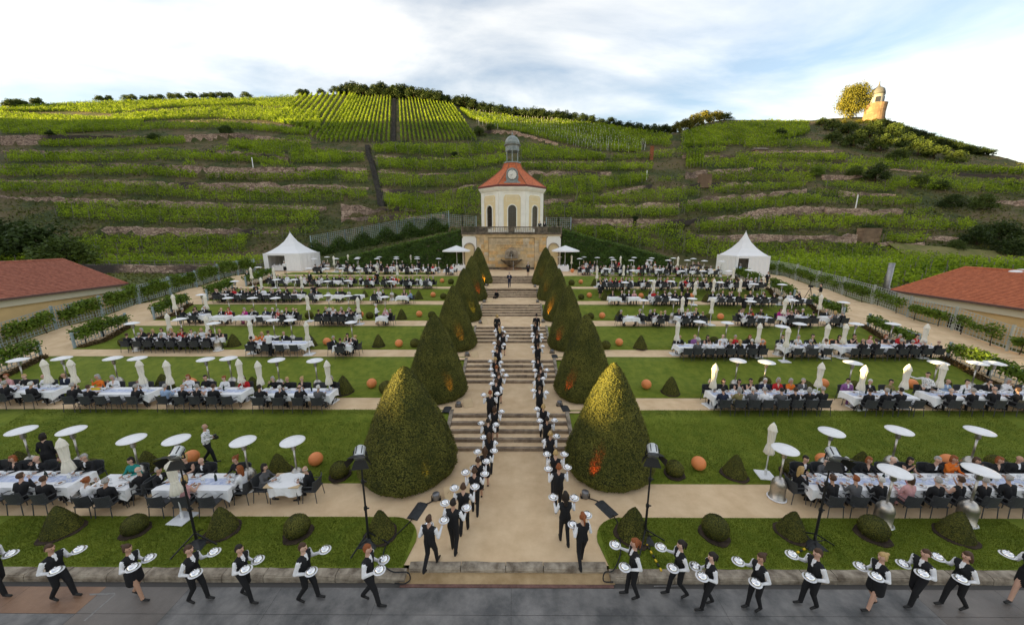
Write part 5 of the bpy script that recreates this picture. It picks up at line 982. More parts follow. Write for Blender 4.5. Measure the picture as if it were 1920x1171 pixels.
# ------------------------------------------------------------------ orange lawn globes
ORANGE = mat('orange_globe', (0.80, 0.27, 0.09), 0.45, 0.05, 3)
q = MB(); q.lathe([(0.275 * math.sin(PI * k / 16), 0.275 - 0.275 * math.cos(PI * k / 16)) for k in range(17)], 24); q.lathe([(0.05, -0.02), (0.05, 0.02)], 8); GLOBE = q.mesh('globe', ORANGE, True)
for row, lst in enumerate([[(359, 856), (592, 860), (1310, 868), (1544, 862), (1778, 864)], [(358, 717), (697, 718), (1212, 720), (1543, 718), (1709, 719)], [(476, 636), (613, 640), (748, 643), (1161, 641), (1428, 642), (1560, 643)], [(676, 589), (786, 588), (1129, 591), (1351, 593), (1460, 592)], [(656, 547), (812, 552), (1105, 553), (1202, 554), (1297, 554)], [(746, 526), (829, 526), (1089, 528)], [(1073, 507)]]):
    for k, (x, y) in enumerate(lst):
        z = ZT[row] + 0.03; X, Y = G(x, y, z + 0.27); o = link('orange_globe', GLOBE, None, (X, Y, z)); tag(o, f'orange globe lamp lying on lawn of {TERR[row]} terrace, {ordn(k)} from left', 'globe', 'orange globes on the lawns')
# ------------------------------------------------------------------ patio heaters
def heater_protos():
    P = {}
    q = MB(); q.lathe([(0.27, 0), (0.27, 0.07), (0.235, 0.09), (0.235, 0.52), (0.243, 0.54), (0.21, 0.68), (0.13, 0.80), (0.06, 0.84)], 24); P['base'] = q.mesh('base', STEEL, True)
    q = MB(); q.lathe([(0.30, 0.0), (0.31, 0.02), (0.30, 0.045), (0.27, 0.05)], 24); P['foot_ring'] = q.mesh('foot_ring', STEELW, True)
    q = MB(); q.tube([(0, 0, 0.8), (0, 0, 1.62)], 0.034, 10); P['pole'] = q.mesh('pole', STEEL, True)
    q = MB(); q.lathe([(0.05, 1.60), (0.085, 1.64), (0.085, 1.86), (0.12, 1.93), (0.05, 1.96)], 16); P['burner'] = q.mesh('burner', STEEL, True)
    q = MB(); q.lathe([(0.02, 1.985), (0.38, 1.935), (0.405, 1.93), (0.41, 1.945), (0.38, 1.965), (0.2, 2.02), (0.02, 2.05)], 32); P['reflector'] = q.mesh('reflector', STEELW, True)
    return P
HP = heater_protos()
HEAT = [[(39, 803), (133, 803), (246, 819), (330, 820), (455, 823), (548, 823), (1473, 838), (1560, 806), (1687, 803), (1838, 804), (1679, 879), (1840, 877)],
        [(33, 672), (115, 669), (211, 669), (257, 669), (385, 671), (428, 669), (518, 672), (590, 673), (1384, 673), (1438, 676), (1600, 677), (1760, 677), (1834, 678), (1866, 678)],
        [(247, 604), (337, 596), (400, 604), (511, 598), (544, 598), (658, 602), (1312, 601), (1364, 603), (1467, 610), (1500, 605), (1606, 605), (1675, 605)],
        [(377, 551), (427, 557), (473, 557), (516, 557), (615, 552), (652, 553), (721, 555), (1207, 561), (1264, 560), (1298, 558), (1408, 563), (1487, 561), (1582, 565)],
        [(440, 526), (518, 523), (551, 523), (613, 526), (652, 525), (733, 526), (1172, 528), (1222, 525), (1258, 526), (1350, 528), (1414, 531), (1467, 532)],
        [(484, 500), (579, 502), (612, 502), (640, 502), (674, 502), (734, 500), (781, 503), (1137, 503), (1186, 506), (1235, 505), (1279, 507), (1318, 507), (1366, 507), (1404, 505)],
        [(589, 484), (613, 481), (630, 484), (671, 482), (669, 484), (711, 481), (707, 484), (743, 481), (743, 484), (782, 481), (782, 484), (813, 479), (822, 484), (845, 478), (1049, 481), (1087, 484), (1095, 481), (1120, 482), (1147, 482), (1150, 486), (1184, 487), (1189, 482), (1222, 483), (1219, 487), (1253, 487), (1263, 483), (1289, 487), (1300, 484), (1321, 488), (1353, 489)]]
for row, lst in enumerate(HEAT):
    nl = {0: 0, 1: 0}
    for (x, y) in lst:
        X, Y = G(x, y, ZT[row] + 2.02); side = 0 if x < 955 else 1; k = nl[side]; nl[side] += 1
        e = empty('patio_heater', (X, Y, ZT[row]), random.uniform(0, 6)); tag(e, f'steel mushroom patio heater on {TERR[row]} terrace, {ordn(k)} listed {"left" if side == 0 else "right"} of the stairs'.replace(' listed', ''), 'patio heater', 'patio heaters along the tables')
        for nme in (HP if row < 5 else ('base', 'pole', 'reflector')): link(nme, HP[nme], e)
# ------------------------------------------------------------------ closed parasols
CANVAS = mat('canvas', (0.86, 0.81, 0.70), 0.9, 0.06, 3)
def parasol_protos():
    P = {}
    q = MB(); n = 32
    def wob(t, z): return 1 + 0.24 * math.cos(8 * t + 2.5 * z) * (1 if z < 2.1 else 0.5)
    q.lathe([(0.12, 0.98), (0.16, 1.02), (0.12, 1.25), (0.085, 1.42), (0.105, 1.6), (0.11, 1.9), (0.13, 2.0)], n, wob=wob); P['canopy'] = q.mesh('canopy', CANVAS, True)
    q = MB(); q.lathe([(0.155, 1.96), (0.14, 2.02), (0.10, 2.16), (0.035, 2.27)], 16, wob=lambda t, z: 1 + 0.12 * math.cos(8 * t)); P['cap'] = q.mesh('cap', CANVAS, True)
    q = MB(); q.lathe([(0.1, 1.415), (0.108, 1.43), (0.1, 1.45)], 16); P['tie_strap'] = q.mesh('tie_strap', CANVAS, True)
    q = MB(); q.tube([(0, 0, 0.1), (0, 0, 2.3)], 0.024, 8); P['pole'] = q.mesh('pole', STEELW, True)
    q = MB(); q.box(-0.30, 0.30, -0.30, 0.30, 0, 0.07, bev=0.02); q.lathe([(0.05, 0.07), (0.045, 0.3)], 10); P['base_plate'] = q.mesh('base_plate', STEELW); return P
PP = parasol_protos()
UMB = [[(112, 822), (317, 859), (1451, 793)], [(80, 674), (130, 674), (259, 675), (310, 676), (446, 673), (482, 677), (612, 676), (1342, 682), (1542, 680), (1623, 685), (1705, 683), (1772, 681)],
       [(312, 588), (385, 592), (467, 601), (573, 603), (1272, 603), (1426, 606), (1480, 610), (1554, 607), (1588, 607), (1740, 607)], [(323, 552), (383, 552), (575, 553), (670, 557), (1281, 556), (1337, 558), (1474, 559), (1541, 552)],
       [(488, 520), (564, 518), (1227, 524), (1305, 527), (1340, 523), (1390, 523)], [(469, 501), (512, 502), (706, 497), (744, 497), (1120, 501), (1170, 497), (1377, 501), (1434, 506)], [(625, 480), (652, 477), (770, 477), (1072, 478), (1164, 480), (1272, 481)]]
for row, lst in enumerate(UMB):
    for k, (x, y) in enumerate(lst):
        X, Y = G(x, y, ZT[row] + 2.27); e = empty('closed_parasol', (X, Y, gz(Y, X)), random.uniform(-.3, .3)); tag(e, f'folded cream parasol on white base plate, {TERR[row]} terrace, {ordn(k)} from left', 'parasol', 'folded parasols beside the tables')
        for nme in PP: link(nme, PP[nme], e)
def open_parasol(x, y, label):
    X, Y = atY(x, y, 53.3)[:2]; e = empty('open_parasol', (X, Y, 4.2)); tag(e, label, 'parasol'); w = 1.95; q = MB(); n = 8; vs = [(0, 0, 3.7)]
    for k in range(n): t = 2 * PI * k / n + PI / 8; vs.append((w * 1.08 * math.cos(t), w * 1.08 * math.sin(t), 2.98))
    for k in range(n): t = 2 * PI * k / n + PI / 8; vs.append((w * 1.08 * math.cos(t), w * 1.08 * math.sin(t), 2.8))
    q.add(vs, [(0, 1 + k, 1 + (k + 1) % n) for k in range(n)] + [(1 + k, 1 + n + k, 1 + n + (k + 1) % n, 1 + (k + 1) % n) for k in range(n)]); q.build('canopy', TENT, e)
    q = MB(); q.tube([(0, 0, 0), (0, 0, 3.7)], 0.035, 8); q.build('pole', STEELW, e); q = MB(); q.box(-.4, .4, -.4, .4, 0, .08); q.build('base_plate', STEELW, e)
    for k in range(n): t = 2 * PI * k / n + PI / 8; q = MB(); q.bar((0, 0, 3.3), (w * math.cos(t), w * math.sin(t), 2.98), 0.03); q.build('rib', STEELW, e)
open_parasol(856, 466, 'open white parasol over the buffet left of the fountain wall'); open_parasol(1060, 468, 'open white parasol over the buffet right of the fountain wall')
# ------------------------------------------------------------------ coloured uplighters at the foot of the big yews
def uplight(x, y, z, tx, ty, colr, energy, label):
    X, Y = G(x, y, z); e = empty('uplighter', (X, Y, z), 0); tag(e, label, 'lamp', 'uplighters at the yew cones'); q = MB(); q.lathe([(0.10, 0.02), (0.13, 0.05), (0.13, 0.24), (0.115, 0.26)], 14); q.build('housing', mat('lamp_grey', (0.22, 0.22, 0.23), 0.35, metal=0.6), e, smooth=True)
    q = MB(); q.lathe([(0.112, 0.245), (0.02, 0.25)], 14); q.build('lens', mat(f'lens_{colr}', colr, 0.4, emit=(*colr, 1.6)), e); q = MB(); q.bar((-0.16, 0, 0.0), (-0.16, 0, 0.16), 0.02, 0.05); q.bar((0.16, 0, 0), (0.16, 0, 0.16), 0.02, 0.05); q.box(-0.17, 0.17, -0.06, 0.06, 0, 0.02); q.build('bracket', BLACKM, e)
    ld = bpy.data.lights.new('lamp_beam', 'SPOT'); ld.energy = energy * 0.15; ld.color = colr; ld.spot_size = math.radians(26); ld.spot_blend = 0.6; ld.shadow_soft_size = 0.05; lo = bpy.data.objects.new('lamp_beam', ld); col.objects.link(lo); lo.parent = e; lo.location = (0, 0, 0.3)
    d = Vector((tx - X, ty - Y, 1.9)).normalized(); lo.rotation_euler = (-d).to_track_quat('Z', 'Y').to_euler()
RED, ORG, YEL = (1.0, 0.06, 0.02), (1.0, 0.30, 0.03), (1.0, 0.62, 0.08)
for i, (lft, rgt) in enumerate([((818, 936, YEL, 60), (1097, 932, RED, 420)), ((860, 762, ORG, 260), (1049, 760, RED, 260)), ((876, 667, ORG, 320), (1035, 662, RED, 260)), ((901, 606, YEL, 320), (1018, 604, ORG, 1200)), ((908, 567, RED, 420), (1008, 567, ORG, 160)), ((912, 536, ORG, 1200), (1003, 538, ORG, 120))]):
    for s, (x, y, c_, en) in ((-1, lft), (1, rgt)): uplight(x, y, ZT[i], s * 4.0, yY[i] - 0.4, c_, en, f'{ {RED:"red",ORG:"orange",YEL:"yellow"}[c_]} uplighter at the {"left" if s < 0 else "right"} tall yew {PLACE[i]}')
BOARD = mat('plywood', (0.62, 0.46, 0.27), 0.8, 0.08, 3)
for i, (x, y) in enumerate(((846, 926), (878, 756), (890, 665), (909, 604), (918, 564), (921, 535))):
    z = ZT[i]; X, Y = G(x, y, z + 0.12); q = MB(); q.add([(-0.24, -0.22, 0.01), (0.24, -0.22, 0.01), (0.24, 0.22, 0.30), (-0.24, 0.22, 0.30), (-0.24, -0.19, 0.0), (0.24, -0.19, 0.0), (0.24, 0.24, 0.285), (-0.24, 0.24, 0.285)], [(0, 1, 2, 3), (7, 6, 5, 4), (0, 4, 5, 1), (1, 5, 6, 2), (2, 6, 7, 3), (3, 7, 4, 0)])
    o = q.build('plywood_board', BOARD, None, (X, Y, z), 0.35); tag(o, f'tilted plywood board beside the left yew {PLACE[i]}', 'board', 'plywood boards at the uplighters')
    if i == 0:
        q = MB(); 
        for k, (a, c2) in enumerate(((-0.14, 0.0), (-0.09, 0.03), (-0.04, -0.01), (0.0, 0.05), (0.05, 0.0), (0.1, 0.04))): q.bar((a, c2, 0.17 + c2 * 0.66), (a + 0.04, c2 + 0.04, 0.2 + c2 * 0.66), 0.012, 0.006)
        q.build('scribble', mat('pencil', (0.35, 0.22, 0.12), 0.8), o)
RUBBER = mat('rubber', (0.035, 0.037, 0.04), 0.7, 0.2, 8)
for k, (x, y, z, rz_, l_) in enumerate(((783, 958, 0, 0.25, 0.75), (1137, 954, 0, -0.5, 0.75), (838, 768, .7, 0.05, 0.6), (1060, 766, .7, -0.1, 0.6), (1040, 668, 1.4, 0, 0.6))):
    X, Y = G(x, y, z); q = MB(); q.add([(-0.2, -l_ / 2, 0.005), (0.2, -l_ / 2, 0.005), (0.2, l_ / 2, 0.005), (-0.2, l_ / 2, 0.005), (-0.09, -l_ / 2, 0.05), (0.09, -l_ / 2, 0.05), (0.09, l_ / 2, 0.05), (-0.09, l_ / 2, 0.05)], [(4, 5, 6, 7), (0, 4, 7, 3), (1, 2, 6, 5), (0, 1, 5, 4), (3, 7, 6, 2)]); o = q.build('cable_ramp', RUBBER, None, (X, Y, z), -rz_); tag(o, ['dark rubber cable ramp on gravel by front left yew', 'dark rubber cable ramp on gravel by front right yew', 'dark mat beside the lowest flight on the left', 'dark mat beside the lowest flight on the right', 'dark mat beside the second flight on the right'][k], 'cable ramp')
def cable(pts, label, r=0.018):
    P = [Vector((*G(x, y, z), z + 0.03)) for x, y, z in pts]; Q = []
    for i in range(len(P) - 1):
        for t in np.linspace(0, 1, 6, endpoint=False): p0, p1, p2, p3 = P[max(i - 1, 0)], P[i], P[i + 1], P[min(i + 2, len(P) - 1)]; Q.append(0.5 * ((2 * p1) + (p2 - p0) * t + (2 * p0 - 5 * p1 + 4 * p2 - p3) * t * t + (3 * p1 - p0 - 3 * p2 + p3) * t ** 3))
    Q.append(P[-1]); q = MB(); q.tube(Q, r, 6); o = q.build('cable', BLACKM); tag(o, label, 'cable')
cable([(775, 972, 0.02), (752, 995, 0.04), (726, 1020, 0.04), (718, 1045, 0.04), (722, 1062, 0.04), (738, 1073, 0.06), (764, 1074, 0.06), (769, 1087, -0.12), (758, 1095, -0.12), (740, 1094, -0.12)], 'black cable across the left front lawn to the kerb')
cable([(1149, 966, 0.02), (1160, 985, 0.04), (1162, 1010, 0.04), (1163, 1040, 0.04), (1150, 1070, 0.05), (1134, 1074, 0.05), (1132, 1090, -0.12), (1150, 1092, -0.12)], 'black cable across the right front lawn to the kerb'); cable([(783, 950, 0.0), (800, 945, 0.0), (815, 938, 0.0)], 'short black cable from ramp to front left uplighter'); cable([(1133, 948, 0.0), (1120, 940, 0.0), (1102, 934, 0.0)], 'short black cable from ramp to front right uplighter')
# ------------------------------------------------------------------ flood lamps on tall stands
def flood(bx, by, hx, hy, label, tape=0, sgn=1):
    X, Y = G(bx, by, 0.03); e = empty('light_stand', (X, Y, 0.03)); tag(e, label, 'light stand', 'flood lights on stands on the front lawn'); H_ = 3.0
    q = MB(); q.tube([(0, 0, 0.05), (0, 0, 1.3)], 0.035, 8); q.build('lower_pole', BLACKM, e); q = MB(); q.tube([(0, 0, 1.2), (0, 0, 2.2)], 0.028, 8); q.build('middle_pole', BLACKM, e); q = MB(); q.tube([(0, 0, 2.1), (0, 0, H_)], 0.02, 8); q.build('upper_pole', BLACKM, e)
    for z in (1.25, 2.15): q = MB(); q.lathe([(0.05, z - 0.05), (0.055, z), (0.05, z + 0.05)], 8); q.bar((0.03, 0, z), (0.11, 0, z), 0.03); q.build('clamp', BLACKM, e)
    for k in range(3):
        a = PI / 2 + k * 2 * PI / 3 + 0.5; q = MB(); q.bar((0, 0, 0.42), (0.62 * math.cos(a), 0.62 * math.sin(a), 0.02), 0.03); q.bar((0, 0, 0.14), (0.33 * math.cos(a), 0.33 * math.sin(a), 0.2), 0.02); q.build('leg', BLACKM, e)
    if tape:
        TY_ = mat('hazard_yellow', (0.75, 0.5, 0.03), 0.6)
        for k in range(7): q = MB(); q.box(-0.025, 0.025, -0.14 * k - 0.2, -0.14 * k - 0.12, 0.015, 0.05); o = q.build('hazard_stripe', TY_ if k % 2 == 0 else BLACKM, e); o.rotation_euler = (0, 0, tape)
    q = MB(); q.add([(-0.3, -0.2, 0.0), (0.3, -0.22, 0.0), (0.25, 0.16, 0.0), (-0.2, 0.2, 0.0), (0, 0, 0.22)], [(0, 1, 4), (1, 2, 4), (2, 3, 4), (3, 0, 4)]); q.build('sand_bag', RUBBER, e)
    hd = MB(); hd.lathe([(0.10, -0.17), (0.15, -0.12), (0.15, 0.12), (0.17, 0.17)], 16); ho = hd.build('lamp_head', mat('lamp_silver', (0.6, 0.62, 0.62), 0.35, 0.1, 4, metal=0.5), e, smooth=True); ho.location = (0, 0, H_ + 0.12); ho.rotation_euler = (math.radians(118), 0, sgn * 0.2)
    for k in range(6): a = k * PI / 3; q = MB(); q.bar((0.152 * math.cos(a), 0.152 * math.sin(a), -0.11), (0.152 * math.cos(a), 0.152 * math.sin(a), 0.11), 0.02); q.build('cooling_rib', BLACKM, ho)
    for k, (dx, dy, w_) in enumerate(((0, 0.30, 0.42), (0, -0.30, 0.42), (0.32, 0, 0.3), (-0.32, 0, 0.3))):
        q = MB(); t = Vector((dx, dy, 0)).normalized(); sd = Vector((-t.y, t.x, 0)); q.add([t * 0.15 + sd * w_ * 0.35 + Vector((0, 0, .17)), t * 0.15 - sd * w_ * 0.35 + Vector((0, 0, .17)), t * 0.33 - sd * w_ * 0.6 + Vector((0, 0, .36)), t * 0.33 + sd * w_ * 0.6 + Vector((0, 0, .36))], [(0, 1, 2, 3)]); q.build('barn_door', BLACKM, ho)
    q = MB(); q.bar((-0.2, 0, H_ - 0.05), (0.2, 0, H_ - 0.05), 0.025); q.bar((-0.2, 0, H_ - 0.05), (-0.18, 0, H_ + 0.15), 0.025); q.bar((0.2, 0, H_ - 0.05), (0.18, 0, H_ + 0.15), 0.025); q.build('yoke', BLACKM, e)
flood(370, 1020, 335, 860, 'black flood lamp on a tripod stand, left lawn, nearer the left edge'); flood(692, 1018, 670, 860, 'black flood lamp on a tripod stand, left lawn, beside the front yew'); flood(1208, 1013, 1225, 872, 'black flood lamp on a tripod stand with taped leg, right lawn, near stairs', 0.1, -1); flood(1525, 1022, 1560, 862, 'black flood lamp on a tripod stand with taped leg, right lawn, before the long table', -1.2, -1)
# ------------------------------------------------------------------ people
SKIN = mat('skin', (0.55, 0.33, 0.24), 0.6); EYEM = mat('eye', (0.03, 0.02, 0.015), 0.3); LIPM = mat('lips', (0.38, 0.13, 0.11), 0.5)
CL = {k: mat('cloth_' + k, c, 0.85, 0.10, 9) for k, c in dict(black=(0.012, 0.012, 0.014), navy=(0.018, 0.024, 0.05), grey=(0.10, 0.10, 0.105), white=(0.78, 0.78, 0.80), red=(0.50, 0.02, 0.025), orange=(0.75, 0.18, 0.02), pink=(0.62, 0.33, 0.33), teal=(0.02, 0.25, 0.22), olive=(0.24, 0.20, 0.08), blue=(0.28, 0.38, 0.55), magenta=(0.45, 0.03, 0.22), lilac=(0.25, 0.10, 0.28), cream=(0.65, 0.58, 0.45)).items()}
PATT = mat('patterned_shirt', (0.80, 0.80, 0.80), 0.85, 0.0, 26, c2=(0.10, 0.10, 0.16), detail=1, contrast=(0.58, 0.64))
HAIRM = {k: mat('hair_' + k, c, 0.6, 0.25, 30) for k, c in dict(dark=(0.018, 0.012, 0.009), brown=(0.07, 0.035, 0.018), blond=(0.48, 0.32, 0.13), grey=(0.36, 0.34, 0.32), red=(0.26, 0.075, 0.02), white=(0.62, 0.60, 0.57)).items()}
SHOE = mat('shoe', (0.012, 0.011, 0.011), 0.4)
PM = [SKIN, CL['white'], CL['black'], CL['black'], SHOE, CL['white'], EYEM, LIPM]   # skin, sleeves, torso, legs, shoes, shirt front, eyes, lips
def caps_mesh(caps):
    V_, F_ = [], []
    for (p0, p1, r0, r1, t) in caps:
        p0 = np.array(p0, float); p1 = np.array(p1, float); d = p1 - p0; L_ = np.linalg.norm(d); d = d / L_ if L_ > 1e-6 else np.array([0, 0, 1.0])
        a = np.cross(d, [0.3, 0.9, 0.31]); a /= np.linalg.norm(a); b_ = np.cross(d, a); n = 12; rings = []
        for k in (-80, -45, -15): rings.append((p0 + d * r0 * math.sin(math.radians(k)), r0 * math.cos(math.radians(k))))
        for k in (15, 45, 80): rings.append((p1 + d * r1 * math.sin(math.radians(k)), r1 * math.cos(math.radians(k))))
        b0 = len(V_)
        for c, r in rings:
            for k in range(n): u = 2 * PI * k / n; V_.append(c + (a * math.cos(u) + b_ * math.sin(u)) * r)
        for i in range(5):
            for k in range(n): F_.append((b0 + i * n + k, b0 + i * n + (k + 1) % n, b0 + (i + 1) * n + (k + 1) % n, b0 + (i + 1) * n + k))
        F_.append(tuple(b0 + k for k in range(n))[::-1]); F_.append(tuple(b0 + 5 * n + k for k in range(n)))
    me = bpy.data.meshes.new('tmp'); me.from_pydata([tuple(v) for v in V_], [], F_); me.update(); return me
def remesh(caps, voxel, target):
    me = caps_mesh(caps); o = bpy.data.objects.new('tmp', me); col.objects.link(o)
    m = o.modifiers.new('r', 'REMESH'); m.mode = 'VOXEL'; m.voxel_size = voxel
    s_ = o.modifiers.new('s', 'SMOOTH'); s_.iterations = 3; s_.factor = 0.5
    dg = bpy.context.evaluated_depsgraph_get(); n = len(o.evaluated_get(dg).data.polygons)
    d = o.modifiers.new('d', 'DECIMATE'); d.ratio = min(1.0, target / max(1, 2 * n)); dg = bpy.context.evaluated_depsgraph_get(); dg.update()
    out = bpy.data.meshes.new_from_object(o.evaluated_get(dg)); bpy.data.objects.remove(o); bpy.data.meshes.remove(me); return out
def person_mesh(name, caps, hands, head, voxel=0.017, target=3600):
    """one continuous body; fingers, eyes and mouth are added to the same mesh"""
    me = remesh(caps, voxel, target); n = len(me.vertices); V_ = np.empty(n * 3, np.float32); me.vertices.foreach_get('co', V_); V_ = V_.reshape(-1, 3); F_ = [tuple(p.vertices) for p in me.polygons]
    C = np.array([V_[list(f)].mean(0) for f in F_]); best = np.full(len(F_), 9.0); tg = np.zeros(len(F_), int)
    for (p0, p1, r0, r1, t) in caps:
        p0 = np.array(p0); p1 = np.array(p1); d = p1 - p0; l2 = max(1e-9, d @ d); u = np.clip((C - p0) @ d / l2, 0, 1); ds = np.linalg.norm(C - p0 - u[:, None] * d, axis=1) - (r0 + (r1 - r0) * u); k = ds < best; best[k] = ds[k]; tg[k] = t
    q = MB(); q.v = [tuple(v) for v in V_]; q.f = list(F_); q.m = [int(t) for t in tg]
    for (w, d, up, sg) in hands:      # palm centre, direction of the fingers, palm normal, thumb side
        w, d, up = Vector(w), Vector(d).normalized(), Vector(up).normalized(); sd = d.cross(up).normalized() * sg
        for k, (o_, l_) in enumerate(((0.030, 0.065), (0.010, 0.075), (-0.010, 0.070), (-0.030, 0.055))):
            b_ = w + sd * o_ + d * 0.03; q.tube([b_, b_ + d * l_ * 0.55 + up * 0.004, b_ + d * l_ * 0.9 + up * 0.028], [0.0095, 0.0085, 0.006], 5, 0)
        b_ = w + sd * 0.03 - d * 0.01; q.tube([b_, b_ + sd * 0.03 + d * 0.025, b_ + sd * 0.035 + d * 0.05 + up * 0.01], [0.011, 0.010, 0.007], 5, 0)
    hx, hy, hz = head
    for s_ in (-1, 1): q.lathe([(0.001, -0.012), (0.012, 0), (0.001, 0.012)], 6, (hx + s_ * 0.034, hy + 0.086, hz + 0.015), 6)
    q.bar((hx - 0.022, hy + 0.086, hz - 0.05), (hx + 0.022, hy + 0.086, hz - 0.05), 0.012, 0.012, 7)
    out = q.mesh(name, PM, True); bpy.data.meshes.remove(me); return out
def head_caps(x, y, z, neck):
    """head centred at (x, y, z), facing +Y"""
    return [((x, y - 0.005, z + 0.025), (x, y + 0.008, z + 0.0), 0.088, 0.086, 0), ((x, y + 0.02, z - 0.03), (x, y + 0.03, z - 0.065), 0.064, 0.048, 0), ((x, y + 0.088, z + 0.012), (x, y + 0.108, z - 0.02), 0.012, 0.016, 0), ((x - 0.088, y, z), (x - 0.09, y - 0.005, z - 0.02), 0.018, 0.014, 0), ((x + 0.088, y, z), (x + 0.09, y - 0.005, z - 0.02), 0.018, 0.014, 0), ((x, y - 0.012, z - 0.06), neck, 0.052, 0.056, 0)]
def torso(P, C, fem, t=2, front=True, rise=1.0):
    """P pelvis centre, C top of chest (between the shoulders)"""
    P = Vector(P); C = Vector(C); up = (C - P).normalized(); fwd = Vector((0, 1, 0)) - up * up.y; fwd.normalize(); w = 0.155 if fem else 0.18; R_ = []
    wa = P + (C - P) * 0.42; ch = P + (C - P) * 0.80
    for s_ in (-1, 1):
        R_ += [(P + Vector((s_ * 0.075, 0, 0)), wa + Vector((s_ * (0.045 if fem else 0.06), 0, 0)), 0.108 if fem else 0.102, 0.092 if fem else 0.105, t), (wa + Vector((s_ * (0.045 if fem else 0.06), 0, 0)), ch + Vector((s_ * 0.085, 0, 0)), 0.092 if fem else 0.105, 0.105 if fem else 0.118, t), (C + Vector((s_ * 0.05, 0, -0.005)), C + Vector((s_ * w, 0, -0.035)), 0.062, 0.062, t)]
    if fem: R_ += [(ch + fwd * 0.075 + Vector((s_ * 0.06, 0, -0.04)), ch + fwd * 0.08 + Vector((s_ * 0.06, 0, -0.05)), 0.062, 0.06, t) for s_ in (-1, 1)]
    if front: R_.append((ch + fwd * 0.085 + Vector((0, 0, -0.02)), C + fwd * 0.045 + Vector((0, 0, 0.02)), 0.03, 0.045, 5))
    return R_
def arm(S, E, W_, D, t, r=1.0, bare=False):
    S, E, W_ = Vector(S), Vector(E), Vector(W_); D = Vector(D).normalized(); P = W_ + D * 0.055
    return [(S, E, 0.062 * r, 0.052 * r, t), (E, W_, 0.050 * r, 0.034 * r, 0 if bare else t), (W_, P, 0.029, 0.030, 0)]
def leg(Hp, K, A, T, t=3, ts=None, r=1.0, foot=4):
    ts = t if ts is None else ts
    return [(Hp, K, 0.098 * r, 0.072 * r, t), (K, A, 0.070 * r, 0.054 * r, ts), (Vector(A) + Vector((0, -0.03, -0.035)), T, 0.040, 0.034, foot)]
BOD = {}; HANDS = {}
def standing(name, fem=False, stride=0.26, ph=1, arms='plates', skirt=False, tall=1.0, lean=0.02, pose=None):
    s = stride; h = 0.94; c = []
    P = (0, 0, h); C = (0, lean, h + 0.46)
    c += torso(P, C, fem); hd = (0, lean + 0.02, h + 0.70); c += head_caps(*hd, (0, lean - 0.005, h + 0.48))
    f, b_ = (1, -1) if ph > 0 else (-1, 1)
    for sd in (f, b_):
        x = sd * 0.085
        tk = 0 if skirt else 3; lr = (0.78 if skirt else 0.92) if fem else 1.0
        if sd == f: c += leg((x, 0, h - 0.03), (x, s * 0.72, 0.52), (x, s * 1.05, 0.095), (x, s * 1.05 + 0.17, 0.05), tk, None, lr)
        else: c += leg((x, 0, h - 0.03), (x, -s * 0.10 + 0.03, 0.50), (x, -s * 1.15, 0.13 + s * 0.12), (x, -s * 1.15 + 0.13, 0.04), tk, None, lr)
    if skirt: c += [((-0.06, 0, h - 0.02), (-0.07, 0.01, 0.62), 0.135, 0.135, 3), ((0.06, 0, h - 0.02), (0.07, 0.01, 0.62), 0.135, 0.135, 3)]
    w = 0.19 if fem else 0.215; z = h + 0.43; hh = []
    if arms == 'plates':
        A = [(-1, (-(w + .05), -0.06, z - 0.27), (-0.2, 0.20, z - 0.30), (0.1, 1, 0.05)), (1, (w + .06, 0.02, z - 0.25), (0.26, 0.30, z - 0.12), (0.05, 1, 0.15))]
        if ph < 0: A = [(-sd, (-e[0], e[1], e[2]), (-q_[0], q_[1], q_[2]), (-d[0], d[1], d[2])) for sd, e, q_, d in A]
        HANDS[name] = [(Vector(q_) + Vector(d).normalized() * 0.12 + Vector((0, 0, 0.035))) for sd, e, q_, d in A]; ups = (0, 0, 1)
    elif arms == 'raised':
        A = [(-1, (-(w + .08), 0.02, z - 0.24), (-0.30, 0.16, z - 0.06), (-0.15, 0.9, 0.5)), (1, (w + .08, 0.05, z - 0.22), (0.31, 0.18, z - 0.02 if ph > 0 else z - 0.14), (0.15, 0.9, 0.5))]
        HANDS[name] = [(Vector(q_) + Vector(d).normalized() * 0.10 + Vector((0, 0, 0.05))) for sd, e, q_, d in A]; ups = (0, 0, 1)
    elif arms == 'side': A = [(-1, (-(w + .04), -0.03, z - 0.28), (-(w + .03), 0.06, z - 0.53), (0, 0.2, -1)), (1, (w + .04, -0.03, z - 0.28), (w + .03, 0.08, z - 0.53), (0, 0.2, -1))]; ups = (0, 1, 0)
    elif arms == 'reach': A = [(-1, (-(w + .1), 0.1, z - 0.2), (-0.18, 0.36, z - 0.18), (0.2, 1, -0.1)), (1, (w + .16, 0.05, z - 0.12), (w + .40, 0.2, z - 0.05), (1, 0.3, 0))]; ups = (0, 0, 1)
    elif arms == 'front': A = [(-1, (-(w + .05), 0.0, z - 0.26), (-0.08, 0.22, z - 0.24), (1, 0.5, 0.2)), (1, (w + .05, 0.0, z - 0.26), (0.08, 0.24, z - 0.24), (-1, 0.5, 0.2))]; ups = (0, 1, 0)
    for sd, e, q_, d in A: c += arm((sd * w * 0.93, lean, z - 0.01), e, q_, d, 1, 0.9 if fem else 1.0); hh.append((Vector(q_) + Vector(d).normalized() * 0.05, d, ups, sd))
    if skirt and arms == 'plates': pass
    BOD[name] = (person_mesh(name, c, hh, hd), hd)
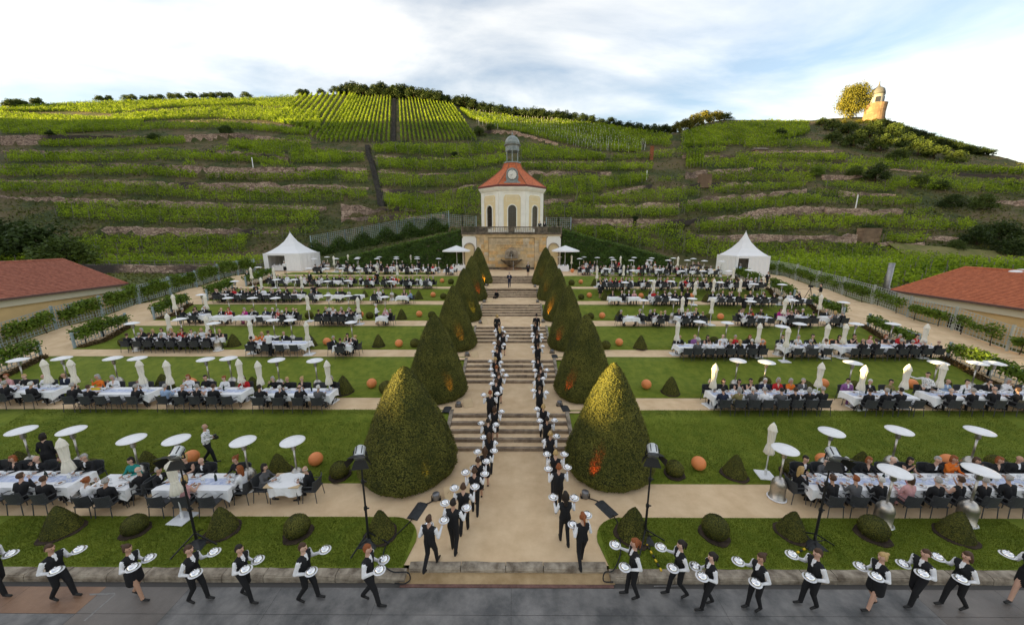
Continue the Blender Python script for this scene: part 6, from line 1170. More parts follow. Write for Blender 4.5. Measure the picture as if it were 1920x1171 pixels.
def seated(name, fem=False, lean=0.08, arms=0, turn=0.0):
    P = (0, -0.06, 0.535); C = (0, -0.06 + lean, 0.985); c = torso(P, C, fem); hd = (turn, lean - 0.02, 1.225); c += head_caps(*hd, (0, lean - 0.06, 1.0))
    for sd in (-1, 1): x = sd * 0.095; c += leg((x, -0.04, 0.53), (x * 1.25, 0.36, 0.54), (x * 1.2, 0.37 - 0.06 * sd, 0.10), (x * 1.3, 0.53 - 0.06 * sd, 0.05), 3, None, 0.92 if fem else 1.03)
    if fem: c += [((-0.06, 0, 0.53), (-0.08, 0.33, 0.53), 0.12, 0.10, 3), ((0.06, 0, 0.53), (0.08, 0.33, 0.53), 0.12, 0.10, 3)]
    w = 0.185 if fem else 0.215; z = 0.955; y = lean - 0.06; hh = []
    SETS = [[(-1, (-(w + .05), 0.1, 0.76), (-0.14, 0.33, 0.79), (0.5, 1, 0)), (1, (w + .05, 0.1, 0.76), (0.14, 0.33, 0.79), (-0.5, 1, 0))], [(-1, (-(w + .05), 0.05, 0.74), (-0.16, 0.28, 0.79), (0.6, 1, 0)), (1, (w + .06, 0.14, 0.80), (0.11, 0.20, 1.02), (-0.4, 0.3, 1))], [(-1, (-(w + .04), -0.02, 0.70), (-0.1, 0.2, 0.64), (0.7, 1, 0)), (1, (w + .04, -0.02, 0.70), (0.1, 0.2, 0.64), (-0.7, 1, 0))]]
    for sd, e, q_, d in SETS[arms]: c += arm((sd * w * 0.93, y, z - 0.01), e, q_, d, 1, 0.88 if fem else 1.02); hh.append((Vector(q_) + Vector(d).normalized() * 0.05, d, (0, 0, 1), sd))
    BOD[name] = (person_mesh(name, c, hh, hd, 0.02, 2600), hd)
standing('wm_a', False, 0.22, 1); standing('wm_b', False, 0.19, -1); standing('wf_a', True, 0.2, 1); standing('wf_b', True, 0.17, -1); standing('ws_a', True, 0.19, 1, skirt=True); standing('ws_b', True, 0.16, -1, skirt=True); standing('wm_c', False, 0.12, 1); standing('wf_c', True, 0.10, 1)
standing('wm_r', False, 0.15, 1, 'raised'); standing('wm_q', False, 0.12, -1, 'raised', lean=0.05); standing('wf_r', True, 0.14, -1, 'raised'); standing('ws_r', True, 0.13, 1, 'raised', skirt=True); standing('sm_side', False, 0.07, 1, 'side'); standing('sm_reach', False, 0.10, -1, 'reach', lean=0.08); standing('sf_front', True, 0.06, 1, 'front', skirt=True); standing('sm_front', False, 0.2, 1, 'front'); standing('sf_side', True, 0.08, 1, 'side', skirt=True)
seated('gm_a', False, 0.10, 0); seated('gm_b', False, 0.03, 2, 0.02); seated('gm_c', False, 0.14, 1, -0.02); seated('gf_a', True, 0.10, 0); seated('gf_b', True, 0.06, 1, 0.02)
# hair, modelled round a head at the origin
def hair(kind):
    c = [((0, -0.022, 0.045), (0, -0.035, 0.02), 0.088, 0.090, 0)]
    if kind == 'short': c += [((0, 0.03, 0.075), (0, -0.03, 0.07), 0.058, 0.07, 0), ((-0.06, -0.03, 0.0), (0.06, -0.03, 0.0), 0.045, 0.045, 0)]
    if kind == 'bald': c = [((-0.075, -0.02, 0.0), (0, -0.075, -0.01), 0.026, 0.034, 0), ((0.075, -0.02, 0.0), (0, -0.075, -0.01), 0.026, 0.034, 0)]
    if kind in ('bob', 'pony', 'bun', 'long'): c += [((0, 0.03, 0.075), (0, -0.03, 0.07), 0.062, 0.074, 0), ((-0.068, -0.01, 0.02), (-0.072, -0.02, -0.03), 0.04, 0.036, 0), ((0.068, -0.01, 0.02), (0.072, -0.02, -0.03), 0.04, 0.036, 0)]
    if kind in ('bob', 'long'): c += [((-0.075, -0.03, -0.02), (-0.08, -0.03, -0.10), 0.045, 0.04, 0), ((0.075, -0.03, -0.02), (0.08, -0.03, -0.10), 0.045, 0.04, 0), ((0, -0.07, 0), (0, -0.075, -0.11), 0.06, 0.06, 0)]
    if kind == 'long': c += [((0, -0.075, -0.1), (0, -0.09, -0.24), 0.07, 0.05, 0)]
    if kind == 'pony': c += [((0, -0.11, 0.05), (0, -0.15, 0.0), 0.035, 0.036, 0), ((0, -0.15, 0.0), (0.01, -0.15, -0.17), 0.036, 0.018, 0)]
    if kind == 'bun': c += [((0, -0.11, 0.075), (0, -0.13, 0.08), 0.042, 0.042, 0)]
    me = remesh(c, 0.014, 700); me.materials.clear(); me.materials.append(HAIRM['dark']); me.polygons.foreach_set('use_smooth', [True] * len(me.polygons)); return me
HAIR = {k: hair(k) for k in ('short', 'bald', 'bob', 'pony', 'bun', 'long')}
SKINS = [mat(f'skin_{k}', c, 0.6) for k, c in enumerate([(0.56, 0.34, 0.25), (0.62, 0.40, 0.30), (0.48, 0.28, 0.19)])]
def person(loc, rz, body, hairk, hairc, cols, label, cat='person', group=None, sc=1.0, parts=True):
    me, hd = BOD[body]; m = {0: random.choice(SKINS)}; m.update(cols); o = link('person', me, None, loc, rz, m, sc); tag(o, label, cat, group)
    if hairk: link('hair', HAIR[hairk], o, hd, 0, {0: HAIRM[hairc]})
    return o
# ------------------------------------------------------------------ covered plates
SILV = mat('cloche_silver', (0.88, 0.88, 0.90), 0.12, metal=0.85); CHINA = mat('china', (0.82, 0.82, 0.83), 0.25)
q = MB(); q.lathe([(0.05, 0.0), (0.09, 0.006), (0.148, 0.022), (0.15, 0.028), (0.09, 0.014), (0.02, 0.012)], 24); PLM = q.mesh('plate', CHINA, True)
q = MB(); q.lathe([(0.118, 0.018), (0.12, 0.03), (0.116, 0.06), (0.095, 0.095), (0.055, 0.117), (0.012, 0.124), (0.012, 0.132), (0.018, 0.142), (0.008, 0.15)], 24); CLM = q.mesh('cloche', SILV, True)
def carried(o, body, who, rot=0):
    for k, p in enumerate(HANDS[body]):
        w = Matrix.Translation(o.location) @ Matrix.Rotation(o.rotation_euler.z, 4, 'Z') @ Matrix.Scale(o.scale.x, 4); e = empty('covered_plate', w @ p, random.uniform(0, 6)); tag(e, f'covered plate in {["lower","raised"][k]} hand of {who}', 'plate', 'covered plates carried by the waiters')
        link('plate', PLM, e); link('cloche', CLM, e)
SUIT = {}
def ground_solve(x, y, hgt):
    """where on the middle path a person of that height stands whose head top is seen at (x, y)"""
    d = ray(x, y); best = None
    for Y in np.arange(8.3, 52, 0.01):
        t = Y / d[1]; Z = CAMZ + d[2] * t; X = CAMX + d[0] * t; g = gz(Y, X); e_ = abs(Z - g - hgt)
        if best is None or e_ < best[0]: best = (e_, X, Y, g)
        if Z - g < hgt - 0.6 : break
    return best[1:]
WAIT = {1: CL['white'], 2: CL['black'], 3: CL['black'], 5: CL['white']}
# walking across the front: (feet x, feet y, direction, body, hair, colour, words)
FR = [(4, 1112, 1, 'wm_a', 'short', 'dark', 'at the far left frame edge'), (122, 1121, 1, 'wm_b', 'short', 'brown', 'with brown hair, leftmost in full view'), (262, 1120, 1, 'ws_a', 'bun', 'brown', 'in short skirt with hair bun, left side'), (374, 1126, 1, 'wf_b', 'short', 'brown', 'in trousers beside the left flood lamp'), (465, 1123, 1, 'wf_a', 'short', 'dark', 'with short black hair, left of middle'), (580, 1124, 1, 'wm_b', 'short', 'brown', 'striding, second from the left front yew'), (697, 1130, 1, 'wm_a', 'short', 'red', 'with red hair next to the left cable'),
      (1184, 1118, -1, 'wf_c', 'pony', 'red', 'with red ponytail next to the stairs on the right'), (1268, 1116, -1, 'wf_a', 'pony', 'dark', 'with dark ponytail, second right of the path'), (1324, 1138, -1, 'wf_b', 'pony', 'dark', 'with long dark ponytail, third right of the path'), (1412, 1141, -1, 'wf_c', 'bun', 'brown', 'with brown hair bun, fourth right of the path'), (1514, 1136, -1, 'wm_c', 'short', 'brown', 'man below the right flood lamp'), (1632, 1139, -1, 'ws_b', 'bun', 'blond', 'blond in short skirt on the right'), (1710, 1131, -1, 'wm_b', 'short', 'brown', 'stout with short hair on the right'), (1785, 1138, -1, 'wf_a', 'bob', 'brown', 'second from the right frame edge'), (1912, 1132, -1, 'ws_a', 'short', 'brown', 'in skirt cut by the right frame edge')]
for (x, y, d, bd, hk, hc, txt) in FR:
    X, Y = G(x, y, -0.15); o = person((X, Y, -0.15), -d * PI / 2 + random.uniform(-.1, .1) + (0.12 if d < 0 else -0.05), bd, hk, hc, WAIT, f'waiter in black waistcoat {txt}', 'waiter', 'waiters walking along the front', sc=random.uniform(0.95, 1.04)); carried(o, bd, 'waiter ' + ' '.join(txt.split()[:7]))
# climbing the stairs: (head x, head y, body, hair, colour)
LCOL = [(803, 972, 'wm_a', 'short', 'brown'), (848, 941, 'wm_b', 'short', 'dark'), (868, 909, 'wm_a', 'short', 'brown'), (889, 879, 'wf_c', 'short', 'brown'), (896, 857, 'ws_a', 'short', 'brown'), (909, 837, 'ws_b', 'long', 'brown'), (917, 811, 'wf_b', 'long', 'brown'), (915, 785, 'wm_c', 'short', 'dark'), (927, 761, 'ws_a', 'bob', 'brown'), (919, 732, 'wm_a', 'short', 'red'), (930, 712, 'wm_b', 'short', 'brown'), (935, 699, 'ws_b', 'short', 'brown'), (931, 684, 'wf_a', 'bun', 'red'), (929, 669, 'wm_a', 'short', 'blond'), (932, 650, 'wm_b', 'short', 'brown'), (935, 636, 'wf_a', 'long', 'brown'), (943, 621, 'ws_a', 'pony', 'brown'), (937, 614, 'wf_b', 'long', 'blond'), (935, 606, 'wm_a', 'short', 'brown')]
RCOL = [(1094, 962, 'wf_a', 'pony', 'red'), (1061, 927, 'wf_b', 'long', 'dark'), (1048, 873, 'wm_a', 'short', 'red'), (1042, 844, 'wm_b', 'short', 'blond'), (1032, 809, 'wf_c', 'bun', 'blond'), (1026, 781, 'wm_a', 'short', 'dark'), (1019, 756, 'wf_b', 'pony', 'blond'), (1012, 723, 'wm_b', 'short', 'brown'), (1011, 699, 'wm_a', 'short', 'brown'), (1014, 687, 'wm_c', 'short', 'brown'), (1009, 669, 'wm_b', 'short', 'dark'), (1009, 643, 'wm_a', 'short', 'brown'), (1007, 624, 'wf_a', 'bun', 'brown'), (1008, 617, 'wf_b', 'short', 'brown'), (1004, 603, 'wm_b', 'short', 'brown')]
for side, lst in (('left', LCOL), ('right', RCOL)):
    for k, (x, y, bd, hk, hc) in enumerate(lst):
        if k % 2 or k % 5 == 2: bd = {'wm': ['wm_r', 'wm_q'][k % 3 == 1], 'wf': 'wf_r', 'ws': 'ws_r'}[bd[:2]]
        X, Y, g = ground_solve(x, y, 1.74); o = person((X, Y, g), random.uniform(-0.12, 0.12) + (0.1 if (side == 'right' and k < 2) else (-0.25 if (side == 'left' and k < 2) else 0)), bd, hk, hc, WAIT, f'waiter seen from behind in {side} file on the stairs, {ordn(k)} from the front', 'waiter', 'waiters climbing the stairs', sc=random.uniform(0.95, 1.03)); carried(o, bd, f'{ordn(k)} waiter in {side} file')
for (x, y, bd, hk, hc, c_, txt) in ((932, 589, 'sf_side', 'bob', 'blond', CL['black'], 'woman in black suit leading the left file up the stairs'), (1006, 588, 'sm_side', 'short', 'dark', CL['black'], 'man in black suit leading the right file up the stairs'), (955, 510, 'sm_front', 'short', 'grey', CL['navy'], 'man in dark suit standing on the fifth landing facing down')):
    X, Y, g = ground_solve(x, y, 1.76); person((X, Y, g), PI if 'facing down' in txt else 0, bd, hk, hc, {1: c_, 2: c_, 3: c_}, txt)
X, Y = G(990, 517, 4.2); person((X, Y, 4.2), PI, 'sf_front', 'bun', 'white', {1: CL['black'], 2: CL['black'], 3: CL['black']}, 'maid in black dress with white cap before the fountain'); 
X, Y, g = ground_solve(930, 553, 1.24); Y = FB[4] - 0.35; X = atY(931, 560, Y)[0]; person((X, Y, ZT[4] - 0.42), PI * 0.8, 'gm_b', 'short', 'dark', {1: CL['black'], 2: CL['black'], 3: CL['black'], 5: CL['black']}, 'man in black crouching at the foot of the fifth flight')
# ------------------------------------------------------------------ tables, chairs, guests
CHM = mat('chair_weave', (0.045, 0.048, 0.052), 0.7, 0.25, 40, 0.3, 60); CHF = mat('chair_frame', (0.06, 0.062, 0.066), 0.5)
def chair_protos():
    P = []
    q = MB(); q.box(-0.25, 0.25, -0.24, 0.24, 0.42, 0.465, bev=0.015); P.append(('seat', q.mesh('seat', CHM), (0, 0, 0)))
    q = MB(); n = 7; vs = []
    for k in range(n):
        u = k / (n - 1) * 2 - 1; x = 0.275 * u; y = -0.27 + 0.10 * abs(u) ** 3
        for z, dy in ((0.45, 0.02), (0.66, -0.01), (0.86, -0.05)): vs.append((x * (1 + (z - .45) * 0.08), y + dy, z)); vs.append((x * (1 + (z - .45) * 0.08), y + dy + 0.03, z))
    fs = []
    for k in range(n - 1):
        a, b_ = 6 * k, 6 * k + 6
        for j in (0, 2): fs += [(a + j, b_ + j, b_ + j + 2, a + j + 2), (a + j + 1, a + j + 3, b_ + j + 3, b_ + j + 1)]
        fs += [(a + 4, b_ + 4, b_ + 5, a + 5), (a, a + 1, b_ + 1, b_)]
    fs += [(0, 2, 3, 1), (2, 4, 5, 3), (6 * n - 6, 6 * n - 5, 6 * n - 3, 6 * n - 4), (6 * n - 4, 6 * n - 3, 6 * n - 1, 6 * n - 2)]; q.add(vs, fs); P.append(('backrest', q.mesh('backrest', CHM), (0, 0, 0)))
    q = MB(); q.tube([(0, -0.2, 0.66), (0, 0.12, 0.655), (0, 0.2, 0.62), (0, 0.21, 0.44)], 0.016, 6); am = q.mesh('armrest', CHF, True); P += [('armrest', am, (-0.27, 0, 0)), ('armrest', am, (0.27, 0, 0))]
    for sx in (-1, 1):
        for sy_ in (-1, 1): q = MB(); q.tube([(sx * 0.235, sy_ * 0.21, 0.43), (sx * 0.26, sy_ * 0.25, 0.0)], 0.014, 6); P.append(('leg', q.mesh('leg', CHF), (0, 0, 0)))
    return P
CHP = chair_protos()
def chair_one():
    q = MB()
    for nme, me, off in CHP:
        if nme == 'armrest': continue
        b0 = len(q.v); q.v += [tuple(Vector(v.co) + Vector(off)) for v in me.vertices]; q.f += [tuple(b0 + i for i in p.vertices) for p in me.polygons]; q.m += [0] * len(me.polygons)
    return q.mesh('chair', CHM)
CH1 = chair_one(); nchair = [0]
def chair(X, Y, z, rz, label, row):
    nchair[0] += 1
    if row <= 2:
        e = empty('chair', (X, Y, z), rz); tag(e, label, 'chair', 'grey woven chairs at the tables')
        for nme, me, off in CHP: link(nme, me, e, off)
    elif row >= 5: FARC.append(((X, Y, z), rz))
    else: o = link('chair', CH1, None, (X, Y, z), rz); tag(o, label, 'chair', 'grey woven chairs at the tables')
RUNM = mat('blue_runner', (0.42, 0.50, 0.75), 0.85, 0.15, 6, c2=(0.70, 0.74, 0.86)); GLS = mat('wine_glass', (0.75, 0.78, 0.80), 0.08, spec=0.7)
q = MB(); q.lathe([(0.03, 0), (0.03, 0.004), (0.005, 0.008), (0.005, 0.09), (0.032, 0.12), (0.036, 0.16), (0.028, 0.2)], 10); GLM = q.mesh('wine_glass', GLS, True)
q = MB(); q.lathe([(0.038, 0), (0.04, 0.02), (0.04, 0.18), (0.016, 0.24), (0.014, 0.31), (0.0, 0.312)], 12); BTM = q.mesh('bottle', mat('bottle_glass', (0.02, 0.035, 0.03), 0.1, spec=0.6), True)
q = MB(); q.lathe([(0.06, 0), (0.13, 0.016), (0.135, 0.02), (0.07, 0.008), (0.02, 0.007)], 18); PL2 = q.mesh('dinner_plate', CHINA, True)
q = MB(); q.lathe([(0.05, 0), (0.055, 0.015), (0.03, 0.03), (0.004, 0.032)], 8, m=0); FOODM = q.mesh('food', mat('food', (0.25, 0.13, 0.06), 0.7, 0.4, 30), True)
def cloth_mesh(w, d, rnd=False):
    q = MB(); per = []; n = max(6, int(w / 0.16)); m = max(5, int(d / 0.16)); hw, hd_ = w / 2, d / 2
    if rnd:
        for k in range(32): t = 2 * PI * k / 32; per.append((hw * math.cos(t), hd_ * math.sin(t), 0.5 + 0.5 * math.cos(4 * (t - PI / 4))))
    else:
        for k in range(n): per.append((-hw + w * k / n, -hd_, (abs(k / n * 2 - 1)) ** (6 * max(1, w))))
        for k in range(m): per.append((hw, -hd_ + d * k / m, (abs(k / m * 2 - 1)) ** 4))
        for k in range(n): per.append((hw - w * k / n, hd_, (abs(k / n * 2 - 1)) ** (6 * max(1, w))))
        for k in range(m): per.append((-hw, hd_ - d * k / m, (abs(k / m * 2 - 1)) ** 4))
    N_ = len(per); vs = [(x, y, 0.0) for x, y, c in per]
    for lev in (1, 2):
        for i, (x, y, c) in enumerate(per):
            wv = 0.018 * math.sin(i * 2.1 + w * 7) + random.uniform(-.008, .008); out = 1 + 0; l_ = math.hypot(x, y) or 1; k = (0.02 + wv) * lev; drop = (0.27 + 0.16 * c) * lev / 2 + (random.uniform(-.012, .012) if lev == 2 else 0)
            nx_ = (1 if abs(abs(x) - hw) < 1e-6 else 0) * (1 if x > 0 else -1); ny_ = (1 if abs(abs(y) - hd_) < 1e-6 else 0) * (1 if y > 0 else -1)
            if rnd: nx_, ny_ = x / l_, y / l_
            vs.append((x + nx_ * k, y + ny_ * k, -drop))
    fs = [tuple(range(N_))]
    for lev in (0, 1):
        for i in range(N_): fs.append((lev * N_ + i, (lev + 1) * N_ + i, (lev + 1) * N_ + (i + 1) % N_, lev * N_ + (i + 1) % N_))
    q.add(vs, fs); return q.mesh('tablecloth', WHITECLOTH)
CODE = dict(k='black', n='navy', g='grey', w='white', r='red', o='orange', p='pink', t='teal', y='olive', b='blue', m='magenta', l='lilac', c='cream')
tcount = {}; nguest = [0]
FARG, FARC = [], []
BODF = {}
rowcount = {}
def guest(X, Y, z, rz, code, pos, tname, row):
    rowcount[row] = rowcount.get(row, 0) + 1
    fem = code.isupper(); cl = CODE[code.lower()]; base = CL[cl]; nguest[0] += 1
    if fem:
        bd = random.choice(['gf_a', 'gf_b']); hk = random.choice(['bob', 'short', 'bob', 'bun', 'long']); hc = random.choice(['brown', 'blond', 'dark', 'blond', 'red', 'grey']); bare = random.random() < 0.3
        cols = {1: SKINS[0] if bare else base, 2: base, 3: CL['black'] if random.random() < .5 else base, 5: SKINS[1] if random.random() < .5 else base}; word = f'woman in {cl} top'
    else:
        bd = random.choice(['gm_a', 'gm_a', 'gm_b', 'gm_c']); hk = random.choice(['short', 'short', 'short', 'bald']); hc = random.choice(['brown', 'grey', 'dark', 'grey', 'white']); cols = {1: base, 2: base, 3: CL['black'] if cl in ('white', 'blue') else base, 5: CL['white']}; word = f'man in {cl} {"shirt" if cl in ("white","blue") else "suit"}'
    if row >= 5:
        FARG.append(((X, Y, z), rz + random.uniform(-.16, .16), bd, hk, hc, cols)); return
    person((X, Y, z), rz + random.uniform(-.16, .16), bd, hk, hc, cols, f'{word}, {pos}, {tname}', 'guest', 'guests dining at the tables', random.uniform(0.96, 1.04))
def table(row, x0, x1, ym, near='', far='', left='', right='', depth=0.85, rnd=False):
    z = ZT[row]; a = G(x0, ym, z + 0.74); c2 = G(x1, ym, z + 0.74); X0, X1, Yt = a[0], c2[0], (a[1] + c2[1]) / 2; w = max(0.85, X1 - X0); cx = (X0 + X1) / 2; X0, X1 = cx - w / 2, cx + w / 2; side = 'left' if x1 < 955 else 'right'
    k = tcount.get((row, side), 0); tcount[(row, side)] = k + 1; tname = f'{ordn(k)} {side} table, {TERR[row]} terrace'
    if w < 1.6: depth = 0.8
    if row >= 5:
        n_ = max(1, int(w / 0.75)); near = near if len(near) >= n_ else ''.join(random.choice('kkkKg.') for _ in range(n_)); far = far if len(far) >= n_ else ''.join(random.choice('kkKRWkn') for _ in range(n_)); left = left or random.choice(['k', 'K', '']); right = right or random.choice(['k', 'W', ''])
    e = empty('dining_table', (cx, Yt, z)); tag(e, f'{"long" if w > 2 else "small"} dining table under white cloth, {tname}', 'table', 'dining tables on the terraces')
    q = MB(); q.box(-w / 2 + 0.01, w / 2 - 0.01, -depth / 2 + 0.01, depth / 2 - 0.01, 0.70, 0.732); q.build('tabletop', BOARD, e)
    for sx in (-1, 1):
        for sy_ in (-1, 1): q = MB(); q.tube([(sx * (w / 2 - 0.12), sy_ * (depth / 2 - 0.1), 0), (sx * (w / 2 - 0.16), sy_ * (depth / 2 - 0.12), 0.71)], 0.016, 6); q.build('leg', CHF, e)
    o = link('tablecloth', cloth_mesh(w + 0.05, depth + 0.05, rnd), None, (cx, Yt, z + 0.738)); tag(o, f'white cloth hanging over {tname}', 'tablecloth', 'white tablecloths')
    if row <= 3 and w > 1.5:
        q = MB(); q.box(-w / 2 + 0.1, w / 2 - 0.1, -0.17, 0.17, 0, 0.003); o = q.build('table_runner', RUNM, None, (cx, Yt, z + 0.741)); tag(o, f'pale blue runner along {tname}', 'table runner', 'blue table runners')
    def setting(X, Y, pos):
        if row > 3: return
        o = link('dinner_plate', PL2, None, (X, Y, z + 0.745)); tag(o, f'white dinner plate, {pos}, {tname}', 'plate', 'dinner plates on the tables')
        if row <= 2: link('food', FOODM, o)
        sd = 1 if Y < Yt else -1
        for g_ in range(2 if row < 2 else 1): o = link('wine_glass', GLM, None, (X + 0.16 + 0.07 * g_, Y + sd * 0.12, z + 0.746)); tag(o, f'{["", "second "][g_]}clear wine glass, {pos}, {tname}', 'glass', 'wine glasses on the tables')
    for sidename, codes, sgn in (('near', near, -1), ('far', far, 1)):
        n = len(codes)
        for i, c_ in enumerate(codes):
            if c_ == ' ': continue
            X = X0 + w * (i + 0.5) / n + random.uniform(-.05, .05); Y = Yt + sgn * (depth / 2 + 0.17); rz_ = 0 if sgn < 0 else PI; pos = f'{ordn(i)} on {sidename} side'
            chair(X, Y + sgn * 0.05, z, rz_ + random.uniform(-.08, .08), f'dark grey chair, {pos}, {tname}', row)
            if c_ != '.': guest(X, Y + sgn * 0.01, z, rz_, c_, pos, tname, row); setting(X, Yt + sgn * (depth / 2 - 0.2), pos)
    for codes, sgn in ((left, -1), (right, 1)):
        for c_ in codes:
            X = (X0 if sgn < 0 else X1) + sgn * 0.2; rz_ = -PI / 2 if sgn < 0 else PI / 2; pos = f'at {"left" if sgn < 0 else "right"} end'
            chair(X + sgn * 0.05, Yt, z, rz_, f'dark grey chair, {pos}, {tname}', row)
            if c_ != '.': guest(X, Yt, z, rz_, c_, pos, tname, row); setting((X0 if sgn < 0 else X1) - sgn * 0.22, Yt, pos)
    if row <= 2 and w > 1.5:
        for t in (0.3, 0.7): o = link('bottle', BTM, None, (X0 + w * t, Yt + 0.05, z + 0.746)); tag(o, f'dark bottle on {"left" if t < 0.5 else "right"} half of {tname}', 'bottle', 'bottles on the tables')
    return cx, Yt, w
T = table
T(0, -75, 153, 897, 'kk.kk', 'KKkKk'); T(0, 183, 257, 903, 'Wk', 'T', '', 'k'); T(0, 308, 444, 902, '.P.', 'Kk K', 'k', 'W'); T(0, 506, 571, 899, '', '', 'G', 'k', rnd=True); T(0, 1507, 2010, 902, 'kGkPkKKkkKk', 'kgkKkKkOKKkw', 'K')
T(1, -30, 115, 728, 'kkk', 'PKwn'); T(1, 150, 292, 732, 'kk..k', 'OW.W.'); T(1, 318, 462, 732, 'bkKk.', 'WKWR'); T(1, 487, 625, 734, 'kkkg', 'KKK.K'); T(1, 1332, 1535, 738, 'nYgwgKKk', 'KKKKnROg'); T(1, 1590, 1706, 739, 'kkk.', 'lkY'); T(1, 1737, 1975, 739, 'kkkkkk', 'GbWKWW')
T(2, 245, 412, 635, 'kkkkkkkk', 'KKWPRWWKK'); T(2, 470, 578, 642, 'kk..', 'O.k..'); T(2, 630, 662, 645, 'k', 'K', 'k', 'K'); T(2, 1269, 1427, 648, '.gWwKKkk', 'kLKwRK'); T(2, 1465, 1548, 648, 'wgw', 'nWK'); T(2, 1570, 1748, 648, '.kk.kkkk', 'KKPKRR')
T(3, 345, 386, 589, 'kK', 'Kk'); T(3, 400, 428, 592, '', 'kR'); T(3, 442, 473, 592, '', 'Mk'); T(3, 483, 513, 592, '.', 'nk'); T(3, 525, 552, 592, 'k', 'Kk', 'R', 'k'); T(3, 598, 672, 591, 'kkkkk', 'KWPKK'); T(3, 709, 727, 593, '', 'P', '', 'k'); T(3, 1167, 1196, 594, '', '', 'k', 'K'); T(3, 1224, 1240, 594, 'K', 'k', 'K', 'k'); T(3, 1269, 1320, 594, 'kkk', 'KwK'); T(3, 1388, 1443, 594, 'kW.', 'WRk', 'k'); T(3, 1466, 1520, 594, 'kw.k', 'MPKk'); T(3, 1544, 1578, 594, 'Gk', 'k')
T(4, 409, 567, 552, 'k.k.kkk.kkK.', 'kRkKkwkKkKk', 'k'); T(4, 580, 600, 553, 'g', 'k'); T(4, 626, 640, 553, '', 'nK'); T(4, 663, 680, 553, '..'); T(4, 698, 716, 554, 'k', 'W', '', 'k'); T(4, 745, 767, 555, '', 'K', '', 'b'); T(4, 1141, 1163, 557, '', 'K', '', 'k'); T(4, 1177, 1199, 557, '', 'kP'); T(4, 1221, 1280, 557, 'gkkk', 'Rkk', 'W'); T(4, 1335, 1386, 558, 'gkk', 'kkk'); T(4, 1402, 1450, 559, 'kkK', 'Kk'); T(4, 1480, 1512, 560, 'k.', 'wk')
T(5, 508, 542, 525, '.', 'kW'); T(5, 557, 576, 525, 'k', '', 'k', 'K'); T(5, 588, 600, 526, '', 'k'); T(5, 617, 637, 526, '', 'kK'); T(5, 648, 660, 526, '', 'P', '', 'k'); T(5, 683, 702, 527, '', 'rk', '', 'K'); T(5, 716, 741, 527, 'k', 'kKr'); T(5, 759, 771, 528, '', '', 'k', 'k'); T(5, 792, 810, 528, '', '', 'W', 'k'); T(5, 1122, 1182, 531, 'kgkkk', 'KkRKrk'); T(5, 1201, 1219, 531, '', 'k', 'K'); T(5, 1236, 1260, 531, 'kk', 'kR'); T(5, 1287, 1304, 531, '', '', 'r'); T(5, 1322, 1350, 532, '.', 'KW', 'k'); T(5, 1366, 1384, 532, '', 'g', '', 'k'); T(5, 1402, 1426, 532, 'kk', 'kWg')
T(6, 592, 606, 503, 'kk', 'k'); T(6, 645, 662, 504, '', 'W', '', 'k'); T(6, 681, 697, 504, 'k', 'wk'); T(6, 719, 737, 504, '', 'rK', 'K'); T(6, 758, 775, 504, '', 'Wk'); T(6, 797, 815, 504, '', 'kR', 'w'); T(6, 833, 850, 505, '', 'kR'); T(6, 1091, 1109, 505, '', 'RK'); T(6, 1127, 1141, 506, '', 'W', 'k'); T(6, 1160, 1176, 506, '', 'nk'); T(6, 1192, 1209, 506, '', 'R', '', 'k'); T(6, 1228, 1251, 507, 'kk', 'WwW'); T(6, 1269, 1283, 507, '', 'rk'); T(6, 1296, 1311, 508, '', 'kg'); T(6, 1327, 1344, 508, '', 'w', '', 'k')
T(6, 602, 615, 496, '', 'kK'); T(6, 636, 648, 496, '', 'kK'); T(6, 690, 706, 496, '', 'wr'); T(6, 740, 753, 496, '', 'kW'); T(6, 1096, 1112, 497, '', 'wk'); T(6, 1145, 1160, 497, '', 'kK'); T(6, 1212, 1226, 498, '', 'wk'); T(6, 1300, 1316, 499, '', 'kK')
# buffets under the open parasols and in the left tent
for nme, (x0, x1, y), txt in (('buffet_table', (848, 872, 497), 'white draped buffet under the left open parasol'), ('buffet_table', (1046, 1066, 498), 'white draped buffet under the right open parasol'), ('buffet_table', (512, 538, 497), 'white draped buffet before the left tent')):
    a = G(x0, y, 5.0); c2 = G(x1, y, 5.0); w = c2[0] - a[0]; e = empty(nme, ((a[0] + c2[0]) / 2, a[1], 4.2)); tag(e, txt, 'buffet'); q = MB(); q.box(-w / 2, w / 2, -0.4, 0.4, 0.76, 0.80); q.build('top', WHITECLOTH, e); q = MB(); n = 26
    for sgn in (-1, 1): q.add([(-w / 2 + w * k / n, sgn * (0.4 + 0.02 * math.sin(k * 1.9)), z) for k in range(n + 1) for z in (0.02, 0.78)], [(2 * k, 2 * k + 2, 2 * k + 3, 2 * k + 1) for k in range(n)])
    q.build('drape', WHITECLOTH, e)
    for k in range(5): q = MB(); q.lathe([(0.12, 0.8), (0.14, 0.9), (0.05, 1.0)], 10, (-w / 2 + w * (k + 0.5) / 5, 0, 0)); q.build('serving_dish', STEEL if k % 2 else CHINA, e)
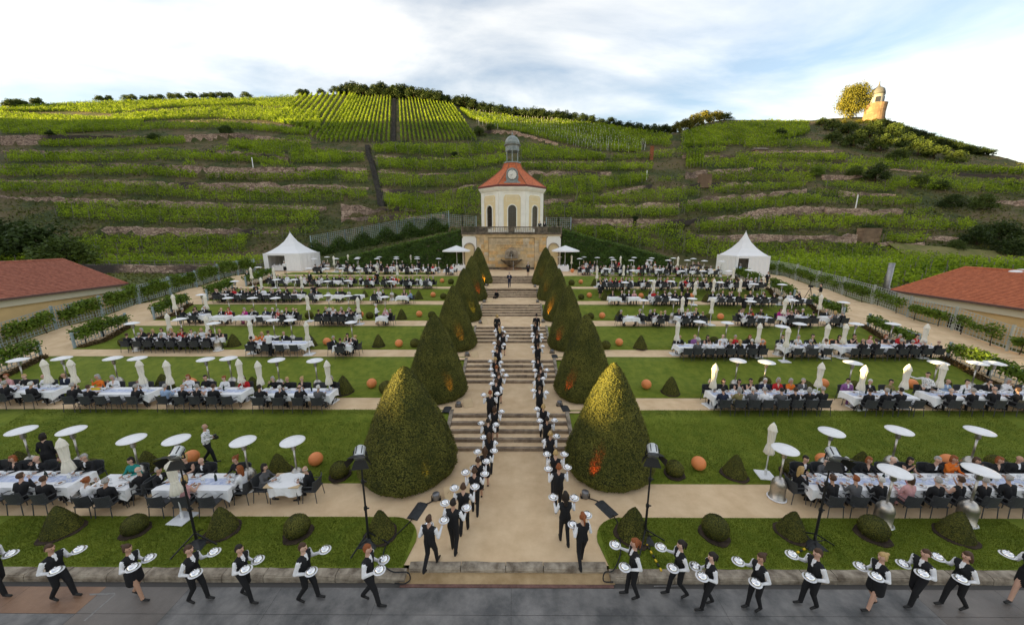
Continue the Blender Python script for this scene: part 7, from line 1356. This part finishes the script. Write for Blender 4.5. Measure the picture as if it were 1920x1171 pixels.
# yellow jacket over a chair on the second terrace
X, Y = G(186, 735, 0.7 + 0.55); q = MB(); q.add([(-0.27, -0.06, 0.2), (-0.1, -0.1, 0.22), (0.02, -0.08, 0.12), (0.14, -0.1, 0.24), (0.29, -0.06, 0.16), (-0.26, -0.05, 0.55), (-0.08, -0.12, 0.6), (0.02, -0.08, 0.58), (0.12, -0.12, 0.6), (0.28, -0.05, 0.52), (-0.24, 0.0, 0.9), (-0.1, -0.02, 0.92), (0.0, 0.0, 0.88), (0.1, -0.02, 0.92), (0.25, 0.0, 0.9), (-0.2, 0.1, 0.82), (-0.1, 0.1, 0.84), (0, 0.1, 0.83), (0.1, 0.1, 0.84), (0.2, 0.1, 0.8)], [(5 * r + k, 5 * r + k + 1, 5 * r + k + 6, 5 * r + k + 5) for r in range(3) for k in range(4)]); o = q.build('jacket', mat('yellow_jacket', (0.72, 0.48, 0.01), 0.7, 0.15, 6), None, (X, Y - 0.12, 0.66), smooth=True); sd_ = o.modifiers.new('s', 'SOLIDIFY'); sd_.thickness = 0.03; tag(o, 'bright yellow jacket hung over a chair back on second terrace', 'jacket')
# ------------------------------------------------------------------ people standing about
B_ = CL['black']; BLK = {1: B_, 2: B_, 3: B_, 5: CL['white']}; SHW = {1: CL['white'], 2: CL['white'], 3: B_, 5: CL['white']}; PSH = {1: PATT, 2: PATT, 3: B_, 5: PATT}
for (x, y, row, bd, hk, hc, cols, rz_, txt) in [
    (392, 853, 0, 'sm_front', 'bald', 'grey', PSH, -1.2, 'photographer in patterned white shirt walking on the lowest left lawn'), (1728, 757, 1, 'sm_reach', 'short', 'dark', PSH, 1.8, 'man in patterned white shirt standing between second terrace tables on the right'), (508, 668, 2, 'sm_reach', 'short', 'brown', SHW, 0.2, 'waiter in white shirt bending over the third terrace table'), (707, 609, 3, 'sf_front', 'bun', 'white', {1: CL['white'], 2: CL['white'], 3: B_}, -1.3, 'maid in white blouse and white cap serving on the fourth terrace'),
    (100, 888, 0, 'sf_side', 'bob', 'dark', BLK, 0.3, 'dark haired woman in black standing behind the leftmost table'), (485, 576, 3, 'sm_side', 'short', 'brown', BLK, 0, 'man in black suit standing on grass of the fourth left terrace'), (592, 578, 3, 'sm_side', 'short', 'dark', BLK, 0.4, 'man in black suit standing by folded parasol, fourth left terrace'), (469, 545, 4, 'sm_front', 'short', 'grey', BLK, PI, 'man in black suit at left end of the sixth terrace'), (584, 543, 4, 'sf_side', 'bob', 'blond', BLK, PI, 'blond woman in black standing on the fifth left terrace lawn'), (709, 547, 4, 'sm_side', 'short', 'dark', BLK, 0.5, 'waiter in black standing among the sixth left terrace tables'), (787, 521, 5, 'sm_side', 'short', 'dark', BLK, 0, 'man in black standing at inner end of the sixth left terrace'), (716, 515, 6, 'sf_side', 'bob', 'blond', BLK, PI, 'blond woman in black standing on the top left terrace'), (687, 500, 6, 'sf_front', 'bun', 'white', {1: CL['white'], 2: CL['white'], 3: B_}, 0.5, 'maid with white cap among the top left tables'), (650, 500, 6, 'sm_side', 'short', 'brown', BLK, 0, 'man in black behind folded parasol, top left terrace'), (657, 500, 6, 'sm_front', 'short', 'dark', BLK, 2, 'second man in black at folded parasol, top left terrace'), (537, 523, 5, 'sf_front', 'bun', 'white', {1: CL['white'], 2: CL['white'], 3: B_}, 0.8, 'maid with white cap on the sixth terrace by the left tent'), (529, 503, 6, 'sm_front', 'short', 'dark', {1: CL['white'], 2: B_, 3: B_, 5: CL['white']}, PI, 'waiter standing inside the left tent opening'),
    (1125, 553, 4, 'sf_side', 'bob', 'blond', BLK, PI, 'blond woman in black dress standing on the fifth right lawn'), (1278, 551, 4, 'sm_front', 'short', 'grey', BLK, PI, 'man in black suit facing down, fifth right terrace lawn'), (1286, 580, 3, 'sm_side', 'short', 'brown', BLK, 0, 'man in black seen from behind, fourth right terrace lawn'), (1393, 591, 3, 'sf_side', 'bun', 'blond', BLK, 0, 'woman in long black dress seen from behind, fourth right terrace'), (1435, 549, 4, 'sm_front', 'short', 'brown', BLK, PI, 'waiter in black waiting at right end of the sixth terrace'), (1533, 577, 3, 'sm_front', 'short', 'dark', {1: B_, 2: B_, 3: CL['cream'], 5: B_}, 1.2, 'cameraman in black top and pale trousers on the right side path'), (1386, 518, 6, 'sm_side', 'short', 'grey', {1: CL['blue'], 2: CL['blue'], 3: B_, 5: CL['blue']}, 0.6, 'man in light blue shirt standing at the right tent'), (1159, 521, 5, 'sf_side', 'bob', 'brown', {1: B_, 2: CL['red'], 3: B_, 5: CL['red']}, -1, 'woman in red and black standing on the top right terrace'), (1255, 526, 5, 'sm_side', 'short', 'brown', BLK, PI, 'man in black standing between top right tables'), (1254, 505, 6, 'sm_front', 'short', 'dark', BLK, PI, 'waiter in black at the back of the top right tables'), (1212, 510, 6, 'sf_front', 'bun', 'white', {1: CL['white'], 2: CL['white'], 3: B_}, 0.5, 'maid in white blouse among the top right tables'), (827, 503, 6, 'sm_side', 'short', 'brown', BLK, -1, 'man in black at the left buffet'), (838, 503, 6, 'sm_front', 'short', 'dark', BLK, 2.5, 'second man in black at the left buffet'), (865, 502, 6, 'sf_front', 'bun', 'dark', {1: CL['teal'], 2: CL['teal'], 3: B_}, 0, 'woman in teal at the left buffet')]:
    z = ZT[row]; X, Y = G(x, y, z + (0.35 if row in (0, 3, 4, 5) and txt.find('lawn') > 0 else 0)); o = person((X, Y, gz(Y, X)), rz_, bd, hk, hc, cols, txt)
    if txt.startswith('photographer'):
        w = Matrix.Translation(o.location) @ Matrix.Rotation(rz_, 4, 'Z'); q = MB(); q.box(-0.09, 0.09, -0.05, 0.05, -0.06, 0.06, bev=0.01); q.lathe([(0.05, 0), (0.055, 0.14)], 12); oo = q.build('camera_body', BLACKM, None, w @ Vector((0, 0.32, 1.10))); tag(oo, 'black camera held by the photographer on the lawn', 'camera')
    if txt.startswith('cameraman'):
        e = empty('tripod', (X - 0.9, Y + 0.2, gz(Y, X))); tag(e, 'black camera tripod beside the cameraman on the right path', 'tripod')
        for k in range(3): a = k * 2.1; q = MB(); q.bar((0, 0, 1.35), (0.45 * math.cos(a), 0.45 * math.sin(a), 0), 0.035); q.build('leg', BLACKM, e)
        q = MB(); q.box(-0.1, 0.1, -0.2, 0.2, 1.38, 1.58, bev=0.02); q.build('video_camera', BLACKM, e)
for k, x in enumerate((1012, 1021)): p = atY(x, 427, 56.0); person((p[0], 56.0, 9.72), PI, 'sm_side', 'short', 'grey', BLK, f'{["left","right"][k]} of two men in black behind the balustrade', 'person')
for k, x in enumerate(np.linspace(-3.2, 3.2, 6)): q = MB(); q.lathe([(0.38, 0.72), (0.4, 0.75), (0.02, 0.755)], 16); q.lathe([(0.04, 0), (0.03, 0.72)], 8); q.lathe([(0.25, 0), (0.22, 0.03)], 12); o = q.build('bistro_table', STEELW, None, (x, 56.1, 9.75)); tag(o, f'small white bistro table behind balustrade, {ordn(k)} from left', 'table', 'bistro tables on the pavilion platform')
print('guests', nguest[0], 'chairs', nchair[0])

def low(me, n):
    o = bpy.data.objects.new('tmp', me); col.objects.link(o); d = o.modifiers.new('d', 'DECIMATE'); d.ratio = n / max(1, len(me.polygons)); dg = bpy.context.evaluated_depsgraph_get(); dg.update()
    m = bpy.data.meshes.new_from_object(o.evaluated_get(dg)); bpy.data.objects.remove(o); return m
def merge(name, items, label, cat):
    """items: (mesh, matrix, {slot: material})"""
    q = MB(); mats = []; cache = {}
    for me, M, mm in items:
        if me.name not in cache: cache[me.name] = ([v.co.copy() for v in me.vertices], [tuple(p.vertices) for p in me.polygons], [p.material_index for p in me.polygons], [m for m in me.materials])
        vs, fs, mi, ms = cache[me.name]; b0 = len(q.v); q.v += [tuple(M @ v) for v in vs]; q.f += [tuple(b0 + i for i in f) for f in fs]
        for i in mi:
            m = mm.get(i, ms[i]) if ms else None
            if m not in mats: mats.append(m)
            q.m.append(mats.index(m))
    o = q.build(name, mats, smooth=(cat != 'chairs')); tag(o, label, cat, kind='stuff')
LB = {k: low(BOD[k][0], 700) for k in ('gm_a', 'gm_b', 'gm_c', 'gf_a', 'gf_b')}; LH = {k: low(v, 160) for k, v in HAIR.items()}
its = []
for loc, rz_, bd, hk, hc, cols in FARG:
    M = Matrix.Translation(loc) @ Matrix.Rotation(rz_, 4, 'Z'); its.append((LB[bd], M, {0: SKINS[0], **cols})); its.append((LH[hk], M @ Matrix.Translation(BOD[bd][1]), {0: HAIRM[hc]}))
merge('far_guests', its, 'crowd of small dining guests on the two topmost terraces', 'guests'); merge('far_chairs', [(CH1, Matrix.Translation(l_) @ Matrix.Rotation(r_, 4, 'Z'), {}) for l_, r_ in FARC], 'dark chairs at the tables on the two topmost terraces', 'chairs')
print('rows', rowcount)
